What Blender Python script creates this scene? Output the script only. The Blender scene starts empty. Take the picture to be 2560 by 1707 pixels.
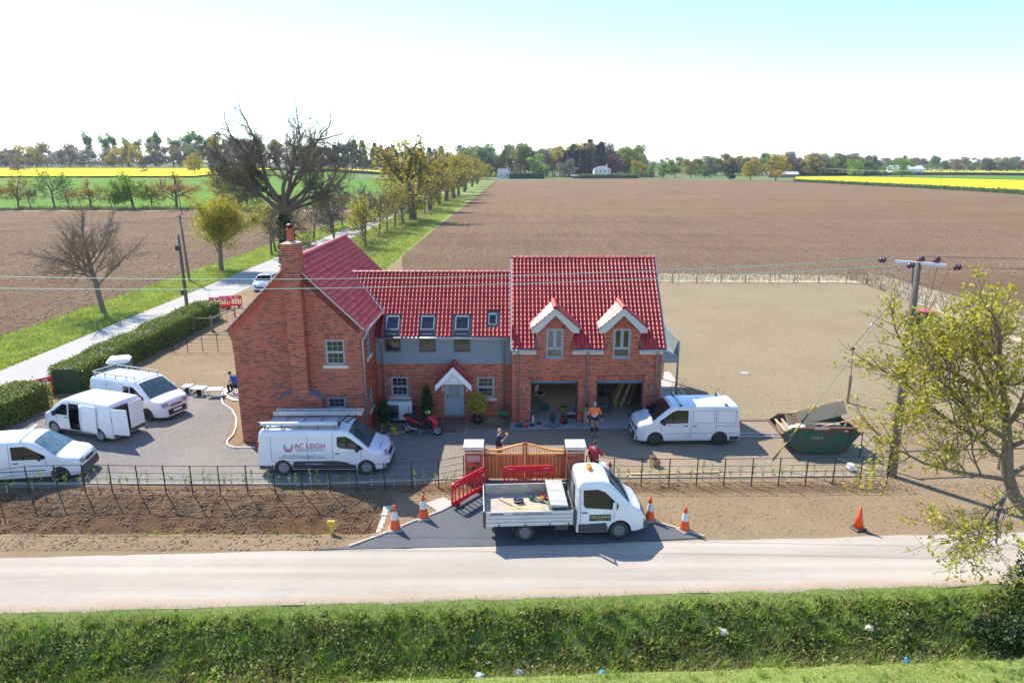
import bpy, math, random
import numpy as np
from mathutils import Vector, Matrix

S = bpy.context.scene
COL = S.collection
# ------------------------------------------------------------------ camera
cam_d = bpy.data.cameras.new('camera'); cam = bpy.data.objects.new('camera', cam_d); COL.objects.link(cam)
cam_d.sensor_width = 36.0; cam_d.lens = 24.0; cam_d.clip_start = 0.1; cam_d.clip_end = 20000
cam.location = (0, 0, 12.85); cam.rotation_euler = (math.radians(90 - 14.8), 0, 0)
S.camera = cam
S.render.resolution_x = 1024; S.render.resolution_y = 682
# ------------------------------------------------------------------ sky and sun
SUN_TO = Vector((-0.62, 0.70, 1.0)).normalized()
w = bpy.data.worlds.new('World'); S.world = w; w.use_nodes = True
wn = w.node_tree.nodes; wl = w.node_tree.links
bg = wn['Background']; sk = wn.new('ShaderNodeTexSky'); sk.sky_type = 'NISHITA'; sk.sun_disc = False
sk.sun_elevation = math.asin(SUN_TO.z); sk.sun_rotation = math.atan2(SUN_TO.x, SUN_TO.y)
sk.air_density = 1.0; sk.dust_density = .1; sk.ozone_density = 7.0; sk.altitude = 0
wl.new(sk.outputs[0], bg.inputs[0]); bg.inputs[1].default_value = 0.14
sd = bpy.data.lights.new('sun', 'SUN'); so = bpy.data.objects.new('sun', sd); COL.objects.link(so)
sd.energy = 3.7; sd.angle = math.radians(0.53); sd.color = (1.0, 0.93, 0.82)
so.rotation_euler = SUN_TO.to_track_quat('Z', 'Y').to_euler(); so.location = (-30, 40, 60)
S.view_settings.view_transform = 'Standard'; S.view_settings.look = 'None'
S.view_settings.exposure = 1.2; S.view_settings.gamma = 1.0; S.view_settings.use_curve_mapping = False
S.cycles.max_bounces = 6; S.cycles.transparent_max_bounces = 10; S.cycles.diffuse_bounces = 3
S.cycles.use_denoising = True; S.cycles.denoiser = 'OPENIMAGEDENOISE'; S.cycles.denoising_input_passes = 'RGB_ALBEDO_NORMAL'; S.cycles.denoising_prefilter = 'ACCURATE'; S.cycles.sample_clamp_indirect = 6.0; S.cycles.volume_bounces = 0
RNG = random.Random(7); NR = np.random.default_rng(11)
PI = math.pi
# ------------------------------------------------------------------ materials
def newmat(name):
    m = bpy.data.materials.new(name); m.use_nodes = True
    return m, m.node_tree.nodes, m.node_tree.links, m.node_tree.nodes['Principled BSDF']
def M(name, col, rough=0.6, col2=None, scale=4.0, detail=4, bump=0.0, bscale=None, metal=0.0, spec=0.5, coat=0.0, lo=0.35, hi=0.65, stretch=None, rnd=0.0):
    m, n, l, b = newmat(name)
    b.inputs['Roughness'].default_value = rough; b.inputs['Metallic'].default_value = metal
    b.inputs['Specular IOR Level'].default_value = spec; b.inputs['Coat Weight'].default_value = coat
    b.inputs['Base Color'].default_value = (*col, 1)
    out = None
    if col2 or bump:
        tc = n.new('ShaderNodeTexCoord'); src = tc.outputs['Object']
        if stretch:
            mp = n.new('ShaderNodeMapping'); mp.inputs['Scale'].default_value = stretch; l.new(src, mp.inputs[0]); src = mp.outputs[0]
    if col2:
        t = n.new('ShaderNodeTexNoise'); t.inputs['Scale'].default_value = scale; t.inputs['Detail'].default_value = detail
        t.inputs['Roughness'].default_value = 0.62
        l.new(src, t.inputs['Vector'])
        r = n.new('ShaderNodeValToRGB'); r.color_ramp.elements[0].position = lo; r.color_ramp.elements[1].position = hi
        r.color_ramp.elements[0].color = (*col, 1); r.color_ramp.elements[1].color = (*col2, 1)
        l.new(t.outputs[0], r.inputs[0]); out = r.outputs[0]
    if rnd:
        oi = n.new('ShaderNodeObjectInfo'); h = n.new('ShaderNodeHueSaturation')
        mr = n.new('ShaderNodeMapRange'); mr.inputs[3].default_value = 1 - rnd; mr.inputs[4].default_value = 1 + rnd
        l.new(oi.outputs['Random'], mr.inputs[0]); l.new(mr.outputs[0], h.inputs['Value'])
        if out: l.new(out, h.inputs['Color'])
        else: h.inputs['Color'].default_value = (*col, 1)
        out = h.outputs[0]
    if out: l.new(out, b.inputs['Base Color'])
    if bump:
        t2 = n.new('ShaderNodeTexNoise'); t2.inputs['Scale'].default_value = bscale or scale * 3; t2.inputs['Detail'].default_value = 5
        l.new(src, t2.inputs['Vector']); bm = n.new('ShaderNodeBump'); bm.inputs['Strength'].default_value = 1.0; bm.inputs['Distance'].default_value = bump
        l.new(t2.outputs[0], bm.inputs['Height']); l.new(bm.outputs[0], b.inputs['Normal'])
    return m
def Mrand(name, cols, rough=0.8, spec=0.4, noise=None, bump=0.0, weights=None):
    """colour picked per piece (mesh island + object) from a ramp of cols"""
    m, n, l, b = newmat(name)
    b.inputs['Roughness'].default_value = rough; b.inputs['Specular IOR Level'].default_value = spec
    g = n.new('ShaderNodeNewGeometry'); oi = n.new('ShaderNodeObjectInfo')
    a = n.new('ShaderNodeMath'); a.operation = 'ADD'; f = n.new('ShaderNodeMath'); f.operation = 'FRACT'
    l.new(g.outputs['Random Per Island'], a.inputs[0]); l.new(oi.outputs['Random'], a.inputs[1]); l.new(a.outputs[0], f.inputs[0])
    r = n.new('ShaderNodeValToRGB'); cr = r.color_ramp; cr.interpolation = 'LINEAR'
    k = len(cols); pos = weights or [i / (k - 1) for i in range(k)]
    cr.elements[0].position = pos[0]; cr.elements[0].color = (*cols[0], 1); cr.elements[1].position = pos[-1]; cr.elements[1].color = (*cols[-1], 1)
    for i in range(1, k - 1):
        e = cr.elements.new(pos[i]); e.color = (*cols[i], 1)
    l.new(f.outputs[0], r.inputs[0]); out = r.outputs[0]
    if noise:
        tc = n.new('ShaderNodeTexCoord'); t = n.new('ShaderNodeTexNoise'); t.inputs['Scale'].default_value = noise[0]; t.inputs['Detail'].default_value = 4
        l.new(g.outputs['Position'], t.inputs['Vector'])
        mx = n.new('ShaderNodeMix'); mx.data_type = 'RGBA'; mx.blend_type = 'MULTIPLY'; mx.inputs[0].default_value = 1.0
        mr = n.new('ShaderNodeMapRange'); mr.inputs[1].default_value = .3; mr.inputs[2].default_value = .7; mr.inputs[3].default_value = 1 - noise[1]; mr.inputs[4].default_value = 1 + noise[1]
        l.new(t.outputs[0], mr.inputs[0]); l.new(out, mx.inputs[6]); l.new(mr.outputs[0], mx.inputs[7]); out = mx.outputs[2]
    l.new(out, b.inputs['Base Color'])
    return m
def Mleaf(name, cols, transl=0.35, rough=0.55, noise=None):
    m = Mrand(name, cols, rough=rough, spec=0.25, noise=noise)
    n = m.node_tree.nodes; l = m.node_tree.links; b = n['Principled BSDF']; src = b.inputs['Base Color'].links[0].from_socket
    t = n.new('ShaderNodeBsdfTranslucent'); mx = n.new('ShaderNodeMixShader'); mx.inputs[0].default_value = transl
    hs = n.new('ShaderNodeHueSaturation'); hs.inputs['Value'].default_value = 1.25; hs.inputs['Saturation'].default_value = 1.1
    l.new(src, hs.inputs['Color']); l.new(hs.outputs[0], t.inputs['Color'])
    l.new(b.outputs[0], mx.inputs[1]); l.new(t.outputs[0], mx.inputs[2]); l.new(mx.outputs[0], n['Material Output'].inputs[0])
    return m
def Memit(name, col, st):
    m, n, l, b = newmat(name); b.inputs['Base Color'].default_value = (*col, 1)
    b.inputs['Emission Color'].default_value = (*col, 1); b.inputs['Emission Strength'].default_value = st
    return m
def Mglass(name, tint=(.8, .95, .92), mixf=0.78):
    m, n, l, b = newmat(name)
    tr = n.new('ShaderNodeBsdfTransparent'); tr.inputs[0].default_value = (*tint, 1)
    gl = n.new('ShaderNodeBsdfGlossy'); gl.inputs['Roughness'].default_value = 0.02
    fr = n.new('ShaderNodeFresnel'); fr.inputs[0].default_value = 1.5
    mx = n.new('ShaderNodeMixShader'); l.new(fr.outputs[0], mx.inputs[0]); l.new(tr.outputs[0], mx.inputs[1]); l.new(gl.outputs[0], mx.inputs[2])
    df = n.new('ShaderNodeBsdfDiffuse'); df.inputs[0].default_value = (*tint, 1)
    m2 = n.new('ShaderNodeMixShader'); m2.inputs[0].default_value = 1 - mixf
    l.new(mx.outputs[0], m2.inputs[1]); l.new(df.outputs[0], m2.inputs[2]); l.new(m2.outputs[0], n['Material Output'].inputs[0])
    return m
# ------------------------------------------------------------------ mesh building
class MB:
    def __init__(s): s.v = []; s.f = []; s.smooth = False
    def add(s, vs, fs, mx=None):
        o = len(s.v)
        if mx is not None: vs = [tuple(mx @ Vector(p)) for p in vs]
        s.v += [tuple(p) for p in vs]; s.f += [tuple(i + o for i in f) for f in fs]; return s
    def box(s, x0, x1, y0, y1, z0, z1, mx=None):
        vs = [(x0,y0,z0),(x1,y0,z0),(x1,y1,z0),(x0,y1,z0),(x0,y0,z1),(x1,y0,z1),(x1,y1,z1),(x0,y1,z1)]
        return s.add(vs, [(0,3,2,1),(4,5,6,7),(0,1,5,4),(1,2,6,5),(2,3,7,6),(3,0,4,7)], mx)
    def bbox(s, x0, x1, y0, y1, z0, z1, r, mx=None):
        """box with chamfered vertical and horizontal edges"""
        r = min(r, (x1-x0)*.45, (y1-y0)*.45, (z1-z0)*.45); vs = []
        for (z, k) in ((z0, r), (z0+r, 0), (z1-r, 0), (z1, r)):
            a, b, c, d = x0+k, x1-k, y0+k, y1-k; q = r*.5 if k else r
            vs += [(a+q,c,z),(b-q,c,z),(b,c+q,z),(b,d-q,z),(b-q,d,z),(a+q,d,z),(a,d-q,z),(a,c+q,z)]
        fs = [tuple(range(7,-1,-1)), tuple(range(24,32))]
        for i in range(3):
            for j in range(8): fs.append((i*8+j, i*8+(j+1)%8, (i+1)*8+(j+1)%8, (i+1)*8+j))
        return s.add(vs, fs, mx)
    def bar(s, a, b, w, h=None, up=(0,0,1)):
        """rectangular bar from a to b"""
        a = Vector(a); b = Vector(b); h = h or w; d = (b-a).normalized(); u = Vector(up)
        if abs(d.dot(u)) > .99: u = Vector((0,1,0))
        sx = d.cross(u).normalized(); sz = sx.cross(d).normalized(); vs = []
        for p in (a, b):
            for (i, j) in ((-1,-1),(1,-1),(1,1),(-1,1)): vs.append(p + sx*i*w/2 + sz*j*h/2)
        return s.add(vs, [(3,2,1,0),(4,5,6,7),(0,1,5,4),(1,2,6,5),(2,3,7,6),(3,0,4,7)])
    def tube(s, pts, r, n=8, cap=True, closed=False):
        pts = [Vector(p) for p in pts]; k = len(pts); rs = r if isinstance(r, (list, tuple)) else [r]*k
        o = len(s.v); ref = None
        for i, p in enumerate(pts):
            if closed: d = pts[(i+1)%k]-pts[i-1]
            else: d = pts[min(i+1,k-1)]-pts[max(i-1,0)]
            d.normalize()
            if ref is None: ref = Vector((0,0,1)) if abs(d.z) < .9 else Vector((1,0,0))
            a = d.cross(ref).normalized(); b = a.cross(d).normalized(); ref = b
            for j in range(n):
                t = 2*PI*j/n; s.v.append(tuple(p + (a*math.cos(t)+b*math.sin(t))*rs[i]))
        m = k if closed else k-1
        for i in range(m):
            i2 = (i+1) % k
            for j in range(n): s.f.append((o+i*n+j, o+i2*n+j, o+i2*n+(j+1)%n, o+i*n+(j+1)%n))
        if cap and not closed:
            s.f.append(tuple(o+j for j in range(n))); s.f.append(tuple(o+(k-1)*n+j for j in range(n-1,-1,-1)))
        return s
    def lathe(s, prof, n=16, mx=None, cap=True):
        vs = []; fs = []
        for (r, z) in prof:
            for j in range(n): t = 2*PI*j/n; vs.append((r*math.cos(t), r*math.sin(t), z))
        for i in range(len(prof)-1):
            for j in range(n): fs.append((i*n+j, i*n+(j+1)%n, (i+1)*n+(j+1)%n, (i+1)*n+j))
        if cap: fs.append(tuple(range(n-1,-1,-1))); fs.append(tuple((len(prof)-1)*n+j for j in range(n)))
        return s.add(vs, fs, mx)
    def prism(s, poly, d0, d1, axis='y', mx=None):
        """poly (a,b) extruded along axis from d0 to d1; axis y: (x,z); x: (y,z); z: (x,y)"""
        n = len(poly); P = {'y': lambda a,b,d: (a,d,b), 'x': lambda a,b,d: (d,a,b), 'z': lambda a,b,d: (a,b,d)}[axis]
        vs = [P(a,b,d0) for a,b in poly] + [P(a,b,d1) for a,b in poly]
        fs = [tuple(range(n)), tuple(range(2*n-1,n-1,-1))] + [(i, n+i, n+(i+1)%n, (i+1)%n) for i in range(n)]
        return s.add(vs, fs, mx)
    def quad(s, *p): return s.add(p, [tuple(range(len(p)))])
    def mesh(s, name, mat=None):
        me = bpy.data.meshes.new(name); me.from_pydata(s.v, [], s.f); me.validate(); fixn(me)
        if mat: me.materials.append(mat)
        if s.smooth: me.polygons.foreach_set('use_smooth', [True]*len(me.polygons))
        return me
    def build(s, name, mat, parent=None, loc=None):
        o = bpy.data.objects.new(name, s.mesh(name, mat)); COL.objects.link(o)
        if parent: o.parent = parent
        if loc: o.location = loc
        return o
import bmesh
def fixn(me):
    b = bmesh.new(); b.from_mesh(me); bmesh.ops.recalc_face_normals(b, faces=b.faces); b.to_mesh(me); b.free()
def npmesh(name, V, F, mat=None, smooth=False):
    V = np.asarray(V, dtype=np.float32); F = np.asarray(F, dtype=np.int32); n, k = F.shape
    me = bpy.data.meshes.new(name); me.vertices.add(len(V)); me.vertices.foreach_set('co', V.ravel())
    me.loops.add(n*k); me.loops.foreach_set('vertex_index', F.ravel()); me.polygons.add(n)
    me.polygons.foreach_set('loop_start', np.arange(0, n*k, k, dtype=np.int32))
    me.polygons.foreach_set('loop_total', np.full(n, k, dtype=np.int32))
    if smooth: me.polygons.foreach_set('use_smooth', np.ones(n, dtype=bool))
    me.update(calc_edges=True)
    if mat: me.materials.append(mat)
    return me
def ob(name, me, parent=None, loc=None, rz=None):
    o = bpy.data.objects.new(name, me); COL.objects.link(o)
    if parent: o.parent = parent
    if loc: o.location = loc
    if rz is not None: o.rotation_euler = (0, 0, rz)
    return o
def tag(o, label=None, cat=None, group=None, kind=None):
    if label: o['label'] = label
    if cat: o['category'] = cat
    if group: o['group'] = group
    if kind: o['kind'] = kind
    return o
def thing(name, label, cat, loc=(0,0,0), rz=0, group=None):
    o = bpy.data.objects.new(name, None); COL.objects.link(o); o.location = loc; o.rotation_euler = (0,0,rz)
    o.empty_display_size = .3
    return tag(o, label, cat, group)
def copytree(o, loc=None, rz=None, parent=None, sc=None, label=None, group=None):
    c = o.copy(); COL.objects.link(c); c.parent = parent
    if loc is not None: c.location = loc
    if rz is not None: c.rotation_euler = (0,0,rz)
    if sc is not None: c.scale = (sc,)*3 if not isinstance(sc, tuple) else sc
    if label: c['label'] = label
    if group: c['group'] = group
    for ch in list(o.children): copytree(ch, parent=c)
    return c
def text(body, size, mat, parent, mx, name='lettering', align='CENTER', ext=.0015, space=1.0):
    c = bpy.data.curves.new(name, 'FONT'); c.body = body; c.size = size; c.align_x = align; c.align_y = 'CENTER'; c.extrude = ext; c.space_character = space
    c.materials.append(mat); o = bpy.data.objects.new(name, c); COL.objects.link(o); o.parent = parent; o.matrix_local = mx; TEXTS.append(o); return o
TEXTS = []
def rot(loc=(0,0,0), rx=0, ry=0, rz=0):
    return Matrix.Translation(loc) @ Matrix.Rotation(rz,4,'Z') @ Matrix.Rotation(ry,4,'Y') @ Matrix.Rotation(rx,4,'X')
def frame(o, u, v, n):
    m = Matrix.Identity(4)
    for i, a in enumerate((u, v, n, o)):
        for j in range(3): m[j][i] = a[j]
    return m
_nd = [(np.cos(a), np.sin(a), p) for a, p in zip(np.random.default_rng(3).uniform(0, 6.28, 24), np.random.default_rng(4).uniform(0, 6.28, 24))]
def fnoise(x, y, s=1.0, k=0):
    """cheap smooth noise -1..1 of arrays"""
    o = 0
    for i in range(6):
        c, d, p = _nd[(i + k) % 24]; f = s * (1 + .37 * i)
        o = o + np.sin((x*c + y*d)*f + p + 1.7*np.sin((x*d - y*c)*f*.63 + 2*p))
    return o / 6
# ------------------------------------------------------------------ shared materials
m_soil2 = None
WHITE = M('white_paint', (.78,.79,.80), rough=.25, coat=.6, col2=(.72,.73,.74), scale=1.5)
SILVER = M('pale_silver_paint', (.70,.71,.74), rough=.28, coat=.6, col2=(.64,.65,.68), scale=1.5)
GLASSD = M('dark_glass', (.012,.016,.018), rough=.04, spec=.7)
GLASSW = M('window_glass', (.02,.025,.028), rough=.03, spec=.8)
SCREEN = M('windscreen_glass', (.02,.04,.045), rough=.05, spec=.9, col2=(.05,.075,.08), scale=3)  # teal mottle puts reflections and the dash into the glass colour
BLACK = M('black_plastic', (.022,.023,.025), rough=.5)
DGREY = M('dark_grey_plastic', (.05,.053,.058), rough=.55)
RUBBER = M('tyre_rubber', (.025,.025,.026), rough=.8, col2=(.05,.046,.042), scale=8)
RIM = M('silver_rim', (.42,.43,.45), rough=.35, metal=.6)
RIMD = M('black_rim', (.03,.03,.032), rough=.4)
GALV = M('galvanised_steel', (.42,.44,.46), rough=.42, metal=.6, col2=(.34,.36,.38), scale=9)
ALU = M('aluminium', (.62,.63,.64), rough=.38, metal=.5, col2=(.5,.5,.5), scale=6)
STEELD = M('dark_iron', (.018,.016,.015), rough=.55, col2=(.035,.026,.02), scale=7)
RED = M('red_plastic', (.82,.022,.04), rough=.38, col2=(.70,.016,.03), scale=3)
REDLENS = M('red_lens', (.5,.01,.015), rough=.15)
ORANGE = M('orange_plastic', (.85,.10,.015), rough=.4, col2=(.72,.08,.015), scale=5)
AMBER = M('amber_lens', (.85,.22,.01), rough=.15)
HEAD = M('headlight_glass', (.5,.52,.54), rough=.12, spec=.8, col2=(.12,.12,.13), scale=14)
REFL = M('reflective_white', (.72,.72,.74), rough=.4, col2=(.55,.55,.56), scale=10)
PLATE = M('white_plate', (.75,.75,.75), rough=.4); YPLATE = M('yellow_plate', (.75,.5,.02), rough=.4)
TIMBER = M('pale_timber', (.52,.38,.22), rough=.7, col2=(.40,.28,.15), scale=3, stretch=(1,8,8))
PLY = M('plywood', (.58,.43,.27), rough=.7, col2=(.46,.33,.19), scale=2.5, detail=6)
GREYWOOD = M('weathered_wood', (.22,.18,.14), rough=.85, col2=(.13,.105,.08), scale=4, stretch=(6,6,1), bump=.004)
POSTW = M('fence_post_wood', (.34,.25,.16), rough=.85, col2=(.24,.17,.1), scale=5)
STONE = M('cast_stone', (.66,.60,.49), rough=.8, col2=(.57,.52,.42), scale=6)
CREAM = M('cream_soffit', (.60,.59,.55), rough=.6)
GREYP = M('grey_blue_joinery', (.30,.35,.39), rough=.45)
DOORP = M('pale_blue_door', (.33,.40,.47), rough=.4)
LEAD = M('lead_flashing', (.12,.135,.16), rough=.55, col2=(.17,.18,.2), scale=6)
ANTH = M('anthracite', (.045,.052,.06), rough=.45)
SKIN = M('skin', (.52,.30,.22), rough=.55); HAIRG = M('grey_hair', (.2,.19,.18), rough=.8); HAIRB = M('brown_hair', (.06,.035,.02), rough=.8)
NAVY = M('navy_cloth', (.015,.022,.06), rough=.85); CHARC = M('black_cloth', (.018,.018,.022), rough=.9)
INKD = M('dark_ink', (.03,.035,.05), rough=.5); WHT = M('white_ink', (.75,.75,.75), rough=.5)
def soilmat(name, a, b, c, s1=.6, s2=9, bump=.03):
    m, n, l, bs = newmat(name); bs.inputs['Roughness'].default_value = .95; bs.inputs['Specular IOR Level'].default_value = .1
    g = n.new('ShaderNodeNewGeometry')
    t1 = n.new('ShaderNodeTexNoise'); t1.inputs['Scale'].default_value = s1; t1.inputs['Detail'].default_value = 6; t1.inputs['Roughness'].default_value = .65
    t2 = n.new('ShaderNodeTexNoise'); t2.inputs['Scale'].default_value = s2; t2.inputs['Detail'].default_value = 8; t2.inputs['Roughness'].default_value = .75
    l.new(g.outputs['Position'], t1.inputs['Vector']); l.new(g.outputs['Position'], t2.inputs['Vector'])
    r = n.new('ShaderNodeValToRGB'); r.color_ramp.elements[0].position = .36; r.color_ramp.elements[1].position = .64
    r.color_ramp.elements[0].color = (*a, 1); r.color_ramp.elements[1].color = (*b, 1); l.new(t1.outputs[0], r.inputs[0])
    r2 = n.new('ShaderNodeValToRGB'); r2.color_ramp.elements[0].position = .42; r2.color_ramp.elements[1].position = .7
    r2.color_ramp.elements[0].color = (0,0,0,1); r2.color_ramp.elements[1].color = (1,1,1,1); l.new(t2.outputs[0], r2.inputs[0])
    mx = n.new('ShaderNodeMix'); mx.data_type = 'RGBA'; l.new(r2.outputs[0], mx.inputs[0]); l.new(r.outputs[0], mx.inputs[6]); mx.inputs[7].default_value = (*c, 1)
    l.new(mx.outputs[2], bs.inputs['Base Color'])
    bm = n.new('ShaderNodeBump'); bm.inputs['Distance'].default_value = bump; bm.inputs['Strength'].default_value = 1
    l.new(t2.outputs[0], bm.inputs['Height']); l.new(bm.outputs[0], bs.inputs['Normal'])
    return m, n, l, mx, bs
# base ground: tan soil, dug soil where the attribute 'dug' says so
m_ground, n, l, mx, bs = soilmat('tan_soil', (.211,.145,.080), (.270,.193,.113), (.312,.230,.142), .35, 7, .05)
at = n.new('ShaderNodeAttribute'); at.attribute_name = 'dug'
m3 = n.new('ShaderNodeMix'); m3.data_type = 'RGBA'; l.new(at.outputs['Fac'], m3.inputs[0]); l.new(mx.outputs[2], m3.inputs[6])
t3 = n.new('ShaderNodeTexNoise'); t3.inputs['Scale'].default_value = 2.2; t3.inputs['Detail'].default_value = 8; g3 = n.new('ShaderNodeNewGeometry'); l.new(g3.outputs['Position'], t3.inputs['Vector'])
r3 = n.new('ShaderNodeValToRGB'); r3.color_ramp.elements[0].position = .35; r3.color_ramp.elements[1].position = .68
r3.color_ramp.elements[0].color = (.10,.056,.028,1); r3.color_ramp.elements[1].color = (.20,.118,.060,1); l.new(t3.outputs[0], r3.inputs[0]); l.new(r3.outputs[0], m3.inputs[7])
l.new(m3.outputs[2], bs.inputs['Base Color'])
m_gravel, n, l, mx, bs = soilmat('gravel_surface', (.158,.145,.134), (.222,.196,.169), (.316,.290,.252), .3, 16, .03)
# the yard turns from grey planings on the west to buff gravel on the east
sx = n.new('ShaderNodeSeparateXYZ'); gg = n.new('ShaderNodeNewGeometry'); l.new(gg.outputs['Position'], sx.inputs[0])
mr = n.new('ShaderNodeMapRange'); mr.inputs[1].default_value = -6; mr.inputs[2].default_value = 1.5; l.new(sx.outputs[0], mr.inputs[0])
m4 = n.new('ShaderNodeMix'); m4.data_type = 'RGBA'; m4.blend_type = 'MULTIPLY'; l.new(mr.outputs[0], m4.inputs[0]); l.new(mx.outputs[2], m4.inputs[6]); m4.inputs[7].default_value = (1.28,1.1,.88,1)
l.new(m4.outputs[2], bs.inputs['Base Color'])
m_road, n, l, mx, bs = soilmat('dusty_road', (.348,.305,.254), (.418,.362,.296), (.452,.391,.322), .25, 22, .008)
wv = n.new('ShaderNodeTexNoise'); wv.inputs['Scale'].default_value = 1.0; wv.inputs['Detail'].default_value = 3
mp = n.new('ShaderNodeMapping'); mp.inputs['Scale'].default_value = (.06,1.6,1); mp.inputs['Rotation'].default_value = (0,0,-.047); g5 = n.new('ShaderNodeNewGeometry'); l.new(g5.outputs['Position'], mp.inputs[0]); l.new(mp.outputs[0], wv.inputs['Vector'])
mr = n.new('ShaderNodeMapRange'); mr.inputs[1].default_value = .35; mr.inputs[2].default_value = .65; mr.inputs[3].default_value = .86; mr.inputs[4].default_value = 1.1; l.new(wv.outputs[0], mr.inputs[0])
m5 = n.new('ShaderNodeMix'); m5.data_type = 'RGBA'; m5.blend_type = 'MULTIPLY'; m5.inputs[0].default_value = 1; l.new(mx.outputs[2], m5.inputs[6]); l.new(mr.outputs[0], m5.inputs[7]); l.new(m5.outputs[2], bs.inputs['Base Color'])
m_lane = soilmat('pale_lane', (.360,.339,.311), (.418,.391,.356), (.441,.414,.373), .3, 20, .006)[0]
m_tarmac = soilmat('fresh_tarmac', (.085,.09,.098), (.115,.12,.128), (.16,.16,.165), .5, 40, .006)[0]
m_conc = soilmat('concrete', (.30,.29,.27), (.37,.355,.33), (.40,.38,.36), .8, 12, .004)[0]
m_paving = soilmat('buff_paving', (.42,.37,.31), (.47,.42,.35), (.49,.43,.37), .8, 10, .004)[0]
m_straw = soilmat('dry_straw', (.50,.42,.27), (.60,.52,.36), (.38,.31,.2), .5, 5, .08)[0]
m_garden = soilmat('seeded_tilth', (.223,.170,.097), (.266,.209,.122), (.302,.242,.148), .16, 5, .05)[0]
m_grassg = soilmat('grass_floor', (.150,.217,.048), (.225,.294,.066), (.275,.266,.102), .5, 6, .06)[0]
m_crop = soilmat('young_wheat', (.088,.185,.010), (.112,.222,.014), (.094,.175,.010), .02, .5, .1)[0]
m_past = soilmat('far_pasture', (.10,.16,.05), (.15,.2,.07), (.19,.19,.09), .004, .05, .1)[0]
m_rape = soilmat('rape_flowers', (.78,.62,.004), (.84,.70,.008), (.66,.56,.01), .05, 1.5, .2)[0]
m_rapeside = M('rape_stems', (.09,.14,.03), rough=.9, col2=(.2,.2,.02), scale=2)
def ploughmat(name, dirs, lines=1.0):
    m, n, l, mx, bs = soilmat(name, (.154,.092,.048), (.199,.123,.066), (.256,.167,.095), .05, 1.9, .35)
    g = n.new('ShaderNodeNewGeometry'); mp = n.new('ShaderNodeMapping'); mp.inputs['Rotation'].default_value = (0,0,dirs); mp.inputs['Scale'].default_value = (1,.03,1)
    t = n.new('ShaderNodeTexNoise'); t.inputs['Scale'].default_value = 1.1; t.inputs['Detail'].default_value = 4; l.new(g.outputs['Position'], mp.inputs[0]); l.new(mp.outputs[0], t.inputs['Vector'])
    mr = n.new('ShaderNodeMapRange'); mr.inputs[1].default_value = .33; mr.inputs[2].default_value = .67; mr.inputs[3].default_value = 1-.1*lines; mr.inputs[4].default_value = 1+.1*lines; l.new(t.outputs[0], mr.inputs[0])
    mp2 = n.new('ShaderNodeMapping'); mp2.inputs['Scale'].default_value = (.012,.16,1); mp2.inputs['Rotation'].default_value = (0,0,.03)
    t2 = n.new('ShaderNodeTexNoise'); t2.inputs['Scale'].default_value = 1.0; t2.inputs['Detail'].default_value = 5; l.new(g.outputs['Position'], mp2.inputs[0]); l.new(mp2.outputs[0], t2.inputs['Vector'])
    mr2 = n.new('ShaderNodeMapRange'); mr2.inputs[1].default_value = .35; mr2.inputs[2].default_value = .65; mr2.inputs[3].default_value = .92; mr2.inputs[4].default_value = 1.1; l.new(t2.outputs[0], mr2.inputs[0])
    pm = n.new('ShaderNodeMath'); pm.operation = 'MULTIPLY'; l.new(mr.outputs[0], pm.inputs[0]); l.new(mr2.outputs[0], pm.inputs[1])
    m5 = n.new('ShaderNodeMix'); m5.data_type = 'RGBA'; m5.blend_type = 'MULTIPLY'; m5.inputs[0].default_value = 1; l.new(mx.outputs[2], m5.inputs[6]); l.new(pm.outputs[0], m5.inputs[7]); l.new(m5.outputs[2], bs.inputs['Base Color'])
    return m
m_plough = ploughmat('ploughed_soil', .015, 1.0); m_plough2 = ploughmat('ploughed_soil_west', 1.3, .7)
# ------------------------------------------------------------------ the ground
def sstep(a, b, x):
    t = np.clip((x-a)/(b-a), 0, 1); return t*t*(3-2*t)
def hz(x, y):
    x = np.asarray(x, float); y = np.asarray(y, float); v = y - .047*x
    z = np.interp(v, [11, 14.2, 15.15, 15.6, 16.3, 17.5, 18.05], [-.1, -.15, -.3, -1.1, -1.15, -.28, 0.0])
    z = z + np.where(v < 18, .07*fnoise(x, y, 2.1)*sstep(18, 17.3, v), 0)
    wd = sstep(-4.55, -5.2, x)*sstep(-33, -29, x)
    pr = np.interp(y, [20.7, 21.3, 21.9, 22.35, 22.7, 24.2, 24.75], [0, .03, -.02, -.75, -.78, -.16, 0])
    z = z + wd*(pr + .07*fnoise(x, y, 3.3, 5)*sstep(20.8, 21.4, y)*sstep(25, 24.4, y))
    z = z + 6.0*sstep(200, 620, y)*sstep(-40, -190, x)
    return z
def lines(segs):
    o = []
    for a, b, st in segs: o += list(np.arange(a, b, st))
    return np.array(o + [segs[-1][1]])
gx = lines([(-4000,-1000,500),(-1000,-200,60),(-200,-40,16),(-40,-30,1),(-30,25,.22),(25,45,1.5),(45,200,20),(200,1000,80),(1000,4000,500)])
gy = lines([(-30,8,6),(8,13,.5),(13,26,.16),(26,40,1),(40,200,10),(200,700,25),(700,6000,300)])
X, Y = np.meshgrid(gx, gy); Z = hz(X, Y)
V = np.stack([X.ravel(), Y.ravel(), Z.ravel()], 1); nx, ny = len(gx), len(gy)
I = np.arange(nx*ny).reshape(ny, nx); F = np.stack([I[:-1,:-1], I[:-1,1:], I[1:,1:], I[1:,:-1]], -1).reshape(-1, 4)
me = npmesh('ground', V, F, m_ground, True)
dug = sstep(-4.4,-5.4,V[:,0])*sstep(21.4,22.6,V[:,1])*sstep(25.3,24.5,V[:,1]) + .55*sstep(-4.6,-3,V[:,0])*0
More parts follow.
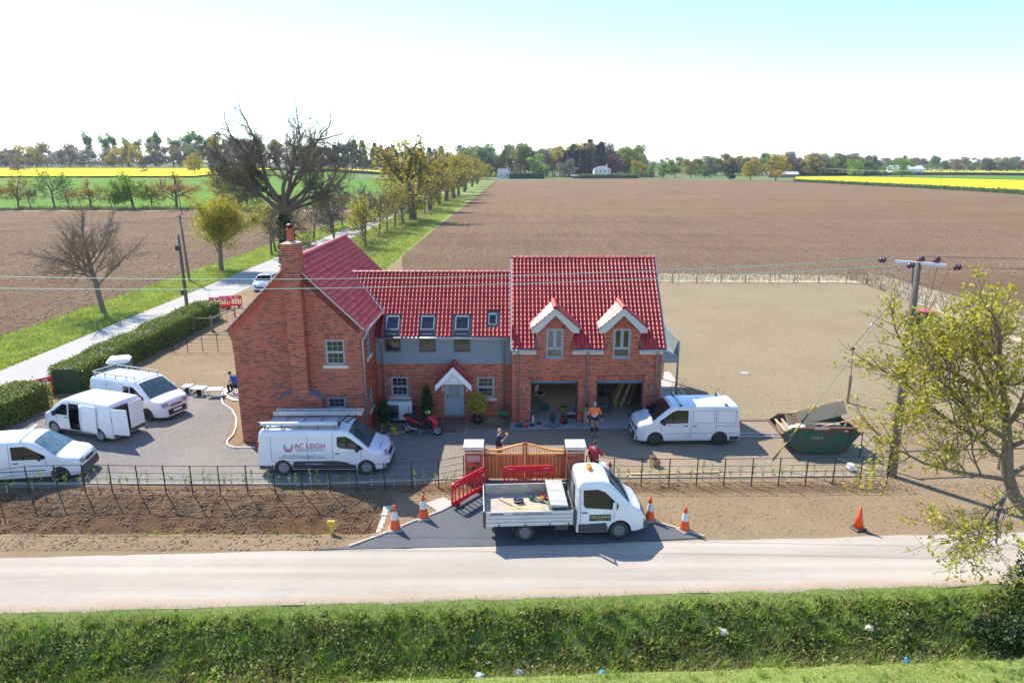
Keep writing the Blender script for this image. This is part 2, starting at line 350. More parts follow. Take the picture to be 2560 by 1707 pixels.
dug = np.maximum(dug, .75*sstep(24.7,25.1,V[:,1])*sstep(25.9,25.5,V[:,1])*sstep(-22,-20,V[:,0])*sstep(15.8,15.2,V[:,0]))
dug = np.clip(dug + .35*fnoise(V[:,0],V[:,1],1.4)*(dug > .02), 0, 1)
a = me.attributes.new('dug', 'FLOAT', 'POINT'); a.data.foreach_set('value', dug.astype(np.float32))
tag(ob('ground', me), 'tan bare soil running out under the fields', kind='structure')
def sheet(name, poly, z, mat, edge=0.0):
    mb = MB(); n = len(poly)
    if edge: mb.prism(poly, z-edge, z, 'z')
    else: mb.add([(x, y, z) for x, y in poly], [tuple(range(n))])
    o = mb.build(name, mat); me = o.data
    if not edge and me.polygons[0].normal.z < 0: me.flip_normals()
    o['kind'] = 'structure'; return o
def gsheet(name, xs, ys, off, mat, mask=None, warp=None):
    X, Y = np.meshgrid(xs, ys)
    if warp: X, Y = warp(X, Y)
    Z = hz(X, Y) + off; ny, nx = X.shape
    V = np.stack([X.ravel(), Y.ravel(), Z.ravel()], 1); I = np.arange(nx*ny).reshape(ny, nx)
    F = np.stack([I[:-1,:-1], I[:-1,1:], I[1:,1:], I[1:,:-1]], -1).reshape(-1, 4)
    o = ob(name, npmesh(name, V, F, mat, True)); o['kind'] = 'structure'; return o
# wavy-edged strips
def wavy(pts_a, pts_b, amp, k, st=.5):
    """polygon between two polylines of (x,y), with ragged edges"""
    def dens(p):
        o = []
        for (x0,y0),(x1,y1) in zip(p, p[1:]):
            n = max(1, int(math.hypot(x1-x0, y1-y0)/st))
            for i in range(n): o.append((x0+(x1-x0)*i/n, y0+(y1-y0)*i/n))
        return o + [p[-1]]
    A = dens(pts_a); B = dens(pts_b)
    f = lambda p, q: [(x + amp*float(fnoise(x, y, 1.1, q)), y + amp*float(fnoise(x, y, 1.3, q+4))) for x, y in p]
    return f(A, k) + f(B[::-1], k+2)
# front road (lies along v = y - .047 x)
def road_strip(name, va, vb, z, mat, amp, k, x0=-60, x1=60):
    xs = np.arange(x0, x1+.1, .6); a = va + amp*fnoise(xs, xs*0, .9, k) + amp*.6*fnoise(xs, xs*0, 3, k+3); b = vb + amp*fnoise(xs, xs*0, .8, k+7) + amp*.6*fnoise(xs, xs*0, 3.3, k+9)
    R = []
    for t in np.linspace(0, 1, 6): yy = (a*(1-t)+b*t) + .047*xs; R.append(np.stack([xs, yy, z + np.minimum(0, hz(xs, yy)) + .02*np.sin(PI*t)], 1))
    V = np.concatenate(R); nx = len(xs); I = np.arange(nx*6).reshape(6, nx); F = np.stack([I[:-1,:-1], I[:-1,1:], I[1:,1:], I[1:,:-1]], -1).reshape(-1, 4)
    o = ob(name, npmesh(name, V, F, mat, True)); o['kind'] = 'structure'; return o
road_strip('front_road', 18.2, 21.02, .012, m_road, .08, 0)
m_dust = soilmat('road_edge_dust', (.342,.265,.194), (.380,.298,.216), (.408,.326,.243), .5, 14, .01)[0]
road_strip('road_edge', 18.02, 18.42, .018, m_dust, .1, 3)
# tarmac crossover and its kerbs
sheet('driveway', [(-6.9,20.72),(-5.3,20.98),(-2.25,23.7),(-1.6,24.6),(-1.35,25.9),(2.4,25.9),(3.0,24.4),(3.6,23.15),(4.85,22.8),(6.75,21.5),(3,21.1),(0,21.0)], .03, m_tarmac)
# gravel yard
yard = [(-32,24.0),(-25,25.0),(-16,25.55),(-10,25.5),(-4,25.6),(-1.9,26.0),(-1.3,25.85),(2.4,25.85),(3.1,26.0),(9,26.1),(15.6,26.4),(17.2,29.5),(17.0,32.6),(11.4,32.7),(8.6,32.6),(8.3,31.6),(-6.2,31.6),(-6.8,30.2),(-12.7,29.2),(-13.6,30.0),(-14.6,33.6),(-16.6,36.9),(-19.2,37.3),(-23.0,37.0),(-25.0,32.0),(-27,29)]
sheet('gravel_yard', [(x+.1*float(fnoise(x,y,1.7,3)), y+.1*float(fnoise(x,y,1.5,6))) for (x0,y0),(x1,y1) in zip(yard, yard[1:]+yard[:1]) for x,y in [(x0+(x1-x0)*i/12, y0+(y1-y0)*i/12) for i in range(12)]], .012, m_gravel)
sheet('garage_apron', [(-.1,31.45),(8.2,31.6),(8.2,32.6),(7.3,39.5),(.1,39.5),(-.1,32.2)], .045, m_conc)
sheet('side_terrace', [(7.55,31.62),(8.22,31.62),(9.9,35.2),(9.9,41),(7.55,41)], .05, m_paving)
sheet('west_terrace', [(-12.75,35.7),(-14.4,35.5),(-15.5,35.7),(-16.4,36.5),(-16.8,37.6),(-16.3,39.3),(-12.75,40.0)], .045, m_paving)
sheet('west_bed', [(-12.75,29.5),(-13.1,29.9),(-13.7,31.8),(-14.7,33.8),(-15.2,35.95),(-12.75,35.95)], .02, m_ground)
gsheet('garden', np.linspace(7.6,38,20), np.linspace(33,73.5,20), .008, m_garden)
# west lane with grass verges
gsheet('lane', np.linspace(-32.4,-27.6,4), lines([(20,100,4),(100,620,20)]), .012, m_lane, warp=lambda X, Y: (X - .6*sstep(60,300,Y) + .08*fnoise(X,Y,.5), Y))
gsheet('lane_verge', np.linspace(-38.2,-32.3,6), lines([(30,190,5),(190,520,20)]), .004, m_grassg, warp=lambda X, Y: (X - .3*fnoise(X,Y,.4), Y))
gsheet('lane_bank', np.linspace(-27.8,-14.8,6), lines([(78,130,4),(130,520,20)]), .004, m_grassg, warp=lambda X, Y: (np.where(X > -20, X+4*sstep(100,470,Y)-.5*sstep(100,78,Y), X), Y))
# fields
sheet('ploughed_field', [(-13.0,80.5),(-15.3,95),(-15,146),(-13.5,237),(-11.5,471),(84,528),(178,450),(198,344),(203,274),(208,150),(212,20),(60,20),(46,40),(43.5,56),(43,78),(16,79.2),(-6,78.5)], .03, m_plough)
sheet('straw_margin', wavy([(-8,75.2),(16.5,74.2),(38.2,73.6),(37.8,64),(37.2,54),(36.5,40)], [(-10,79.6),(16.5,79.6),(42.8,78.4),(43.6,66),(43.8,54),(46,39)], .35, 2), .04, m_straw)
gsheet('west_ploughed_field', lines([(-700,-100,40),(-100,-38.2,6)]), lines([(40,184,6)]), .03, m_plough2, warp=lambda X, Y: (np.where(X > -50, X + .35*fnoise(X,Y,.5), X), Y))
gsheet('wheat_field', lines([(-900,-200,50),(-200,-38,9)]), lines([(188,480,12)]), .03, m_crop)
gsheet('wheat_headland', lines([(-900,-200,50),(-200,-38.2,9)]), lines([(183.6,188.2,2.3)]), .05, m_straw)
gsheet('far_pasture', lines([(-4000,-600,300),(-600,600,60),(600,4000,300)]), lines([(470,760,20),(760,6000,250)]), .008, m_past)
gsheet('rape_field_west', lines([(-900,-190,30)]), lines([(420,600,12)]), 1.0, m_rape, warp=lambda X, Y: (X, Y + .05*(X+190)*-1*((Y-420)/180)+.22*(X+190)*-.12*(1-(Y-420)/180)*-1))
gsheet('rape_field_north', lines([(-190,-60,20)]), lines([(560,640,12)]), 1.0, m_rape)
gsheet('far_wheat', lines([(-192,-45,20)]), lines([(468,560,12)]), .05, m_crop)
rp = [(185,449),(217,537),(266,550),(324,444),(420,300),(420,120),(213,120),(208,274),(203,344)]
o = sheet('rape_field_east', rp, 1.0, m_rape, edge=1.0)
sheet('green_field_east', [(225,560),(420,640),(640,480),(560,260),(430,300),(330,446),(268,556)], .05, m_crop)
sheet('brown_field_east', [(260,640),(330,760),(700,680),(660,490),(430,640)], .05, m_plough)
sheet('rape_field_far', [(420,820),(520,900),(1000,760),(860,620)], .9, m_rape, edge=.9)
# ------------------------------------------------------------------ the house
m_brick = Mrand('red_brick', [(.119,.037,.028),(.210,.051,.034),(.421,.082,.043),(.485,.101,.052),(.513,.113,.064),(.439,.090,.054),(.275,.053,.039)], rough=.85, spec=.25, noise=(1.3,.14), weights=[0,.12,.3,.5,.7,.87,1])
m_mortar = M('mortar', (.64,.46,.34), rough=.95, col2=(.54,.39,.28), scale=5)
m_tile = Mrand('red_pantile', [(.40,.046,.046),(.49,.066,.056),(.54,.08,.062),(.46,.056,.056),(.37,.045,.055)], rough=.5, spec=.5, noise=(2.5,.12))
m_under = M('roof_underlay', (.18,.02,.022), rough=.7)
m_wallp, n_, l_, b_ = newmat('plain_brick_wall')
bt = n_.new('ShaderNodeTexBrick'); bt.inputs['Color1'].default_value = (.30,.062,.036,1); bt.inputs['Color2'].default_value = (.2,.05,.03,1); bt.inputs['Mortar'].default_value = (.46,.33,.24,1)
bt.inputs['Scale'].default_value = 1; bt.inputs['Mortar Size'].default_value = .008; bt.inputs['Brick Width'].default_value = .225; bt.inputs['Row Height'].default_value = .075
tc_ = n_.new('ShaderNodeTexCoord'); mp_ = n_.new('ShaderNodeMapping'); mp_.inputs['Rotation'].default_value = (PI/2, 0, PI/2); l_.new(tc_.outputs['Object'], mp_.inputs[0]); l_.new(mp_.outputs[0], bt.inputs['Vector']); l_.new(bt.outputs[0], b_.inputs['Base Color']); b_.inputs['Roughness'].default_value = .9
house = thing('brick_house', 'new red brick house with glazed pantile roofs, two dormers and a tall gable chimney', 'house', (-2.6, 33, 0))
HO = Vector((-2.6, 33, 0)); HM = Matrix.Translation(-HO)
def hpart(mb, name, mat, parent=None):
    """build a part of the house from world coordinates"""
    o = mb.build(name, mat); o.parent = parent or house
    o.matrix_parent_inverse = HM if parent is None else Matrix.Identity(4)
    return o
CO, BH, BL, JT = .075, .062, .212, .013
class Bricks:
    def __init__(s): s.c = []; s.w = []; s.u = []; s.up = []; s.n = []; s.mort = MB()
    def put(s, c, u, up, n, w, h): s.c.append(tuple(c)); s.u.append(tuple(u)); s.up.append(tuple(up)); s.n.append(tuple(n)); s.w.append((w, h))
    def wall(s, o, u, n, L, z0, z1, lim=None, holes=(), phase=0, arch=True, mort=True):
        """brick skin on plane through o; u along; lim(z)->(u0,u1); holes (u0,u1,z0,z1)"""
        o = Vector(o); u = Vector(u); n = Vector(n); up = Vector((0,0,1)); H = [tuple(h[:4]) for h in holes]
        if arch: H += [(h[0]-.07, h[1]+.07, h[3], h[3]+.225) for h in holes if len(h) < 5]
        k = 0; z = z0
        while z < z1 - .02:
            hh = min(BH, z1-z-.005); zc = z + hh/2
            a, b = lim(zc) if lim else (0, L)
            iv = [(a, b)]
            for (h0, h1, g0, g1) in H:
                if g0 < zc < g1:
                    nv = []
                    for (p, q) in iv:
                        if h1 <= p or h0 >= q: nv.append((p, q)); continue
                        if h0 > p: nv.append((p, h0))
                        if h1 < q: nv.append((h1, q))
                    iv = nv
            for (p, q) in iv:
                if q-p < .02: continue
                if mort:
                    P = [o+u*p+up*z, o+u*q+up*z, o+u*q+up*(z+CO), o+u*p+up*(z+CO)]
                    s.mort.add(P, [(0,1,2,3)])
                x = math.floor(p/.225)*.225 + (0 if (k+phase) % 2 else -.1125)
                while x < q:
                    l, r = max(x+JT/2, p), min(x+.225-JT/2, q)
                    if r-l > .03: s.put(o+u*((l+r)/2)+up*zc, u, up, n, r-l, hh)
                    x += .225
            z += CO; k += 1
        if arch:
            for h in holes:
                if len(h) > 4: continue
                h0, h1, g1 = h[0]-.07, h[1]+.07, h[3]; m = (h0+h1)/2; cnt = int((h1-h0)/.075); 
                for i in range(cnt):
                    uc = h0 + (i+.5)*(h1-h0)/cnt; t = (uc-m)/(h1-h0)*2*math.radians(15)
                    uu = u*math.cos(t) - up*math.sin(t); vv = up*math.cos(t) + u*math.sin(t)
                    s.put(o+u*uc+up*(g1+.1125), uu, vv, n, .064, .212)
                P = [o+u*h0+up*g1, o+u*h1+up*g1, o+u*h1+up*(g1+.225), o+u*h0+up*(g1+.225)]
                s.mort.add([p - n*.001 for p in P], [(0,1,2,3)])
    def arrays(s, sel=None, D=.012):
        c = np.array(s.c); u = np.array(s.u); up = np.array(s.up); n = np.array(s.n); wh = np.array(s.w)
        if sel is not None: c, u, up, n, wh = c[sel], u[sel], up[sel], n[sel], wh[sel]
        a = u*wh[:,:1]/2; b = up*wh[:,1:]/2; f = n*D; k = n*-.002; e = n*(D-.004); ch = .003
        a2 = u*(wh[:,:1]/2-ch); b2 = up*(wh[:,1:]/2-ch)
        V = np.stack([c-a-b+k, c+a-b+k, c+a+b+k, c-a+b+k, c-a2-b2+f, c+a2-b2+f, c+a2+b2+f, c-a2+b2+f], 1).reshape(-1, 3)
        i = np.arange(len(c))[:,None]*8
        F = np.concatenate([i+np.array([q]) for q in ((4,5,6,7),(0,1,5,4),(1,2,6,5),(2,3,7,6),(3,0,4,7))], 0)
        return V, F
BW = Bricks()
XL, XR, YF, XC = -12.7, -6.85, 30.0, -9.775
ZR = 8.6
def gl_lim(z):
    e = 0.2*min(1, max(0, (z-4.85)/.5)); hw = 2.925 + e
    if z > 5.45: hw = min(hw, ZR - .06 - z)
    return (XC-hw-XL, XC+hw-XL)
gw_up = (-8.53-XL, -7.63-XL, 3.80, 5.0); gw_lo = (-8.61-XL, -7.73-XL, 1.2, 2.24)
BW.wall((XL,YF,0), (1,0,0), (0,-1,0), 5.85, 0, ZR-.1, gl_lim, [gw_up, gw_lo])
# gable side wall facing east
sw_up = (1.0, 1.9, 3.85, 5.0); sw_lo = (1.0, 1.9, 1.2, 2.24)
BW.wall((XR,YF,0), (0,1,0), (1,0,0), 3.1, 0, 5.4, None, [sw_up, sw_lo], 1)
# middle block, brick below the boarding
mw = [(-6.18+6.85, -5.29+6.85, 1.2, 2.24), (-1.79+6.85, -.9+6.85, 1.12, 2.24), (-3.44+6.85, -2.46+6.85, .14, 2.1)]
YM = 33.1
BW.wall((XR,YM,0), (1,0,0), (0,-1,0), 6.85, 0, 2.95, None, mw)
# garage block
YG = 32.4
gdoor = [(.92,3.30,0,2.27), (4.22,6.56,0,2.29)]
DORM = [2.1, 5.4]
BW.wall((0,YG,0), (1,0,0), (0,-1,0), 7.45, 0, 3.85, None, gdoor + [(c-.43, c+.43, 3.45, 4.93, 1) for c in DORM])
BW.wall((0,YG+.72,0), (0,-1,0), (-1,0,0), .72, 0, 5.0, None, [], 1)
for c in DORM:
    def dl(z, c=c):
        e = .87 if z < 4.45 else .87 + .1*min(1, (z-4.45)/.3)
        if z > 4.95: e = min(e, 5.82 - z)
        return (c-e, c+e)
    BW.wall((0,YG-.012,0), (1,0,0), (0,-1,0), 7, 3.85, 5.74, dl, [(c-.43, c+.43, 3.45, 4.93)])
# chimney
CX0, CX1, CYF = -10.02, -9.30, 29.55
def chl(z):
    if z < 2.28: return (-.68, 1.30)
    if z < 2.62: t = (z-2.28)/.34; return (-.68+.68*t, 1.30-.58*t)
    if 8.92 < z < 9.2: return (-.03, .75)
    return (0, .72)
BW.wall((CX0,CYF,0), (1,0,0), (0,-1,0), .72, 0, 9.38, chl)
for x, d in ((CX0,-1),(CX1,1)):
    o_ = (x,29.98 if d > 0 else CYF,0)
    BW.wall((x, CYF if d > 0 else 30.35, 2.28), (0,1 if d > 0 else -1,0), (d,0,0), .45 if d > 0 else .8, 2.28-2.28, 7.1, (lambda z, d=d: (0, .45 if z+2.28 < 8.2 else .8) if d > 0 else (.35 if z+2.28 < 8.2 else 0, .8)), [], 1)
    xb = CX0-.68 if d < 0 else CX1+.58
    BW.wall((xb, CYF if d > 0 else 30.0, 0), (0,1 if d > 0 else -1,0), (d,0,0), .45, 0, 2.28, None, [], 1)
cb = np.array(BW.c); wh = np.array(BW.w)
full = (np.abs(wh[:,0]-BL) < 1e-3) & (np.abs(wh[:,1]-BH) < 1e-3) & (np.abs(cb[:,1]-YF) < .01) & (cb[:,2] > 2.3) & (cb[:,2] < 5.2)
d2 = (cb[:,0]**2 + cb[:,1]**2 + (cb[:,2]-12.85)**2); d2[~full] = 1e9
pick = np.argsort(d2)[:300]; rest = np.ones(len(cb), bool); rest[pick] = False
o = hpart(BW.mort, 'wall', m_mortar)
V, F = BW.arrays(np.where(rest)[0]); bo = ob('brickwork', npmesh('brickwork', V, F, m_brick)); bo.parent = house; bo.matrix_parent_inverse = HM; bo['kind'] = 'stuff'
UB = Bricks(); UB.put((0,0,0), (1,0,0), (0,0,1), (0,-1,0), BL, BH); V, F = UB.arrays(); bme = npmesh('brick', V, F, m_brick)
for i in pick:
    q = ob('brick', bme, house, tuple(Vector(BW.c[i]) - HO))
# plain walls out of sight of the road
pw = MB()
pw.quad((XL-.002,YF,0),(XL-.002,40.3,0),(XL-.002,40.3,5.6),(XL-.002,YF,5.6)); pw.quad((XR,YM,0),(XR,40.3,0),(XR,40.3,5.6),(XR,YM,5.6))
pw.quad((XL,40.3,0),(XR,40.3,0),(XR,40.3,5.6),(XC,40.3,8.5),(XL,40.3,5.6))
pw.quad((7.45,YG,0),(7.45,39.7,0),(7.45,39.7,3.9),(7.45,36.0,7.75),(7.45,YG,3.9)); pw.quad((0,39.7,0),(7.45,39.7,0),(7.45,39.7,3.9),(0,39.7,3.9))
pw.quad((XR,38.3,0),(0,38.3,0),(0,38.3,4.4),(XR,38.3,4.4)); pw.quad((.003,YM,4.0),(.003,39.7,3.9),(.003,36.0,7.75))
hpart(pw, 'rear_wall', m_wallp)
# reveals
rv = MB()
def reveal(o, u, n, h, d=.11):
    o, u, n = Vector(o), Vector(u), Vector(n); U = Vector((0,0,1)); a, b, c, e = h[:4]
    P = [o+u*a+U*c, o+u*b+U*c, o+u*b+U*e, o+u*a+U*e]; Q = [p - n*d for p in P]
    for i in range(4): rv.quad(P[i], P[(i+1)%4], Q[(i+1)%4], Q[i])
for h in (gw_up, gw_lo): reveal((XL,YF,0),(1,0,0),(0,-1,0),h)
for h in (sw_up, sw_lo): reveal((XR,YF,0),(0,1,0),(1,0,0),h)
for h in mw: reveal((XR,YM,0),(1,0,0),(0,-1,0),h)
for h in gdoor: reveal((0,YG,0),(1,0,0),(0,-1,0),h,.22)
for c in DORM: reveal((0,YG-.01,0),(1,0,0),(0,-1,0),(c-.43,c+.43,3.45,4.93))
hpart(rv, 'reveal', M('brick_reveal', (.26,.06,.038), rough=.9, col2=(.16,.04,.03), scale=9))
# ---- windows
def window(o, u, n, h, cols, split, kind='sash', sill=True, fm=GREYP, name='window'):
    """a framed window in the opening h of the wall plane; panes are sub-parts"""
    o, u, n = Vector(o), Vector(u), Vector(n); mx = frame(o, u, Vector((0,0,1)), n); a, b, c, e = h[:4]
    def bx(mb, a, b, c, e, d0, d1): mb.box(a, b, c, e, d0, d1, mx)
    f = MB(); t = .065
    bx(f,a,a+t,c,e,-.11,-.045); bx(f,b-t,b,c,e,-.11,-.045); bx(f,a+t,b-t,e-t,e,-.11,-.045); bx(f,a+t,b-t,c,c+t,-.11,-.03)
    w = hpart(f, name, fm)
    P = []
    if kind == 'sash':
        m = (c+e)/2; sf = MB(); bx(sf,a+t,b-t,m-.025,m+.025,-.10,-.05); 
        for (q0,q1) in ((c+t,m-.025),(m+.025,e-t)):
            bx(sf,a+t,a+t+.035,q0,q1,-.10,-.055); bx(sf,b-t-.035,b-t,q0,q1,-.10,-.055); bx(sf,a+t+.035,b-t-.035,q0,q0+.035,-.10,-.055); bx(sf,a+t+.035,b-t-.035,q1-.03,q1,-.10,-.055)
            A, B, C, E = a+t+.035, b-t-.035, q0+.035, q1-.03; g = .016
            for i in range(cols):
                for j in range(2): P.append((A+(B-A)*i/cols+g/2*(i>0), A+(B-A)*(i+1)/cols-g/2*(i<cols-1), C+(E-C)*j/2+g/2*j, C+(E-C)*(j+1)/2-g/2*(1-j)))
            for i in range(1,cols): x = A+(B-A)*i/cols; bx(sf,x-g/2,x+g/2,C,E,-.09,-.062)
            for i in range(cols):
                l = A+(B-A)*i/cols+g/2*(i>0); r = A+(B-A)*(i+1)/cols-g/2*(i<cols-1); bx(sf,l,r,(C+E)/2-g/2,(C+E)/2+g/2,-.09,-.062)
        hpart(sf, 'sash', fm, w)
    elif kind == 'casement':
        sf = MB(); q = c+.32*(e-c); m = (a+b)/2
        bx(sf,a+t,b-t,q-.03,q+.03,-.11,-.045); bx(sf,m-.03,m+.03,q+.03,e-t,-.11,-.045)
        for (A,B,C,E) in ((a+t,m-.03,q+.03,e-t),(m+.03,b-t,q+.03,e-t),(a+t,b-t,c+t,q-.03)):
            k = .045 if C > q else .02
            bx(sf,A,A+k,C,E,-.10,-.035); bx(sf,B-k,B,C,E,-.10,-.035); bx(sf,A+k,B-k,C,C+k,-.10,-.035); bx(sf,A+k,B-k,E-k,E,-.10,-.035)
            P.append((A+k,B-k,C+k,E-k))
        hpart(sf, 'casement', fm, w)
    else: P.append((a+t,b-t,c+t,e-t))
    for (A,B,C,E) in P:
        g = MB(); bx(g,A,B,C,E,-.085,-.078); hpart(g, 'pane', GLASSW, w)
    if sill:
        s_ = MB(); bx(s_,a-.12,b+.12,c-.15,c-.002,-.09,.05); hpart(s_, 'sill', STONE, w)
    else:
        s_ = MB(); bx(s_,a-.04,b+.04,c-.04,c-.002,-.09,.03); hpart(s_, 'sill', fm, w)
    return w
fg = ((XL,YF,0),(1,0,0),(0,-1,0)); window(*fg, gw_up, 3, 0); window(*fg, gw_lo, 3, 0)
fs_ = ((XR,YF,0),(0,1,0),(1,0,0)); window(*fs_, sw_up, 3, 0); window(*fs_, sw_lo, 3, 0)
fm_ = ((XR,YM,0),(1,0,0),(0,-1,0)); window(*fm_, mw[0], 3, 0); window(*fm_, mw[1], 3, 0)
for c in DORM: window((0,YG-.01,0),(1,0,0),(0,-1,0),(c-.43,c+.43,3.45,4.93),1,0,'casement',False)
# ---- front door
mx = frame(Vector((XR,YM,0)), Vector((1,0,0)), Vector((0,0,1)), Vector((0,-1,0))); a, b, c, e = mw[2]
f = MB(); f.box(a,a+.08,c,e,-.11,-.03,mx); f.box(b-.08,b,c,e,-.11,-.03,mx); f.box(a+.08,b-.08,e-.08,e,-.11,-.03,mx); hpart(f, 'door_frame', DOORP)
d = MB(); A, B = a+.085, b-.085
for q in ((A,A+.12,c+.03,e-.085),(B-.12,B,c+.03,e-.085),(A+.12,B-.12,c+.03,c+.2),(A+.12,B-.12,c+.78,c+.92),(A+.12,B-.12,e-.2,e-.085)): d.box(*q,-.10,-.045,mx)
d.box(A+.12,B-.12,c+.2,c+.78,-.10,-.065,mx)
for k in (.06,.13): 
    for q in ((A+.12+k,B-.12-k,c+.2+k,c+.22+k),(A+.12+k,B-.12-k,c+.76-k,c+.78-k),(A+.12+k,A+.14+k,c+.22+k,c+.76-k),(B-.14-k,B-.12-k,c+.22+k,c+.76-k)): d.box(*q,-.065,-.05,mx)
door = hpart(d, 'door', DOORP); mid = (A+B)/2; zz = (c+.92+e-.2)/2
for (p,q,r,s_) in ((A+.12,mid-.01,c+.92,zz-.01),(mid+.01,B-.12,c+.92,zz-.01),(A+.12,mid-.01,zz+.01,e-.2),(mid+.01,B-.12,zz+.01,e-.2)):
    g = MB(); g.box(p,q,r,s_,-.085,-.075,mx); hpart(g, 'pane', M('obscured_glass', (.30,.31,.29), rough=.25), door)
g = MB(); g.box(mid-.01,mid+.01,c+.92,e-.2,-.09,-.06,mx); g.box(A+.12,mid-.01,zz-.01,zz+.01,-.09,-.06,mx); g.box(mid+.01,B-.12,zz-.01,zz+.01,-.09,-.06,mx); hpart(g, 'glazing_bar', DOORP, door)
g = MB(); g.box(A+.03,A+.07,c+.95,c+1.2,-.045,-.03,mx); g.box(A+.03,A+.16,c+1.06,c+1.09,-.03,-.005,mx); hpart(g, 'handle', BLACK, door)
g = MB(); g.box(a-.05,b+.05,0,c-.002,-.1,.04,mx); hpart(g, 'doorstep', m_wallp)
# ---- cladding boards and the glazing under the rooflights
m_board = M('grey_blue_cladding', (.20,.245,.285), rough=.6, col2=(.185,.23,.27), scale=3, stretch=(.3,4,4))
zb = 2.96
while zb < 4.30:
    g = MB(); g.add([(XR,YM-.03,zb),(0,YM-.03,zb),(0,YM-.012,zb+.168),(XR,YM-.012,zb+.168),(XR,YM+.02,zb),(0,YM+.02,zb),(0,YM+.02,zb+.168),(XR,YM+.02,zb+.168)], [(0,1,2,3),(0,4,5,1),(3,2,6,7),(1,5,6,2),(0,3,7,4)])
    hpart(g, 'cladding_board', m_board); zb += .165
SKX = [(-6.40,-5.56),(-4.66,-3.80),(-2.93,-2.07)]
for (x0,x1) in SKX:
    f = MB(); t = .07
    for q in ((x0+.03,x0+.03+t,3.58,4.36),(x1-.03-t,x1-.03,3.58,4.36),(x0+.03+t,x1-.03-t,3.58,3.58+t+.02),(x0+.03+t,x1-.03-t,4.36-t,4.36)): f.box(q[0],q[1],YM-.075,YM+.02,q[2],q[3])
    w_ = hpart(f, 'wall_glazing', ANTH); g = MB(); g.box(x0+.03+t,x1-.03-t,YM-.06,YM-.05,3.58+t+.02,4.36-t); hpart(g, 'pane', GLASSW, w_)
g = MB()
xs_ = [XR, SKX[0][0]+.03, SKX[0][1]-.03, SKX[1][0]+.03, SKX[1][1]-.03, SKX[2][0]+.03, SKX[2][1]-.03, -.002]
for i in range(0,8,2): g.box(xs_[i],xs_[i+1],YM-.06,YM+.02,4.20,4.34)
hpart(g, 'fascia', CREAM)
# ---- roofs
class Tiles:
    def __init__(s): s.m = []
TL = Tiles(); TWD, GAU, NP = .198, .268, 9
px = np.linspace(0, 1, NP)
px = np.array([0,.12,.25,.38,.49,.57,.64,.71,.85,1.0]); prof = np.array([0,.022,.050,.074,.086,.080,.050,.014,-.004,0]); NP = 10
def tile_mesh():
    V = []; F = []
    for (s_, dz) in ((0,.052),(GAU+.035,.0)):
        for i in range(NP): V.append((px[i]*TWD*1.03, s_, prof[i]+dz))
    for dz in (.052,.004):
        for i in range(NP): V.append((px[i]*TWD*1.03, .0, prof[i]+dz))
    for i in range(NP-1):
        F.append((i,i+1,NP+i+1,NP+i)); F.append((3*NP+i,3*NP+i+1,2*NP+i+1,2*NP+i))
    return V, F
TV, TF = tile_mesh()
def slope(org, u, s, n, width, length, keep=None, w=TWD, gauge=GAU):
    """lay pantiles over a rectangle; org is the left eave corner"""
    org, u, s, n = Vector(org), Vector(u), Vector(s), Vector(n); nr = int(round(length/gauge)); nc = int(round(width/w)); w = width/nc; g2 = length/nr
    for r in range(nr):
        for c in range(nc):
            p = org + u*(c*w) + s*(r*g2)
            q = p + u*(w/2) + s*(g2/2)
            if keep and not keep(q): continue
            TL.m.append(frame(p, u*(w/TWD), s*(g2/GAU), n))
r2 = math.sqrt(.5)
zmid = lambda y: 4.40 + (y-32.82)
zgab = lambda x: ZR - abs(x-XC)
zgar = lambda y: 3.98 + (y-32.1)
# middle
def keep_mid(q):
    if q.z < zgab(q.x) - .02 and q.x < -5.6 and (q.x < XR+.25 or False): return False
    if q.x < -6.6 and zgab(q.x) > q.z: return False
    for (x0,x1) in SKX:
        if x0-.02 < q.x < x1+.06 and q.y < 32.82+.97: return False
    if -1.30 < q.x < -.64 and 32.82+.36 < q.y < 32.82+1.06: return False
    return True
slope((-8.75,32.82,4.40),(1,0,0),(0,r2,r2),(0,-r2,r2),8.73,2.78/r2,keep_mid)
def in_dormer(q):
    for c in DORM:
        if abs(q.x-c) < .86 and q.y < 33.1: return True
        if abs(q.x-c) < 1.12 and (6.02-abs(q.x-c)*.92) > q.z+.06 and q.z > 4.95: return True
    return False
slope((-.03,32.1,3.98),(1,0,0),(0,r2,r2),(0,-r2,r2),7.55,3.9/r2,lambda q: not in_dormer(q))
# gable block, east slope (u runs northwards along the eave), with the valley against the middle roof
def keep_gab(q):
    return not (q.y > 32.82 and zmid(q.y) > q.z + .03 and q.y < 35.7)
slope((-6.62,40.4,ZR-3.155),(0,-1,0),(-r2,0,r2),(r2,0,r2),10.5,3.1/r2,keep_gab)
slope((-12.93,29.9,ZR-3.155),(0,1,0),(r2,0,r2),(-r2,0,r2),10.5,3.1/r2,None)
# dormer roofs and porch
AD = math.atan2(.95,1.12)
for c in DORM:
    for sg in (-1,1):
        ux, uz = math.cos(AD), math.sin(AD)
        def kd(q): return q.z > zgar(q.y) - .02
        if sg < 0: slope((c-1.13,32.02,5.06),(0,1,0),(ux,0,uz),(-uz,0,ux),2.25,1.13/ux,kd,w=.16)
        else: slope((c+1.13,34.27,5.06),(0,-1,0),(-ux,0,uz),(uz,0,ux),2.25,1.13/ux,kd,w=.16)
PX = -2.92; AP = math.atan2(.95,.86)
for sg in (-1,1):
    ux, uz = math.cos(AP), math.sin(AP)
    if sg < 0: slope((PX-.88,32.22,2.12),(0,1,0),(ux,0,uz),(-uz,0,ux),.87,.88/ux)
    else: slope((PX+.88,33.09,2.12),(0,-1,0),(-ux,0,uz),(uz,0,ux),.87,.88/ux)
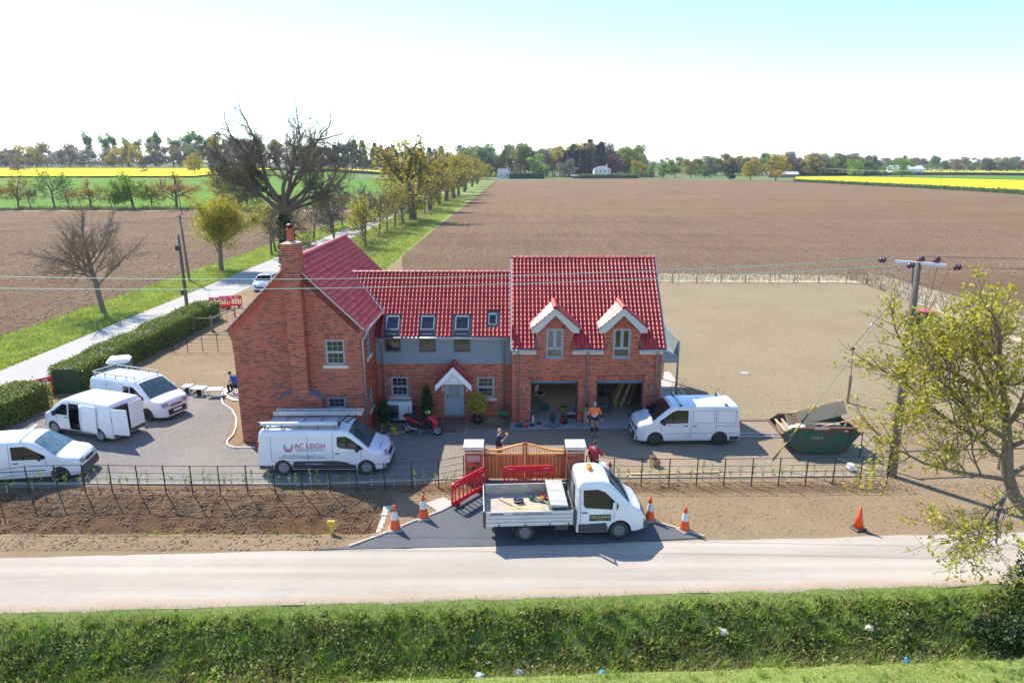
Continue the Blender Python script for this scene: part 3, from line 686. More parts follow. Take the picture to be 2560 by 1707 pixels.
# ---- mid roof backs, underlays
un = MB()
def uq(*p): un.quad(*p)
e = .02
uq((-8.75,32.82,4.40-e),(0,32.82,4.40-e),(0,35.6,7.18-e),(-8.75,35.6,7.18-e))
uq((-.03,32.1,3.98-e),(1.24,32.1,3.98-e),(1.24,33.1,4.98-e),(-.03,33.1,4.98-e)); uq((2.96,32.1,3.98-e),(4.54,32.1,3.98-e),(4.54,33.1,4.98-e),(2.96,33.1,4.98-e)); uq((6.26,32.1,3.98-e),(7.52,32.1,3.98-e),(7.52,33.1,4.98-e),(6.26,33.1,4.98-e))
uq((-.03,33.1,4.98-e),(7.52,33.1,4.98-e),(7.52,36.0,7.88-e),(-.03,36.0,7.88-e))
uq((-6.62,29.92,ZR-3.155-e),(-6.62,33.9,ZR-3.155-e),(XC,33.9,ZR-e),(XC,29.92,ZR-e)); uq((-6.9,33.9,ZR-2.9-e),(-6.9,40.4,ZR-2.9-e),(XC,40.4,ZR-e),(XC,33.9,ZR-e))
uq((-12.93,29.92,ZR-3.155-e),(-12.93,40.4,ZR-3.155-e),(XC,40.4,ZR-e),(XC,29.92,ZR-e))
uq((-6.7,38.5,4.3),(0,38.5,4.3),(0,35.6,7.18),(-6.7,35.6,7.18)); uq((-.03,39.9,3.98),(7.52,39.9,3.98),(7.52,36.0,7.88),(-.03,36.0,7.88))
for c in DORM:
    for sg in (-1,1): uq((c+sg*1.13,32.04,5.04),(c+sg*1.13,33.1,5.04),(c,34.1,5.99),(c,32.04,5.99))
for sg in (-1,1): uq((PX+sg*.88,32.24,2.10),(PX+sg*.88,33.09,2.10),(PX,33.09,3.05),(PX,32.24,3.05))
hpart(un, 'roof', m_under)
tm = np.array([[list(r) for r in m] for m in TL.m]); tc = tm[:,:3,3]
front = (tm[:,1,2] < -.5) & (tc[:,0] > -.1)
dd = np.where(front, tc[:,0]**2*0 + tc[:,1]**2 + (tc[:,2]-12.85)**2, 1e9); pick = np.argsort(dd)[:300]; rest = np.setdiff1d(np.arange(len(tm)), pick)
TVa = np.array(TV); jit = NR.uniform(-.004,.004,(len(rest),1,1))
TVb = TVa.copy(); zz0 = np.concatenate([prof,prof,prof,prof]); TVb[:,2] -= zz0*.62; side_ = np.abs(tm[rest][:,0,2]) > .5
V = np.where(side_[:,None,None], np.einsum('nij,vj->nvi', tm[rest][:,:3,:3], TVb), np.einsum('nij,vj->nvi', tm[rest][:,:3,:3], TVa)) + tc[rest][:,None,:] + jit*tm[rest][:,None,:3,2]
F = (np.array(TF)[None] + (np.arange(len(rest))*len(TV))[:,None,None]).reshape(-1,4)
to = ob('roof_tiling', npmesh('roof_tiling', V.reshape(-1,3), F, m_tile, True)); to.parent = house; to.matrix_parent_inverse = HM; to['kind'] = 'stuff'
tme = npmesh('roof_tile', TVa, np.array(TF), m_tile, True)
for i in pick:
    q = ob('roof_tile', tme, house); q.matrix_local = HM @ TL.m[i]
# ridge tiles
def rtile(L, r=.11, half=PI*.5):
    mb = MB(); mb.smooth = True; n = 8; vs = []
    for y, k in ((0,1.0),(.03,1.12),(.05,1.0),(L,1.0)):
        for i in range(n+1): t = PI/2 - half + 2*half*i/n; vs.append((math.cos(t)*r*k*1.15, y, math.sin(t)*r*k - .03))
    fs = [(j*(n+1)+i, j*(n+1)+i+1, (j+1)*(n+1)+i+1, (j+1)*(n+1)+i) for j in range(3) for i in range(n)] + [tuple(range(n,-1,-1))]
    return mb.add(vs, fs).mesh('ridge_tile', m_tile)
rme = rtile(.31)
def ridge(a, b, seg=.3):
    a, b = Vector(a), Vector(b); L = (b-a).length; k = max(1, round(L/seg)); d = (b-a).normalized(); u = d.cross(Vector((0,0,1))).normalized()
    for i in range(k):
        p = a + d*(L*i/k); q = ob('ridge_tile', rme, house); q.matrix_local = HM @ frame(p, u, d*(L/k/.3), u.cross(d))
ridge((0,35.6,7.22),(-8.7,35.6,7.22)); ridge((7.55,36.0,7.92),(-.06,36.0,7.92)); ridge((XC,40.45,ZR+.03),(XC,29.9,ZR+.03))
for c in DORM: ridge((c,34.25,6.06),(c,32.0,6.06),.32)
ridge((PX,33.05,3.1),(PX,32.2,3.1),.28)
# verges, kneelers, bargeboards
vg = MB()
for sg in (-1,1):
    vg.bar((XC,29.90,ZR-.02),(XC+sg*3.12,29.90,ZR-3.12),.11,.05,(0,0,1))
hpart(vg, 'verge', M('verge_mortar', (.50,.43,.35), rough=.8))
cg = MB()
for sg in (-1,1): 
    for k, dz in ((.13,.02),(.26,.05)): cg.bar((XC+sg*.05,29.985,ZR-.12-k*1.3),(XC+sg*2.85,29.985,ZR-2.92-k*1.3),.05,.085,(0,0,1))
hpart(cg, 'dentil_course', m_brick)
vg = MB()
for x in (-.05,7.56): vg.bar((x,32.1,4.0),(x,36.0,7.9),.05,.06)
hpart(vg, 'verge', M('verge_trim', (.62,.60,.57), rough=.6))
for c in DORM:
    bb = MB()
    bb.prism([(c,6.03),(c+1.16,5.02),(c+1.16,4.80),(c+.86,4.80),(c,5.66),(c-.86,4.80),(c-1.16,4.80),(c-1.16,5.02)], 32.06, 32.10, 'y'); hpart(bb, 'bargeboard', M('pale_sage_paint', (.47,.49,.46), rough=.5))
    sf = MB()
    for sg in (-1,1): sf.quad((c+sg*1.1,32.1,4.99),(c+sg*1.1,32.38,4.99),(c,32.38,5.93),(c,32.1,5.93)); sf.box(min(c+sg*.88,c+sg*1.15),max(c+sg*.88,c+sg*1.15),32.1,32.36,4.80,4.86)
    hpart(sf, 'soffit', CREAM)
    ck = MB()
    for sg in (-1,1): ck.prism([(32.39,3.98),(33.15,5.0),(33.15,5.05),(32.39,5.05)], c+sg*.85-.015, c+sg*.85+.015, 'x')
    for sg in (-1,1): ck.add([(c+sg*.86,32.12,4.03),(c+sg*1.0,32.12,4.06),(c+sg*1.0,33.15,5.09),(c+sg*.86,33.15,5.06)],[(0,1,2,3)])
    hpart(ck, 'cheek', LEAD)
    gt = MB()
    for sg in (-1,1): gt.tube([(c+sg*1.17,32.0,5.03),(c+sg*1.17,33.1,5.03)],.045,8)
    hpart(gt, 'gutter', GALV)
vl = MB()   # valley lead
vl.quad((-6.55,33.75,5.50),(-6.35,33.9,5.55),(-8.35,35.6,7.26),(-8.5,35.5,7.33)); hpart(vl, 'valley', LEAD)
# porch joinery
pb = MB(); pb.prism([(PX,3.03),(PX+.9,2.08),(PX+.9,1.78),(PX,2.70),(PX-.9,1.78),(PX-.9,2.08)], 32.20, 32.24, 'y'); hpart(pb, 'porch_bargeboard', M('white_joinery', (.74,.74,.74), rough=.45))
pb = MB(); pb.box(PX-.55,PX+.55,32.3,32.36,2.12,2.2); pb.prism([(PX-.5,2.2),(PX+.5,2.2),(PX,2.75)],32.38,32.40,'y'); hpart(pb, 'porch_tie', WHITE)
for sg in (-1,1):
    pb = MB(); x = PX+sg*.62; pb.bar((x,33.08,1.5),(x,33.08,2.15),.07); pb.bar((x,33.05,1.62),(x,32.35,2.13),.06); pb.bar((x,33.05,2.13),(x,32.26,2.13),.07); hpart(pb, 'porch_bracket', WHITE)
# rooflights: frames on the slope
def rooflight(x0, x1, d0, d1, low):
    mx = frame(Vector((0,32.82,4.40)), Vector((1,0,0)), Vector((0,r2,r2)), Vector((0,-r2,r2))); k = 1/r2
    a, b = d0*k, d1*k; f = MB(); t = .09
    f.box(x0,x0+t,a,b,-.03,.075,mx); f.box(x1-t,x1,a,b,-.03,.075,mx); f.box(x0+t,x1-t,b-.1,b,-.03,.085,mx); f.box(x0+t,x1-t,a+low,a+low+.09,-.03,.08,mx)
    w_ = hpart(f, 'rooflight', ANTH); 
    s_ = MB(); q = .05
    A, B, C, E = x0+t, x1-t, a+low+.09, b-.1
    s_.box(A,A+q,C,E,-.03,.085,mx); s_.box(B-q,B,C,E,-.03,.085,mx); s_.box(A+q,B-q,E-.09,E,-.03,.10,mx); s_.box(A+q,B-q,C,C+q,-.03,.085,mx); hpart(s_, 'sash', GALV, w_)
    g = MB(); g.box(A+q,B-q,C+q,E-.09,.04,.05,mx); hpart(g, 'pane', GLASSW, w_)
    if low > .05:
        g = MB(); g.box(x0+t,x1-t,a,a+low,-.03,.05,mx); hpart(g, 'lower_flashing', ANTH, w_)
        g = MB(); g.box(x0+.18,x1-.18,a+.10,a+.125,.05,.062,mx); hpart(g, 'trim_bar', GALV, w_)
    g = MB(); g.box(x0-.05,x0-.002,a,b+.05,-.02,.03,mx); g.box(x1+.002,x1+.05,a,b+.05,-.02,.03,mx); g.box(x0-.002,x1+.002,b+.002,b+.06,-.02,.035,mx)
    if low <= .05: g.box(x0-.05,x1+.05,a-.12,a-.002,-.02,.05,mx)
    hpart(g, 'flashing', LEAD, w_)
for (x0,x1) in SKX: rooflight(x0,x1,.03,.93,.26)
rooflight(-1.27,-.67,.40,1.03,.02)
# gutters and downpipes
def gutter(*p, r=.06):
    g = MB(); g.smooth = True; g.tube(p, r, 10); hpart(g, 'gutter', GALV)
gutter((XR+.1,32.74,4.36),(-.05,32.74,4.36)); gutter((-.05,32.03,3.93),(1.2,32.03,3.93)); gutter((2.98,32.03,3.93),(4.50,32.03,3.93)); gutter((6.28,32.03,3.93),(7.55,32.03,3.93))
gutter((-6.57,29.9,5.42),(-6.57,33.85,5.42)); gutter((-12.98,29.9,5.42),(-12.98,40.4,5.42))
fb = MB()
for (a,b) in ((0.0,1.2),(2.98,4.5),(6.28,7.45)): fb.box(a,b,32.30,32.385,3.66,3.86)
hpart(fb, 'fascia', CREAM)
def downpipe(x, y, zt, wy, z0=.08, wx=0):
    g = MB(); g.smooth = True; g.tube([(x,y,zt),(x,y,zt-.12),(x+wx,wy,zt-.45),(x+wx,wy,z0)],.045,8); o = hpart(g, 'downpipe', GALV)
    h_ = MB(); h_.lathe([(.05,-.1),(.09,.06)],8,rot((x,y,zt-.06))); hpart(h_, 'hopper', GALV, o)
downpipe(.3,32.03,3.93,32.33); downpipe(3.72,32.03,3.93,32.33); downpipe(7.15,32.03,3.93,32.33)
downpipe(-6.5,32.74,4.36,33.0,.9); downpipe(-.42,32.74,4.36,33.0)
downpipe(-6.57,29.93,5.42,29.93,.08,-.2); downpipe(-12.98,30.4,5.42,30.4,.1,.2)
# chimney shoulders, cap and pot
for q_ in (0,1):
    sh = MB()
    sh.add([(CX0-.70,CYF-.03,2.27),(CX0,CYF-.03,2.64),(CX0,30,2.74),(CX0-.70,30,2.37)],[(0,1,2,3)]) if q_ == 0 else sh.add([(CX1+.60,CYF-.03,2.27),(CX1,CYF-.03,2.64),(CX1,30,2.74),(CX1+.60,30,2.37)],[(0,1,2,3)])
    hpart(sh, 'chimney_shoulder', LEAD)

cp = MB(); cp.box(CX0+.005,CX1-.005,CYF+.005,30.34,9.0,9.375); cp.add([(CX0-.02,CYF-.02,9.38),(CX1+.02,CYF-.02,9.38),(CX1+.02,30.36,9.38),(CX0-.02,30.36,9.38),(CX0+.2,CYF+.2,9.47),(CX1-.2,CYF+.2,9.47),(CX1-.2,30.14,9.47),(CX0+.2,30.14,9.47)],[(0,1,5,4),(1,2,6,5),(2,3,7,6),(3,0,4,7),(4,5,6,7),(3,2,1,0)])
chm = hpart(cp, 'chimney_cap', m_mortar)
pt = MB(); pt.smooth = True; pt.lathe([(.17,0),(.16,.04),(.145,.08),(.14,.48),(.165,.50),(.165,.56)],16,rot(((CX0+CX1)/2,29.95,9.46))); hpart(pt, 'chimney_pot', M('terracotta', (.42,.10,.05), rough=.7), chm)
pt = MB(); pt.smooth = True; pt.lathe([(.10,0),(.10,.1),(.17,.1),(.17,.13),(.07,.2)],12,rot(((CX0+CX1)/2,29.95,10.02))); hpart(pt, 'cowl', M('cowl_metal', (.10,.025,.03), rough=.4), chm)
# garage interior
gi = MB(); I0, I1 = .15, 7.3
gi.quad((I0,38,0),(I1,38,0),(I1,38,2.45),(I0,38,2.45)); gi.quad((I0,YG+.22,0),(I0,38,0),(I0,38,2.45),(I0,YG+.22,2.45)); gi.quad((I1,YG+.22,0),(I1,38,0),(I1,38,2.45),(I1,YG+.22,2.45)); gi.quad((I0,YG+.2,2.45),(I1,YG+.2,2.45),(I1,38,2.45),(I0,38,2.45))
gi.box(3.34,4.18,YG+.02,YG+.24,0,2.45); gi.box(.16,.9,YG+.02,YG+.24,0,2.45); gi.box(6.58,7.29,YG+.02,YG+.24,0,2.45)
hpart(gi, 'garage_lining', M('bare_plaster', (.20,.16,.12), rough=.9, col2=(.15,.12,.09), scale=1.5))
for h in gdoor:
    g = MB(); g.smooth = True; g.tube([(h[0]+.02,YG+.16,2.21),(h[1]-.02,YG+.16,2.21)],.115,12); g.box(h[0]+.02,h[1]-.02,YG+.06,YG+.1,2.1,2.28); q = hpart(g, 'roller_door', M('blue_grey_steel', (.12,.19,.25), rough=.4))
    for x in (h[0]+.03,h[1]-.03): g = MB(); g.box(x-.03,x+.03,YG+.1,YG+.16,.05,2.1); hpart(g, 'guide_rail', ANTH, q)
LED = Memit('lit_batten', (1.0,.93,.78), 4.0)
for (x,y,lx) in ((2.4,35.6,1.1),(5.25,34.6,.55)):
    t_ = thing('ceiling_batten', 'lit strip light under the ceiling of the %s garage bay' % ('empty' if x < 3 else 'timber-filled'), 'lamp', (x,y,2.32))
    g = MB(); g.box(-lx/2,lx/2,-.05,.05,-.03,0); g.build('diffuser', LED, t_); g = MB(); g.box(-lx/2-.02,lx/2+.02,-.06,.06,0,.04); g.build('housing', WHITE, t_)
# wall lights
for x in (.6,6.93):
    g = MB(); g.box(x-.025,x+.025,YG-.09,YG-.01,1.72,1.95); hpart(g, 'wall_light', GALV)
# balcony
bl = MB(); bl.box(7.47,9.1,36.1,39.6,2.25,2.33); dk = hpart(bl, 'balcony_deck', M('slate_deck', (.12,.16,.19), rough=.3, col2=(.16,.2,.23), scale=5))
bl = MB(); bl.box(7.47,9.15,36.02,36.09,2.12,2.34); bl.box(9.1,9.16,36.09,39.6,2.12,2.34); hpart(bl, 'balcony_beam', GALV)
for (x,y) in ((9.13,36.05),(9.13,39.5),(8.55,37.6)):
    g = MB(); g.box(x-.05,x+.05,y-.05,y+.05,.05,3.35 if x > 9 else 2.2); hpart(g, 'balcony_post', GALV)
GB = Mglass('balustrade_glass', (.72,.86,.80), .70)
g = MB(); g.box(9.115,9.13,36.12,39.4,2.38,3.30); hpart(g, 'balustrade_pane', GB); g = MB(); g.box(7.5,9.05,39.48,39.495,2.38,3.30); hpart(g, 'balustrade_pane', GB)
g = MB(); g.bar((9.12,36.1,3.32),(9.12,39.5,3.32),.04); hpart(g, 'handrail', GALV)
# ------------------------------------------------------------------ vegetation
BARK = M('bark', (.27,.21,.15), rough=.95, col2=(.16,.125,.09), scale=6, stretch=(3,3,.6), bump=.02)
BARKD = M('dark_bark', (.17,.14,.11), rough=.95, col2=(.10,.085,.068), scale=5, stretch=(3,3,.6), bump=.03)
TWIG = M('twig_bark', (.17,.13,.09), rough=.95)
L_YG = Mleaf('yellow_green_leaf', [(.390,.351,.046),(.494,.442,.065),(.338,.351,.039),(.546,.468,.078)])
L_OAK = Mleaf('spring_oak_leaf', [(.338,.260,.046),(.442,.338,.058),(.286,.260,.039),(.494,.390,.078)])
L_GRN = Mleaf('fresh_green_leaf', [(.175,.288,.037),(.250,.375,.056),(.138,.237,.037),(.300,.413,.075)])
L_OLV = Mleaf('olive_leaf', [(.240,.210,.075),(.315,.270,.090),(.195,.180,.068)])
L_BRN = Mleaf('budding_twig', [(.24,.17,.09),(.30,.21,.10),(.2,.15,.08)], .2)
L_ORG = Mleaf('copper_bud_leaf', [(.40,.22,.07),(.46,.28,.09),(.36,.24,.07)])
L_GRY = Mleaf('grey_twig', [(.230,.189,.155),(.297,.250,.203),(.203,.169,.142)], .15)
L_DRK = Mleaf('dark_evergreen_leaf', [(.035,.069,.035),(.056,.100,.044),(.025,.050,.027)], .15)
L_CON = Mleaf('conifer_needle', [(.045,.083,.068),(.068,.112,.083),(.033,.063,.054)], .1)
L_MID = Mleaf('mid_green_leaf', [(.150,.240,.060),(.210,.300,.075),(.120,.195,.053)])
L_PUR = Mleaf('purple_leaf', [(.156,.039,.058),(.208,.052,.072),(.117,.033,.046)])
L_IVY = Mleaf('ivy_leaf', [(.045,.075,.02),(.07,.11,.03),(.035,.055,.018)], .15)
L_GRS = Mleaf('grass_blade', [(.312,.377,.072),(.432,.494,.099),(.240,.325,.061),(.504,.481,.165)], .35, noise=(.7,.28))
L_WEED = Mleaf('weed_leaf', [(.15,.215,.045),(.235,.29,.065),(.11,.16,.038),(.32,.33,.095),(.29,.235,.11),(.13,.19,.04)], .35, noise=(1.0,.45))
L_DEAD = Mleaf('dry_stalk', [(.30,.23,.13),(.24,.18,.1),(.36,.28,.17)], .15)
class Tree:
    def __init__(s, seed): s.r = random.Random(seed); s.br = []; s.tips = []
    def rv(s, k=1): return Vector((s.r.gauss(0,k), s.r.gauss(0,k), s.r.gauss(0,k)))
    def limb(s, p, d, L, r, lev, P):
        """grow one limb: P holds per-level settings"""
        seg = P['seg'][lev]; n = max(2, int(L/seg)); pts = [p.copy()]; rs = [r]; d = d.normalized(); q = p.copy()
        wob = P['wob'][lev]; up = P['up'][lev]; tp = P['taper'][lev]
        for i in range(n):
            d = (d + s.rv(wob) + Vector((0,0,up))).normalized(); q = q + d*(L/n); pts.append(q.copy()); rs.append(max(r*(1-(1-tp)*(i+1)/n), P['rmin']))
        s.br.append((pts, rs, lev))
        if lev >= P['lev']:
            for k in range(len(pts)-1): s.tips.append((pts[k+1], (pts[k+1]-pts[k]).normalized()))
            return
        nc = P['n'][lev]; nc = s.r.randint(*nc) if isinstance(nc, tuple) else nc
        for i in range(nc):
            t = P['from'][lev] + (1-P['from'][lev])*(i+s.r.random()*.9)/nc; k = min(n-1, int(t*n)); f = t*n-k
            bp = pts[k].lerp(pts[k+1], min(1,f)); bd = (pts[k+1]-pts[k]).normalized(); br_ = rs[k]*(1-f)+rs[k+1]*f
            ax = bd.cross(s.rv()).normalized(); an = math.radians(s.r.uniform(*P['ang'][lev]))
            nd = (Matrix.Rotation(an,3,ax) @ bd)
            s.limb(bp, nd, L*s.r.uniform(*P['len'][lev])*(1-P.get('sh',.45)*t), min(br_*P['rr'][lev], br_*.9), lev+1, P)
        # the leader carries on
        if P.get('lead', True): s.limb(pts[-1], d, L*P['ll'][lev], rs[-1], lev+1, P)
    def wood(s, thick=0.0):
        V = []; F = []; o = 0
        for pts, rs, lev in s.br:
            n = (9,7,5,4,3,3,3)[min(lev,6)]; P = np.array([tuple(p) for p in pts]); k = len(P)
            T = np.gradient(P, axis=0); T /= np.linalg.norm(T, axis=1, keepdims=True)+1e-9
            ref = np.array([0,0,1.0]) if abs(T[0,2]) < .8 else np.array([1.0,0,0])
            A = np.cross(T, ref); A /= np.linalg.norm(A, axis=1, keepdims=True)+1e-9; B = np.cross(A, T)
            t = np.arange(n)*2*PI/n; R = np.array(rs)[:,None,None] + thick
            ring = P[:,None,:] + R*(np.cos(t)[None,:,None]*A[:,None,:] + np.sin(t)[None,:,None]*B[:,None,:])
            V.append(ring.reshape(-1,3)); I = o + np.arange(k*n).reshape(k, n); J = np.roll(I, -1, 1)
            F.append(np.stack([I[:-1], J[:-1], J[1:], I[1:]], -1).reshape(-1,4)); o += k*n
        return np.concatenate(V), np.concatenate(F)
def cards(C, size, rng, jit=0.0, flat=0.0, aspect=.6, D=None):
    """leaf-shaped quads at points C"""
    n = len(C); C = C + rng.normal(0, 1, (n,3))*jit if jit else C
    a = rng.normal(0,1,(n,3)) if D is None else D + rng.normal(0,.45,(n,3)); a /= np.linalg.norm(a,axis=1,keepdims=True)
    b = rng.normal(0,1,(n,3)); b[:,2] *= (1-flat); b -= a*(a*b).sum(1,keepdims=True); b /= np.linalg.norm(b,axis=1,keepdims=True)+1e-9
    s_ = size*rng.uniform(.55,1.35,(n,1)); c = np.cross(a, b)*s_*.18
    V = np.stack([C, C+a*s_*.5+b*s_*aspect*.5+c, C+a*s_, C+a*s_*.5-b*s_*aspect*.5+c], 1).reshape(-1,3)
    return V, np.arange(n*4).reshape(n,4)
def join(parts):
    V = []; F = []; o = 0
    for v, f in parts: V.append(v); F.append(f+o); o += len(v)
    return np.concatenate(V), np.concatenate(F)
def tippts(t): return np.array([tuple(p) for p,_ in t.tips])
def tree_obj(name, label, t, loc, leafm, lsize, per, jit, seed, barkm=BARK, group=None, rz=0, extra=None, keep=1.0):
    root = thing(name, label, 'tree', loc, rz, group)
    V, F = t.wood(); ob('trunk', npmesh('trunk', V, F, barkm, True), root)
    rng = np.random.default_rng(seed); C = tippts(t)
    if keep < 1: C = C[rng.random(len(C)) < keep]
    C = np.repeat(C, per, 0); V, F = cards(C, lsize, rng, jit); ob('crown', npmesh('crown', V, F, leafm), root)
    return root
UP = Vector((0,0,1))
P_OAK = dict(lev=5, seg=[1.0,.55,.45,.35,.28,.22], wob=[.08,.13,.18,.2,.2,.2], up=[.02,.015,.02,.02,.015,.01], taper=[.7,.55,.5,.45,.4,.4], rmin=.010, n=[7,(5,6),(4,6),(4,5),(3,4),0], **{'from':[.55,.34,.3,.25,.15,0]}, ang=[(35,85),(25,50),(25,52),(25,50),(25,50),(20,50)], len=[(.62,.92),(.42,.62),(.5,.7),(.45,.65),(.45,.65),(.5,.7)], rr=[.55,.55,.55,.55,.55,.6], ll=[.5,.6,.6,.55,.5,.5], sh=.25)
# --- the great bare oak with its ivied trunk
def grow_oak(seed):
    t = Tree(seed)
    T0 = [Vector((0,0,-.1)), Vector((.05,0,2.5)), Vector((0,.1,5)), Vector((-.05,0,7.4)), Vector((0,0,8.8))]
    t.br.append(([p.copy() for p in T0], [.75,.55,.5,.48,.45], 0))
    for i in range(13):
        an = math.radians(-80+160*i/12+t.r.uniform(-4,4)); R = 3.5+2.5*max(0,math.cos(an))**.8; dy = (-.45,.1,.5,-.1)[i%4]
        t.limb(Vector((.3*math.sin(an),dy*.3,t.r.uniform(7.0,8.7))), Vector((math.sin(an),dy,math.cos(an)+.08)), R, .15+.10*math.cos(an), 1, P_OAK)
    for i in range(22):   # epicormic shoots low down the trunk
        a = t.r.uniform(0,6.28); t.limb(Vector((.4*math.cos(a),.4*math.sin(a),t.r.uniform(3.2,7.2))), Vector((math.cos(a),math.sin(a),t.r.uniform(-.3,.1))), t.r.uniform(1.6,3.0), .05, 3, P_OAK)
    return t
t = grow_oak(8)
V, F = t.wood(.003)
oak = thing('oak_tree', 'great bare oak with twisting limbs and an ivy-covered trunk beside the lane', 'tree', (-24.6,75,0)); oak.scale = (1.02,1.02,1.06)
ob('trunk', npmesh('trunk', V, F, BARKD, True), oak)
C = tippts(t); rng = np.random.default_rng(5); Cl = C[C[:,2] < 8.6]; V, F = join([cards(np.repeat(Cl,2,0), .14, rng, .12), cards(C[rng.random(len(C)) < .35], .11, rng, .1)]); ob('crown', npmesh('crown', V, F, L_OLV), oak)
n = 5200; h = rng.uniform(0,1,n)**.8*6.8; a = rng.uniform(0,6.28,n); r = np.interp(h,[0,2.5,5,7],[.9,.72,.62,.5])*(.85+.3*rng.random(n)); V, F = cards(np.stack([r*np.cos(a),r*np.sin(a),h],1), .26, rng, .05, aspect=.85); ob('ivy', npmesh('ivy', V, F, L_IVY), oak)
# --- young lane-side trees on the west verge
P_YNG = dict(lev=4, seg=[.8,.5,.4,.3,.25], wob=[.05,.1,.13,.16,.18], up=[.03,.05,.06,.05,.03], taper=[.75,.5,.45,.4,.4], rmin=.009, n=[9,(6,8),(5,6),(3,5),0], **{'from':[.36,.15,.15,.1,0]}, ang=[(30,55),(25,48),(25,45),(20,45),(20,40)], len=[(.85,1.1),(.5,.72),(.48,.66),(.5,.7),(.5,.7)], rr=[.5,.55,.55,.6,.6], ll=[.62,.5,.5,.5,.5], sh=.35)
P_ASH = dict(P_YNG, ang=[(38,62),(28,55),(25,50),(22,48),(20,40)], n=[9,(6,8),(5,7),(4,5),0], rmin=.008, wob=[.06,.12,.14,.16,.18], up=[.02,.04,.05,.04,.03]); P_ASH['from'] = [.5,.2,.15,.1,0]
t = Tree(12); t.limb(Vector((0,0,-.1)), Vector((-.05,0,1)), 4.7, .24, 0, P_ASH)
tree_obj('ash_tree', 'bare grey-brown tree just budding on the grass verge beyond the lane', t, (-35.7,58.4,0), L_BRN, .10, 1, .08, 1, BARK, keep=.5)
t = Tree(9); t.limb(Vector((0,0,-.1)), Vector((0,0,1)), 4.7, .24, 0, P_YNG)
tree_obj('maple_tree', 'round yellow-green tree in new leaf on the lane verge beside the twin poles', t, (-35.0,81.8,0), L_YG, .17, 4, .26, 2, BARK).scale = (1.22,1.22,1.0)
# --- the foreground tree at the road edge, leaning over from the right
P_FG = dict(lev=4, seg=[.7,.5,.4,.3,.22], wob=[.06,.13,.16,.18,.2], up=[.02,.03,.05,.06,.05], taper=[.7,.45,.45,.4,.4], rmin=.007, n=[6,(6,8),(5,7),(4,5),0], **{'from':[.2,.2,.15,.1,0]}, ang=[(40,75),(30,60),(28,55),(25,55),(20,50)], len=[(.8,1.1),(.5,.75),(.5,.7),(.5,.7),(.5,.7)], rr=[.55,.55,.55,.6,.6], ll=[.6,.5,.5,.5,.5], sh=.3)
t = Tree(33); 
tr = [Vector((0,0,-.2)), Vector((-.1,0,.9)), Vector((-.55,.05,2.0)), Vector((-1.45,.1,2.9)), Vector((-1.75,.15,3.6)), Vector((-1.9,.2,4.6)), Vector((-2.2,.2,5.8))]
t.br.append(([p.copy() for p in tr], [.30,.24,.21,.18,.165,.145,.12], 0))
def fl(p, d, L, r): t.limb(Vector(p), Vector(d), L, r, 1, P_FG)
fl((-2.2,.2,5.8),(-.12,.1,1),2.9,.10); fl((-2.2,.2,5.7),(-.8,.2,.75),2.9,.09); fl((-1.9,.2,4.7),(-1,-.1,.55),3.1,.085); fl((-1.8,.15,4.0),(-1,.25,.3),3.3,.085); fl((-1.65,.15,3.4),(-1,.0,.08),3.1,.08); fl((-1.6,.1,3.2),(-.9,-.35,-.02),3.0,.07)
fl((-2.0,.2,5.2),(.6,.4,.9),2.9,.085); fl((-1.7,.1,3.6),(.9,.3,.5),3.0,.08); fl((-1.9,.2,4.4),(.8,-.3,.6),2.8,.08); fl((-1.2,.1,2.6),(1,.2,.45),2.6,.07); fl((-2.1,.2,5.5),(-.3,.9,.6),2.6,.08); fl((-2.0,.2,5.0),(-.5,-.8,.6),2.4,.07)
fgt = tree_obj('sycamore_tree', 'leaning roadside tree with bright yellow-green new leaves beside the power pole', t, (16.9,19.0,0), L_YG, .12, 4, .06, 7, BARK, keep=.55)
rng = np.random.default_rng(8); n = 900; h = rng.uniform(0,1,n)**1.5*2.2; a = rng.uniform(0,6.28,n); rr = .9*(1-h/2.6)*rng.random(n)**.5; 
V, F = cards(np.stack([-.6+rr*np.cos(a)*1.3, rr*np.sin(a)*.8-.3, h*.9-.2],1), .13, rng, .05); q = ob('ivy', npmesh('ivy', V, F, L_IVY), fgt)
# --- library of smaller trees, copied along the lane, the headland and the far woods
P_MED = dict(lev=3, seg=[1.0,.8,.6,.5], wob=[.06,.17,.2,.22], up=[.02,.05,.05,.03], taper=[.7,.5,.45,.4], rmin=.03, n=[7,(5,6),(4,6),0], **{'from':[.38,.2,.15,0]}, ang=[(35,70),(30,60),(28,55),(25,50)], len=[(.75,1.0),(.5,.75),(.5,.7),(.5,.7)], rr=[.55,.6,.6,.6], ll=[.6,.5,.5,.5], sh=.35)
LIB = {}
def lib_tree(key, seed, L, r, leafm, ls, per, jit, P=P_MED, barkm=BARKD, keep=1.0):
    t = Tree(seed); t.limb(Vector((0,0,-.1)), Vector((0,0,1)), L, r, 0, P); C = tippts(t); rng = np.random.default_rng(seed)
    if keep < 1: C = C[rng.random(len(C)) < keep]
    V, F = t.wood(); wm = npmesh('trunk', V, F, barkm, True); V, F = cards(np.repeat(C, per, 0), ls, rng, jit); LIB[key] = (wm, npmesh('crown', V, F, leafm), float(C[:,2].max()))
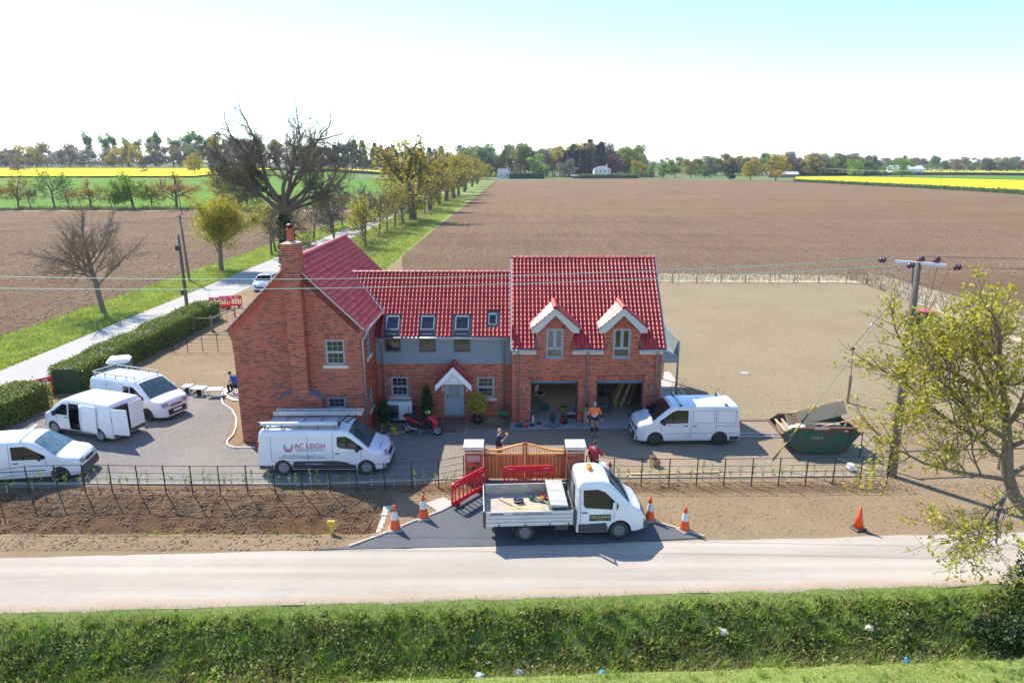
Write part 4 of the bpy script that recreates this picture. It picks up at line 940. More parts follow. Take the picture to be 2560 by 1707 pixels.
def blob_tree(key, seed, H, Wd, leafm, n, ls, base=.22, lobes=9, trunk=.3):
    """far tree: leaf clumps through several uneven lobes, on a trunk with limbs"""
    rng = np.random.default_rng(seed); pts = []
    for k in range(lobes):
        a = rng.uniform(0,6.28); rad = Wd*.32*rng.random()**.6; zc = H*rng.uniform(base+.12,.86); sc_ = (1-abs(zc/H-.5)*.9)
        c = np.array([rad*np.cos(a)*sc_*1.5, rad*np.sin(a)*sc_*1.5, zc]); s_ = np.array([Wd*.19, Wd*.19, H*.12])*rng.uniform(.7,1.25)
        p = rng.normal(0,1,(n//lobes,3)); p /= np.linalg.norm(p,axis=1,keepdims=True); p *= rng.uniform(.55,1.08,(len(p),1)); pts.append(c + p*s_)
    C = np.concatenate(pts); V, F = cards(C, ls, rng, .1, aspect=.8); mb = MB(); tp = (0,0,H*.62)
    mb.tube([(0,0,-.2),(0.05*H*.2,0,H*base),tp],[trunk,trunk*.75,trunk*.25],6)
    for k in range(6):
        c = pts[k].mean(0); mb.tube([(0,0,H*(base+.04*k)),tuple(c*.6+np.array([0,0,H*.12])),tuple(c)],[trunk*.4,trunk*.25,.05],4)
    LIB[key] = (mb.mesh('trunk', BARKD), npmesh('crown', V, F, leafm), H)
def plant(key, name, label, x, y, H, group=None, rz=None, leafm=None, wide=1.0):
    wm, cm, h0 = LIB[key]; k = H/h0; root = thing(name, label, 'tree', (x, y, float(hz(x,y))), RNG.uniform(0,6.28) if rz is None else rz, group); root.scale = (k*wide,k*wide,k)
    ob('trunk', wm, root); c = ob('crown', cm, root)
    if leafm: c.material_slots[0].link = 'OBJECT'; c.material_slots[0].material = leafm
    return root
lib_tree('oak_a', 51, 6.2, .5, L_OAK, .42, 3, .35); lib_tree('oak_b', 52, 6.4, .5, L_OAK, .42, 3, .38); lib_tree('yng_a', 53, 4.2, .16, L_OAK, .24, 3, .3); lib_tree('yng_b', 54, 4.3, .15, L_YG, .24, 3, .3)
lib_tree('bare_a', 55, 4.4, .15, L_BRN, .16, 2, .25); lib_tree('round_a', 56, 3.6, .2, L_GRN, .34, 5, .32); lib_tree('round_b', 57, 3.7, .2, L_ORG, .22, 4, .3); lib_tree('bare_b', 58, 4.2, .17, L_GRY, .2, 2, .25)
# lane-side rows
G1 = 'trees lining the lane'
for i, (x,y,H,k,lab) in enumerate([(-27.0,104,9.0,'bare_b','grey bare tree rising close behind the house roof'),(-24.3,112,7.5,'yng_a','small olive-leaved tree just behind the gable roof'),(-22.2,104,8.2,'yng_b','yellow-green forked tree standing nearest the gable ridge'),(-23.4,121,9.0,'bare_a','brown budding sapling tree with an ivied stem by the lane'),(-23.2,127.4,9.2,'yng_a','slim olive tree beside the ivied sapling'),(-23.0,135,9.4,'yng_a','slim tree between the two other saplings by the lane'),(-22.8,143.8,8.6,'yng_b','last slim sapling before the great lane oaks')]):
    plant(k, 'lane_tree', lab, x, y, H, G1)
plant('oak_a', 'oak_tree', 'largest golden oak leaning over the lane, dark trunk in full view', -22.0,153.6,18.5,'golden oaks along the lane', wide=1.2)
plant('oak_b', 'oak_tree', 'second golden oak with a stout ivied trunk behind the largest', -21.7,183.7,14.5,'golden oaks along the lane', wide=1.2)
for i, y in enumerate((211,226,245,259,275,300,330,365,400,440)):
    plant(('oak_b','oak_a')[i%2], 'oak_tree', 'golden spring oak in the receding row beside the lane', -21.3+.002*y*i*.1+(i%3-1)*.8, y, 15.5+1.5*math.sin(i*2.1), 'oaks receding along the lane')
for i, y in enumerate((138,152,170,188,205,230,262,300)): plant(('bare_a','yng_a')[i%2], 'lane_sapling', 'thin sapling in the row between the lane oaks', -21.9+(i%2)*.5, y+3, 7+i%3, 'saplings between the oaks')
for i, (x,y,H,k) in enumerate([(-33.8,96,8,'bare_b'),(-34.4,108,8.5,'bare_a'),(-34.0,118,9,'bare_b'),(-33.6,128,8,'bare_a'),(-34.5,140,9,'bare_b'),(-34.2,155,8.5,'bare_b'),(-34.6,100,7.5,'yng_a'),(-35.2,134,7.5,'yng_a')]):
    plant(k, 'verge_tree', ('grey bare twiggy tree' if k == 'bare_b' else 'brown budding tree' if k == 'bare_a' else 'olive-leaved tree')+' on the far side of the lane behind the oak', x, y, H, 'bare trees across the lane')
# headland row in front of the wheat
for i, (x,H,k,lab,lm) in enumerate([(-141,9,'yng_a','olive tree at the field corner of the wheat headland',None),(-135.8,9.6,'yng_a','olive-green tree beside the bramble bush on the headland',None),(-126.5,11.2,'yng_b','tall lime-green upright tree on the headland',L_GRN),(-115.1,8.3,'round_b','sparse tan tree on the wheat headland',L_OAK),(-110,6.6,'bare_a','small bare tree between the tan and the bright green trees',None),(-104.7,10.0,'round_a','dense bright green round tree on the wheat headland',None),(-98.5,7.2,'yng_b','thin lime sapling beside the bright green round tree',None),(-92.2,10.4,'round_b','copper-budded round tree on the wheat headland',None),(-77.6,13.5,'oak_b','tall olive-leaved tree on the headland next to the pine',L_OAK),(-72.5,9.6,'round_a','bright green tree between the headland and the great oak',None)]):
    plant(k, 'headland_tree', lab, x, 190+i%3, H, 'trees along the wheat headland', leafm=lm, wide=1.3)
for x in (-131.5,-121): plant('bare_a', 'headland_sapling', 'thin bare sapling on the wheat headland', x, 190, 6.8, 'bare saplings on the headland')
blob_tree('bushy', 60, 10, 9, L_MID, 1500, .62, .1); blob_tree('bushy2', 61, 10, 10, L_GRY, 1700, .5, .15, 11); blob_tree('bushy3', 62, 10, 8, L_GRN, 1400, .6, .08); blob_tree('tall', 63, 20, 9, L_MID, 1700, .75, .12, 12); blob_tree('dome', 64, 12, 11, L_OAK, 1700, .65, .12, 12); blob_tree('poplar', 65, 24, 6, L_MID, 1500, .8, .1, 12)
def conifer(key, seed, H, Wd):
    rng = np.random.default_rng(seed); n = 1500; h = rng.random(n)**.75; r = Wd/2*(1-h)**.8*rng.uniform(.5,1.05,n)*(1+.25*np.sin(h*34)); a = rng.uniform(0,6.28,n)
    C = np.stack([r*np.cos(a), r*np.sin(a), H*(.1+.9*h)],1); D = np.stack([np.cos(a),np.sin(a),-.25+0*a],1); V, F = cards(C, .9, rng, .05, aspect=.5, D=D)
    mb = MB(); mb.tube([(0,0,-.2),(0,0,H*.5),(0,0,H*.97)],[.35,.22,.04],6); LIB[key] = (mb.mesh('trunk', BARKD), npmesh('crown', V, F, L_CON), H)
conifer('conif', 66, 18, 6)
plant('conif','pine_tree','dark leaning pine at the lane end of the wheat headland',-84,205,11.5,wide=1.5)
plant('dome','ivied_oak','ivied bare oak standing in the yellow rape field edge',-330,470,15,leafm=L_GRY); plant('bushy2','thorn_bush','small bare thorn standing at the rape field edge',-250,476,6.5)
plant('dome','field_oak','tan spreading oak where the west rape field ends',-212,470,14.5,leafm=L_OAK); plant('bushy','field_tree','dense dark green rounded tree at the end of the rape field',-199,475,17.5,leafm=L_DRK); plant('bushy3','field_tree','pale green bushy tree behind the dark rounded tree',-180,480,9,leafm=L_MID)
ADJ = {}
for m_, a_ in ((L_GRY,'grey leafless'),(L_MID,'mid-green'),(L_OLV,'olive'),(L_OAK,'golden'),(L_DRK,'dark green'),(L_CON,'blue-green'),(L_GRN,'bright green')): ADJ[m_.name] = a_
SHP = dict(bushy='bushy tree',bushy2='twiggy round tree',bushy3='compact tree',dome='domed tree',tall='tall tree',poplar='slender poplar',conif='pointed fir')
def row(n, x0, x1, yf, Hf, keys, name, place, group, mats, seed):
    r = random.Random(seed)
    for i in range(n):
        x = x0 + (x1-x0)*(i+.5+r.uniform(-.35,.35))/n; k = r.choice(keys); m_ = r.choice(mats); plant(k, name, ADJ[m_.name]+' '+SHP[k]+' '+place, x, yf(x)+r.uniform(-14,14), Hf(x)*r.uniform(.8,1.18), group, leafm=m_, wide=r.uniform(.9,1.3) if k not in ('poplar','conif') else 1.3)
W1 = ['bushy','bushy2','dome','bushy3','tall']
# north-west woods behind the west rape field
row(44,-700,-240,lambda x: 640,lambda x: 21,W1,'woodland_tree','in the wood behind the west rape field','wood behind the west rape field',[L_GRY,L_MID,L_OLV,L_GRY,L_OAK],1)
row(17,-395,-265,lambda x: 660,lambda x: 31,['poplar'],'poplar_tree','in the tall row above the western wood','row of tall poplars',[L_MID,L_GRN,L_MID],2)
row(14,-275,-205,lambda x: 650,lambda x: 26,['tall','dome','poplar'],'woodland_tree','beside the tall poplar row','trees beside the poplar row',[L_GRY,L_MID,L_OAK],3)
row(36,-205,-60,lambda x: 660,lambda x: 23,['conif','conif','tall','poplar','bushy'],'plantation_tree','in the plantation behind the lane oaks','plantation behind the lane oaks',[L_CON,L_CON,L_MID,L_DRK],4)
# woods round the white houses
row(46,-45,110,lambda x: 600,lambda x: 24,['tall','dome','bushy2','tall'],'park_tree','in the wood behind the white house','wood behind the white house',[L_GRY,L_MID,L_OLV,L_OAK,L_MID],5)
row(9,42,75,lambda x: 578,lambda x: 26,['conif'],'fir_tree','standing beside the white house','firs beside the white house',[L_CON],6)
plant('bushy3','lime_tree','bright green dense tree in front of the firs',20,545,19,wide=1.3); plant('bushy2','bare_tree','grey leafless tree right of the bright green one',42,545,15); plant('dome','copper_beech','dark purple copper beech beside the white house',80,568,18,leafm=L_PUR); plant('tall','tall_ash','tall airy tree rising over the white house',64,585,29,leafm=L_OLV)
for i,(x,y,H,m,k) in enumerate([(-18,500,12,L_OAK,'dome'),(-26,520,15,L_OAK,'dome'),(100,560,14,L_OAK,'dome'),(108,545,12,L_GRN,'bushy3'),(118,548,13,L_MID,'bushy'),(128,552,17,L_GRN,'bushy3'),(140,550,15,L_OLV,'dome'),(150,548,12,L_MID,'bushy'),(158,560,16,L_GRY,'bushy2'),(95,540,9,L_MID,'bushy')]): plant(k,'garden_tree','leafy tree along the garden boundary across the ploughed field',x,y,H,'trees along the far garden boundary',leafm=m)
row(40,160,330,lambda x: 640,lambda x: 18,W1,'woodland_tree','in the wood between the red-roofed house and the church','wood between the red roof and the church',[L_GRY,L_MID,L_OLV,L_OAK],7)
plant('dome','field_oak','golden oak with ivied trunk at the near corner of the east rape field',176,468,18,leafm=L_OAK,wide=1.2); plant('dome','field_oak','broad golden oak beside the gap to the rape field',163,480,15,leafm=L_OAK); plant('bushy','field_tree','dark ivied tree left of the golden oak',148,476,12,leafm=L_DRK)
plant('dome','field_oak','round green oak in the middle of the east green field',265,545,15,leafm=L_GRN); plant('dome','field_oak','larger green oak on the east rape field edge',300,540,16,leafm=L_GRN,wide=1.15); plant('dome','field_oak','tan spreading oak at the far end of the east rape field',462,480,17,leafm=L_OAK,wide=1.3); plant('bushy2','bare_tree','thin bare tree in the east green field',390,500,9)
row(110,330,1150,lambda x: 880-.1*x,lambda x: 17,W1,'woodland_tree','in the hazy woods beyond the east rape field','far eastern woods',[L_GRY,L_MID,L_OLV,L_DRK,L_MID],8)
row(50,-1100,-560,lambda x: 900,lambda x: 21,W1,'woodland_tree','on the hazy far western skyline','far western skyline',[L_GRY,L_MID,L_OLV],9)
row(60,-60,900,lambda x: 1150,lambda x: 17,W1,'woodland_tree','on the faint farthest skyline behind the church','farthest skyline',[L_GRY,L_MID,L_DRK],10)
# ---- hedges
def hedge(name, label, pts, w, h, leafm, n, ls, seed, core=L_DRK, rag=.15, cat='hedge', group=None):
    """clipped hedge along a polyline: dark core with leaf-sized faces over its sides and top"""
    rng = np.random.default_rng(seed); P = np.array(pts, float); seg = np.linalg.norm(np.diff(P,axis=0),axis=1); cum = np.r_[0,np.cumsum(seg)]; Lh = cum[-1]
    root = thing(name, label, cat, (P[0,0],P[0,1],0), 0, group); o0 = np.array([P[0,0],P[0,1],0])
    def at(s_): return np.stack([np.interp(s_,cum,P[:,0]), np.interp(s_,cum,P[:,1])],1)
    def nrm(s_):
        k = np.clip(np.searchsorted(cum,s_)-1,0,len(seg)-1); d = np.diff(P,axis=0)[k]; d = d/np.linalg.norm(d,axis=1,keepdims=True); return np.stack([-d[:,1],d[:,0]],1)
    s_ = rng.uniform(0,Lh,n); t = rng.uniform(-1,1,n); f = rng.random(n); hh = h*(1+.12*fnoise(s_,s_*0,.9,seed%9)); ww = w*(1+.15*fnoise(s_,s_*0,1.3,seed%7))
    side = f < (2*h/(2*h+w)); z = np.where(side, rng.random(n)**.8*hh, hh*(1-.12*t**2)); q = np.where(side, np.sign(t)*ww/2*(1-.2*(z/hh)**4), t*ww/2)
    c = at(s_); nn = nrm(s_); C = np.stack([c[:,0]+nn[:,0]*q, c[:,1]+nn[:,1]*q, z+hz(c[:,0],c[:,1])],1) - o0; V, F = cards(C, ls, rng, rag*.4, aspect=.75)
    ob('foliage', npmesh('foliage', V, F, leafm), root)
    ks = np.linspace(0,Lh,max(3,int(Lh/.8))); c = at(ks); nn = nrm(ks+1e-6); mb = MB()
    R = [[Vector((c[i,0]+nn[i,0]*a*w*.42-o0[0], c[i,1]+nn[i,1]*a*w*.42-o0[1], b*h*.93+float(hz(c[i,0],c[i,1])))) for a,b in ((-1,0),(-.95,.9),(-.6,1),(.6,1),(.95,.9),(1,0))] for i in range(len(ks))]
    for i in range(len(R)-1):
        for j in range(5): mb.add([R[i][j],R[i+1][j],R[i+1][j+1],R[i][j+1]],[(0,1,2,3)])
    mb.add(R[0],[tuple(range(6))]); mb.add(R[-1],[tuple(range(6))]); mb.build('dark_core', core, root); return root  # solid filler core, coloured dark for the shade behind the leaves
L_HDG = Mleaf('clipped_hedge_leaf', [(.163,.200,.037),(.250,.288,.056),(.112,.144,.031),(.300,.325,.069)], .25)
hedge('clipped_hedge','long clipped green hedge between the yard and the lane',[(-25.4,37.0),(-25.6,43),(-25.5,50),(-25.4,56.2)],1.9,1.55,L_HDG,26000,.11,3)
hedge('clipped_hedge','short hedge end by the red barrier next to the small van',[(-26.3,29.0),(-25.9,35.0)],1.9,1.35,L_HDG,10000,.11,4)
hedge('field_hedge','low green hedge in front of the east rape field',[(180,446),(199,344),(204,274),(210,190),(214,100)],2.2,1.7,L_MID,7000,.6,5)
hedge('garden_hedge','dark clipped hedge beside the white cottage',[(-2,520),(24,522)],3,4,L_DRK,1800,.6,6); hedge('garden_hedge','long low green hedge in front of the white house',[(50,527),(95,534)],3,3,L_MID,1800,.6,7)
hedge('field_hedge','dark hedge line behind the west rape field',[(-900,612),(-330,606),(-190,602)],2.5,2.2,L_DRK,5000,.8,8,core=L_DRK); hedge('field_hedge','hedge line along the far east green field',[(240,640),(430,655),(640,500)],2.5,2.4,L_DRK,3500,.8,9)
hedge('field_hedge','long hedge behind the lane oaks under the plantation',[(-190,560),(-45,556)],2.5,2.2,L_DRK,2500,.8,10)

def wood_mass(name, label, x0, x1, y0, H, n, leafm, seed, ls=1.5):
    rng = np.random.default_rng(seed); x = rng.uniform(x0,x1,n); y = y0+rng.uniform(-9,9,n); top = H*(.72+.3*fnoise(x,x*0+seed,.09,seed)+.22*fnoise(x,y,.35,seed+3)); z = top*rng.random(n)**.6; V, F = cards(np.stack([x,y,hz(x,y)+z],1), ls, rng, .2, aspect=.8); tag(ob(name, npmesh(name, V, F, leafm)), label, None, None, 'stuff')
wood_mass('far_wood','undergrowth and crowns of the wood behind the west rape field',-760,-180,668,15,12000,L_GRY,1); wood_mass('far_wood','massed trees under the plantation behind the lane oaks',-215,-45,680,14,5000,L_CON,2); wood_mass('far_wood','massed trees behind the white house',-50,120,620,14,5000,L_OLV,3); wood_mass('far_wood','massed trees left of the church tower',110,360,668,11,6000,L_MID,4); wood_mass('far_wood','massed hazy trees of the far eastern woods',330,1250,830,11,14000,L_MID,5); wood_mass('far_wood','massed hazy trees on the far western skyline',-1300,-560,920,13,8000,L_GRY,6); wood_mass('far_wood','massed faint trees on the farthest skyline',-100,1500,1200,14,14000,L_GRY,7,2.2)
# ------------------------------------------------------------------ vehicles
def wheel_mesh(R, w, rimf, spokes, m_rim, steel=False):
    t = MB(); t.smooth = True; rx = Matrix.Rotation(PI/2,4,'X')
    t.lathe([(rimf*R,-w/2+.01),(.93*R,-w/2),(R,-w/2+.035),(R,w/2-.035),(.93*R,w/2),(rimf*R,w/2-.01)],26,rx,cap=False)
    r = MB(); r.smooth = False; rr = rimf*R
    r.lathe([(rr,-w/2+.012),(rr*.93,-w/2+.014),(rr*.88,-w/2+.05),(.001,-w/2+.05)],20,rx,cap=False); r.lathe([(rr,w/2-.012),(rr*.9,w/2-.05),(.001,w/2-.05)],20,rx,cap=False)
    r.lathe([(.001,-w/2+.014),(rr*.22,-w/2+.014),(rr*.25,-w/2+.05)],12,rx,cap=False)
    for k in range(spokes):
        a = 2*PI*k/spokes; c, s_ = math.cos(a), math.sin(a)
        if steel: r.lathe([(.02,-w/2+.02),(.03,-w/2+.049)],6,Matrix.Translation((rr*.62*c,0,rr*.62*s_)) @ rx,cap=True)
        else: r.bar((rr*.15*c,-w/2+.026,rr*.15*s_),(rr*.95*c,-w/2+.026,rr*.95*s_),rr*.2,.022,(0,1,0))
    return t.mesh('tyre', RUBBER), r.mesh('rim', m_rim)
def add_wheels(root, xs, hw, R, w, meshes, zc=None, dual=()):
    tm, rm = meshes
    for x in xs:
        for sg in (-1,1):
            o = bpy.data.objects.new('wheel', None); COL.objects.link(o); o.parent = root; o.location = (x, sg*(hw-w/2+.005), zc or R); o.rotation_euler = (0,0,0 if sg < 0 else PI)
            ob('tyre', tm, o); ob('rim', rm, o)
class Body:
    """lofted vehicle shell: x forward, y left, z up; top profile (x,z); widths by height"""
    def __init__(s, L, W, top, belt=1.05, tumble=.10, r=.13, z0=.24, nose=.5, nosek=.28, tail=.25, tailk=.06, wheels=(), wr=.37, crown=.035, wz=.33, step=.04, x0=None):
        s.x0 = -L/2 if x0 is None else x0; s.x1 = s.x0+L; s.W = W; s.tx = np.array([p[0] for p in top]); s.tz = np.array([p[1] for p in top]); s.belt = belt; s.tum = tumble; s.r = r; s.z0 = z0
        s.nose, s.nosek, s.tail, s.tailk, s.wheels, s.wr, s.crown, s.wz = nose, nosek, tail, tailk, wheels, wr, crown, wz; s.step = step
    def ztop(s, x):
        d = .05; return (np.interp(x-d,s.tx,s.tz)+2*np.interp(x,s.tx,s.tz)+np.interp(x+d,s.tx,s.tz))/4
    def w0(s, x):
        t = np.clip((x-(s.x1-s.nose))/s.nose,0,1); q = np.clip(((s.x0+s.tail)-x)/s.tail,0,1); return s.W/2*(1-s.nosek*t**2.4-s.tailk*q**2.5)
    def hw(s, x, z):
        zt = s.ztop(x); w = s.w0(x); w = w - s.tum*np.clip(z-s.belt,0,9) - .05*np.clip((.5-z)/.3,0,1)**2
        r = np.minimum(s.r, (zt-s.z0)*.4); k = np.clip((z-(zt-r))/r,0,1); return w - r*(1-np.sqrt(np.maximum(0,1-k*k*.98)))
    def zroof(s, x, y):
        h = s.hw(x, s.ztop(x)); return s.ztop(x) + s.crown*(1-np.clip(np.abs(y)/h,0,1)**2)
    def shell(s, root, mat, name='body', skip=None):
        xs = np.concatenate([np.arange(s.x0, s.x1, s.step), [s.x1]]); nz = 30; nr = 8; rows = []
        for x in xs:
            zt = float(s.ztop(x)); t = np.linspace(0,1,nz); z = s.z0 + (zt-s.z0)*t; z = np.where(t > .8, s.z0+(zt-s.z0)*(1-(1-t)/.2*.2*np.sqrt(np.clip((1-t)/.2,0,1))**.6), z); h = s.hw(x, z); side = np.stack([np.full(nz,x), h, z],1)
            yr = h[-1]*(1-np.linspace(0,1,nr+1)[1:]); rf = np.stack([np.full(nr,x), yr, s.zroof(x,yr)],1); rows.append(np.concatenate([[[x,0,s.z0]], side, rf]))
        A = np.array(rows); nx, m, _ = A.shape
        for (wx, k) in s.wheels:
            d = A[:,:,[0,2]] - np.array([wx,s.wz]); rr = np.linalg.norm(d,axis=2); m_ = (np.abs(rr-s.wr) < .032) & (A[:,:,1] > .3)
            f = s.wr/np.maximum(rr,1e-6); B = np.array([wx,s.wz]) + d*f[...,None]; A[:,:,0] = np.where(m_, B[:,:,0], A[:,:,0]); A[:,:,2] = np.where(m_, np.maximum(B[:,:,1],s.z0), A[:,:,2])
        I = np.arange(nx*m).reshape(nx,m); F = np.stack([I[:-1,:-1],I[1:,:-1],I[1:,1:],I[:-1,1:]],-1).reshape(-1,4); V = A.reshape(-1,3); C = V[F].mean(1); keep = np.ones(len(F),bool)
        for (wx, k) in s.wheels: keep &= ~((np.hypot(C[:,0]-wx,C[:,2]-s.wz) < s.wr-.005) & (C[:,1] > .35) & (C[:,2] < s.wz+s.wr))
        if skip is not None: keepR = keep & ~skip(C, 1); keepL = keep & ~skip(C, -1)
        else: keepL = keepR = keep
        VM = V.copy(); VM[:,1] *= -1; n = len(V); FF = np.concatenate([F[keepR], F[keepL][:,::-1]+n])
        me = npmesh(name, np.concatenate([V,VM]), FF, mat, True)
        b = bmesh.new(); b.from_mesh(me); 
        for i in (0, nx-1):
            vs = [b.verts.new(A[i,j]) for j in range(m)] + [b.verts.new(A[i,j]*np.array([1,-1,1])) for j in range(m-1,0,-1)]
            try: b.faces.new(vs)
            except Exception: pass
        bmesh.ops.remove_doubles(b, verts=b.verts, dist=.002); bmesh.ops.recalc_face_normals(b, faces=b.faces); b.to_mesh(me); b.free()
        return ob(name, me, root)
    def panel(s, root, name, mat, pts, side=-1, off=.008, th=.0, sub=.12):
        """flat-drawn outline (x,z) laid on the body side"""
        P = []
        for (x0,z0),(x1,z1) in zip(pts, pts[1:]+pts[:1]):
            n = max(1,int(math.hypot(x1-x0,z1-z0)/sub))
            for i in range(n): P.append((x0+(x1-x0)*i/n, z0+(z1-z0)*i/n))
        mb = MB(); cx = sum(p[0] for p in P)/len(P); cz = sum(p[1] for p in P)/len(P); V = []
        for f in (1,.55,0.0001):
            for (x,z) in P: X, Z = cx+(x-cx)*f, cz+(z-cz)*f; V.append((X, side*(float(s.hw(X,Z))+off), Z))
        n = len(P); F = [(k*n+i,k*n+(i+1)%n,(k+1)*n+(i+1)%n,(k+1)*n+i) for k in range(2) for i in range(n)]
        mb.add(V,F); mb.smooth = True; return mb.build(name, mat, root)
    def line(s, root, name, mat, pts, side=-1, wd=.014, off=.004):
        mb = MB()
        for (x0,z0),(x1,z1) in zip(pts, pts[1:]):
            n = max(1,int(math.hypot(x1-x0,z1-z0)/.1))
            for i in range(n):
                a = (x0+(x1-x0)*i/n, z0+(z1-z0)*i/n); b = (x0+(x1-x0)*(i+1)/n, z0+(z1-z0)*(i+1)/n); f = lambda p: (p[0], side*(float(s.hw(p[0],p[1]))+off), p[1]); mb.bar(f(a),f(b),.006,wd) if abs(x1-x0) > abs(z1-z0) else mb.bar(f(a),f(b),wd,.006,(0,1,0))
        return mb.build(name, mat, root)
    def screen(s, root, xr, xc, mat=SCREEN, name='windscreen', fr=.86, fc=.9, off=.012, nx=8, ny=10):
        V = []
        for i in range(nx+1):
            x = xr+(xc-xr)*i/nx; f = fr+(fc-fr)*i/nx
            for j in range(ny+1):
                y = (-1+2*j/ny)*float(s.w0(x) - s.tum*max(0,float(s.ztop(x))-s.belt))*f; V.append((x+off*.6, y, float(s.zroof(x,y))+off))
        mb = MB(); mb.smooth = True; mb.add(V,[(i*(ny+1)+j,(i+1)*(ny+1)+j,(i+1)*(ny+1)+j+1,i*(ny+1)+j+1) for i in range(nx) for j in range(ny)]); return mb.build(name, mat, root)
    def nosepatch(s, root, name, mat, y0, y1, z0, z1, off=.012, ny=10, nz=5):
        """strip wrapped on the front face, spanning half-widths y0..y1 at heights z0..z1"""
        V = []
        for j in range(nz+1):
            z = z0+(z1-z0)*j/nz
            for i in range(ny+1):
                y = y0+(y1-y0)*i/ny; lo, hi = s.x1-1.2, s.x1
                if float(s.hw(hi,z)) >= abs(y) and float(s.ztop(hi)) >= z: x = hi
                else:
                    for _ in range(18):
                        m = (lo+hi)/2
                        if float(s.hw(m,min(z,float(s.ztop(m))))) > abs(y) and float(s.zroof(m,y)) > z: lo = m
                        else: hi = m
                    x = lo
                V.append((x+off, y+(off*.7 if y > 0 else -off*.7)*(abs(y) > .4), z+off*.3))
        mb = MB(); mb.smooth = True; mb.add(V,[(j*(ny+1)+i,j*(ny+1)+i+1,(j+1)*(ny+1)+i+1,(j+1)*(ny+1)+i) for j in range(nz) for i in range(ny)]); return mb.build(name, mat, root)
def mirror_pair(root, B, x, z, mat=BLACK, sz=1.0):
    for sg in (-1,1):
        mb = MB(); y = float(B.hw(x,z)); mb.bbox(x-.10*sz,x+.02,y+.05,y+.24*sz,z-.02,z+.24*sz,.04); mb.bar((x-.02,y-.03,z+.02),(x-.02,y+.08,z+.04),.06)
        if sg < 0: mb.v = [(a,-b,c) for a,b,c in mb.v]
        mb.build('mirror', mat, root)
def underbody(root, B, mat=None):
    mb = MB(); mb.box(B.x0+.12,B.x1-.2,-B.W/2+.16,B.W/2-.16,.20,.62); mb.build('underbody', mat or BLACK, root)
    for (wx,k) in B.wheels:
        for sg in (-1,1):
            m2 = MB(); m2.smooth = True; pr = [(wx+(B.wr+.01)*math.cos(a),B.wz+(B.wr+.01)*math.sin(a)) for a in np.linspace(-.25,PI+.25,18)]; y0, y1 = sorted((sg*(B.W/2-.34),sg*(B.W/2-.012)))
            V = [(x,y0,z) for x,z in pr]+[(x,y1,z) for x,z in pr]; n = len(pr); m2.add(V,[(i,i+1,n+i+1,n+i) for i in range(n-1)]); m2.build('wheel_arch', BLACK, root)
def tail(root, B, z0, z1, both=True):
    for sg in (-1,1):
        mb = MB(); x = B.x0; y = float(B.hw(x+.02,(z0+z1)/2)); mb.bbox(x-.012,x+.09,y-.10,y+.012,z0,z1,.015)
        if sg < 0: mb.v = [(a,-b,c) for a,b,c in mb.v]
        mb.build('tail_light', REDLENS, root)
def head(root, B, y0, y1, z0, z1, mat=HEAD):
    B.nosepatch(root,'headlight',mat,y0,y1,z0,z1,.014,6,3); B.nosepatch(root,'headlight',mat,-y1,-y0,z0,z1,.014,6,3)
def handle(root, B, x, z, mat=BLACK, side=-1):
    mb = MB(); y = float(B.hw(x,z)); mb.bbox(x-.1,x+.1,y-.005,y+.03,z-.02,z+.02,.012)
    if side < 0: mb.v = [(a,-b,c) for a,b,c in mb.v]
    mb.build('door_handle', mat, root)
WH_ALLOY = wheel_mesh(.335,.215,.66,6,RIM); WH_STEEL = wheel_mesh(.335,.215,.62,10,RIMD,True); WH_GREY = wheel_mesh(.35,.22,.6,9,M('dusty_steel_rim',(.16,.155,.15),rough=.6),True); WH_MULTI = wheel_mesh(.335,.215,.68,9,M('grey_hubcap',(.3,.31,.33),rough=.4))
def seams(root, B, ls, side):
    B.line(root,'panel_gap',M('panel_gap_shadow',(.12,.12,.125),rough=.8) if 'panel_gap_shadow' not in bpy.data.materials else bpy.data.materials['panel_gap_shadow'],ls,side)
# ---- long white security van with ladders
v = thing('panel_van','long white panel van with red and grey signwriting parked against the gable','van',(-7.95,27.45,.012),math.radians(.4))
B = Body(5.48,1.95,[(-2.74,.6),(-2.735,1.35),(-2.68,1.86),(-2.55,1.94),(-1,1.955),(.7,1.95),(1.0,1.90),(1.2,1.79),(1.95,1.18),(2.1,1.10),(2.45,1.02),(2.62,.9),(2.7,.72),(2.74,.45)],belt=1.08,tumble=.12,r=.12,wheels=((1.81,0),(-1.69,0)),wr=.375,nosek=.34,nose=.75)
B.shell(v,WHITE); underbody(v,B); add_wheels(v,(1.81,-1.69),.955,.335,.215,WH_ALLOY); B.screen(v,1.08,1.93,fr=.84,fc=.93)
for sd_ in (-1,1):
    B.panel(v,'side_window',GLASSD,[(.62,1.70),(.98,1.72),(1.18,1.62),(1.70,1.22),(1.66,1.13),(.72,1.22),(.60,1.32)],sd_)
    seams(v,B,[(.42,1.82),(.42,.5)],sd_); seams(v,B,[(1.62,1.15),(1.60,.72)],sd_); seams(v,B,[(-2.15,1.72),(-2.15,.62),(.42,.62)],sd_); seams(v,B,[(-.62,1.75),(-.62,.5)],sd_)
    B.panel(v,'sill_graphic',M('slate_graphic',(.045,.06,.065),rough=.35) if sd_ < 0 else bpy.data.materials['slate_graphic'],[(-1.30,.48),(-1.2,.64),(.5,.66),(.95,.60),(1.35,.42),(1.40,.28),(-1.30,.28)],sd_,.007)
    B.panel(v,'rear_cladding',DGREY,[(-2.70,.42),(-2.1,.42),(-2.1,.27),(-2.70,.27)],sd_,.012); handle(v,B,.62,.98,BLACK,sd_)
B.nosepatch(v,'front_bumper',DGREY,-.78,.78,.26,.44,.02); B.nosepatch(v,'grille',BLACK,-.42,.42,.66,.84,.016); head(v,B,.42,.78,.80,.98); tail(v,B,.95,1.5); mirror_pair(v,B,1.52,1.12)
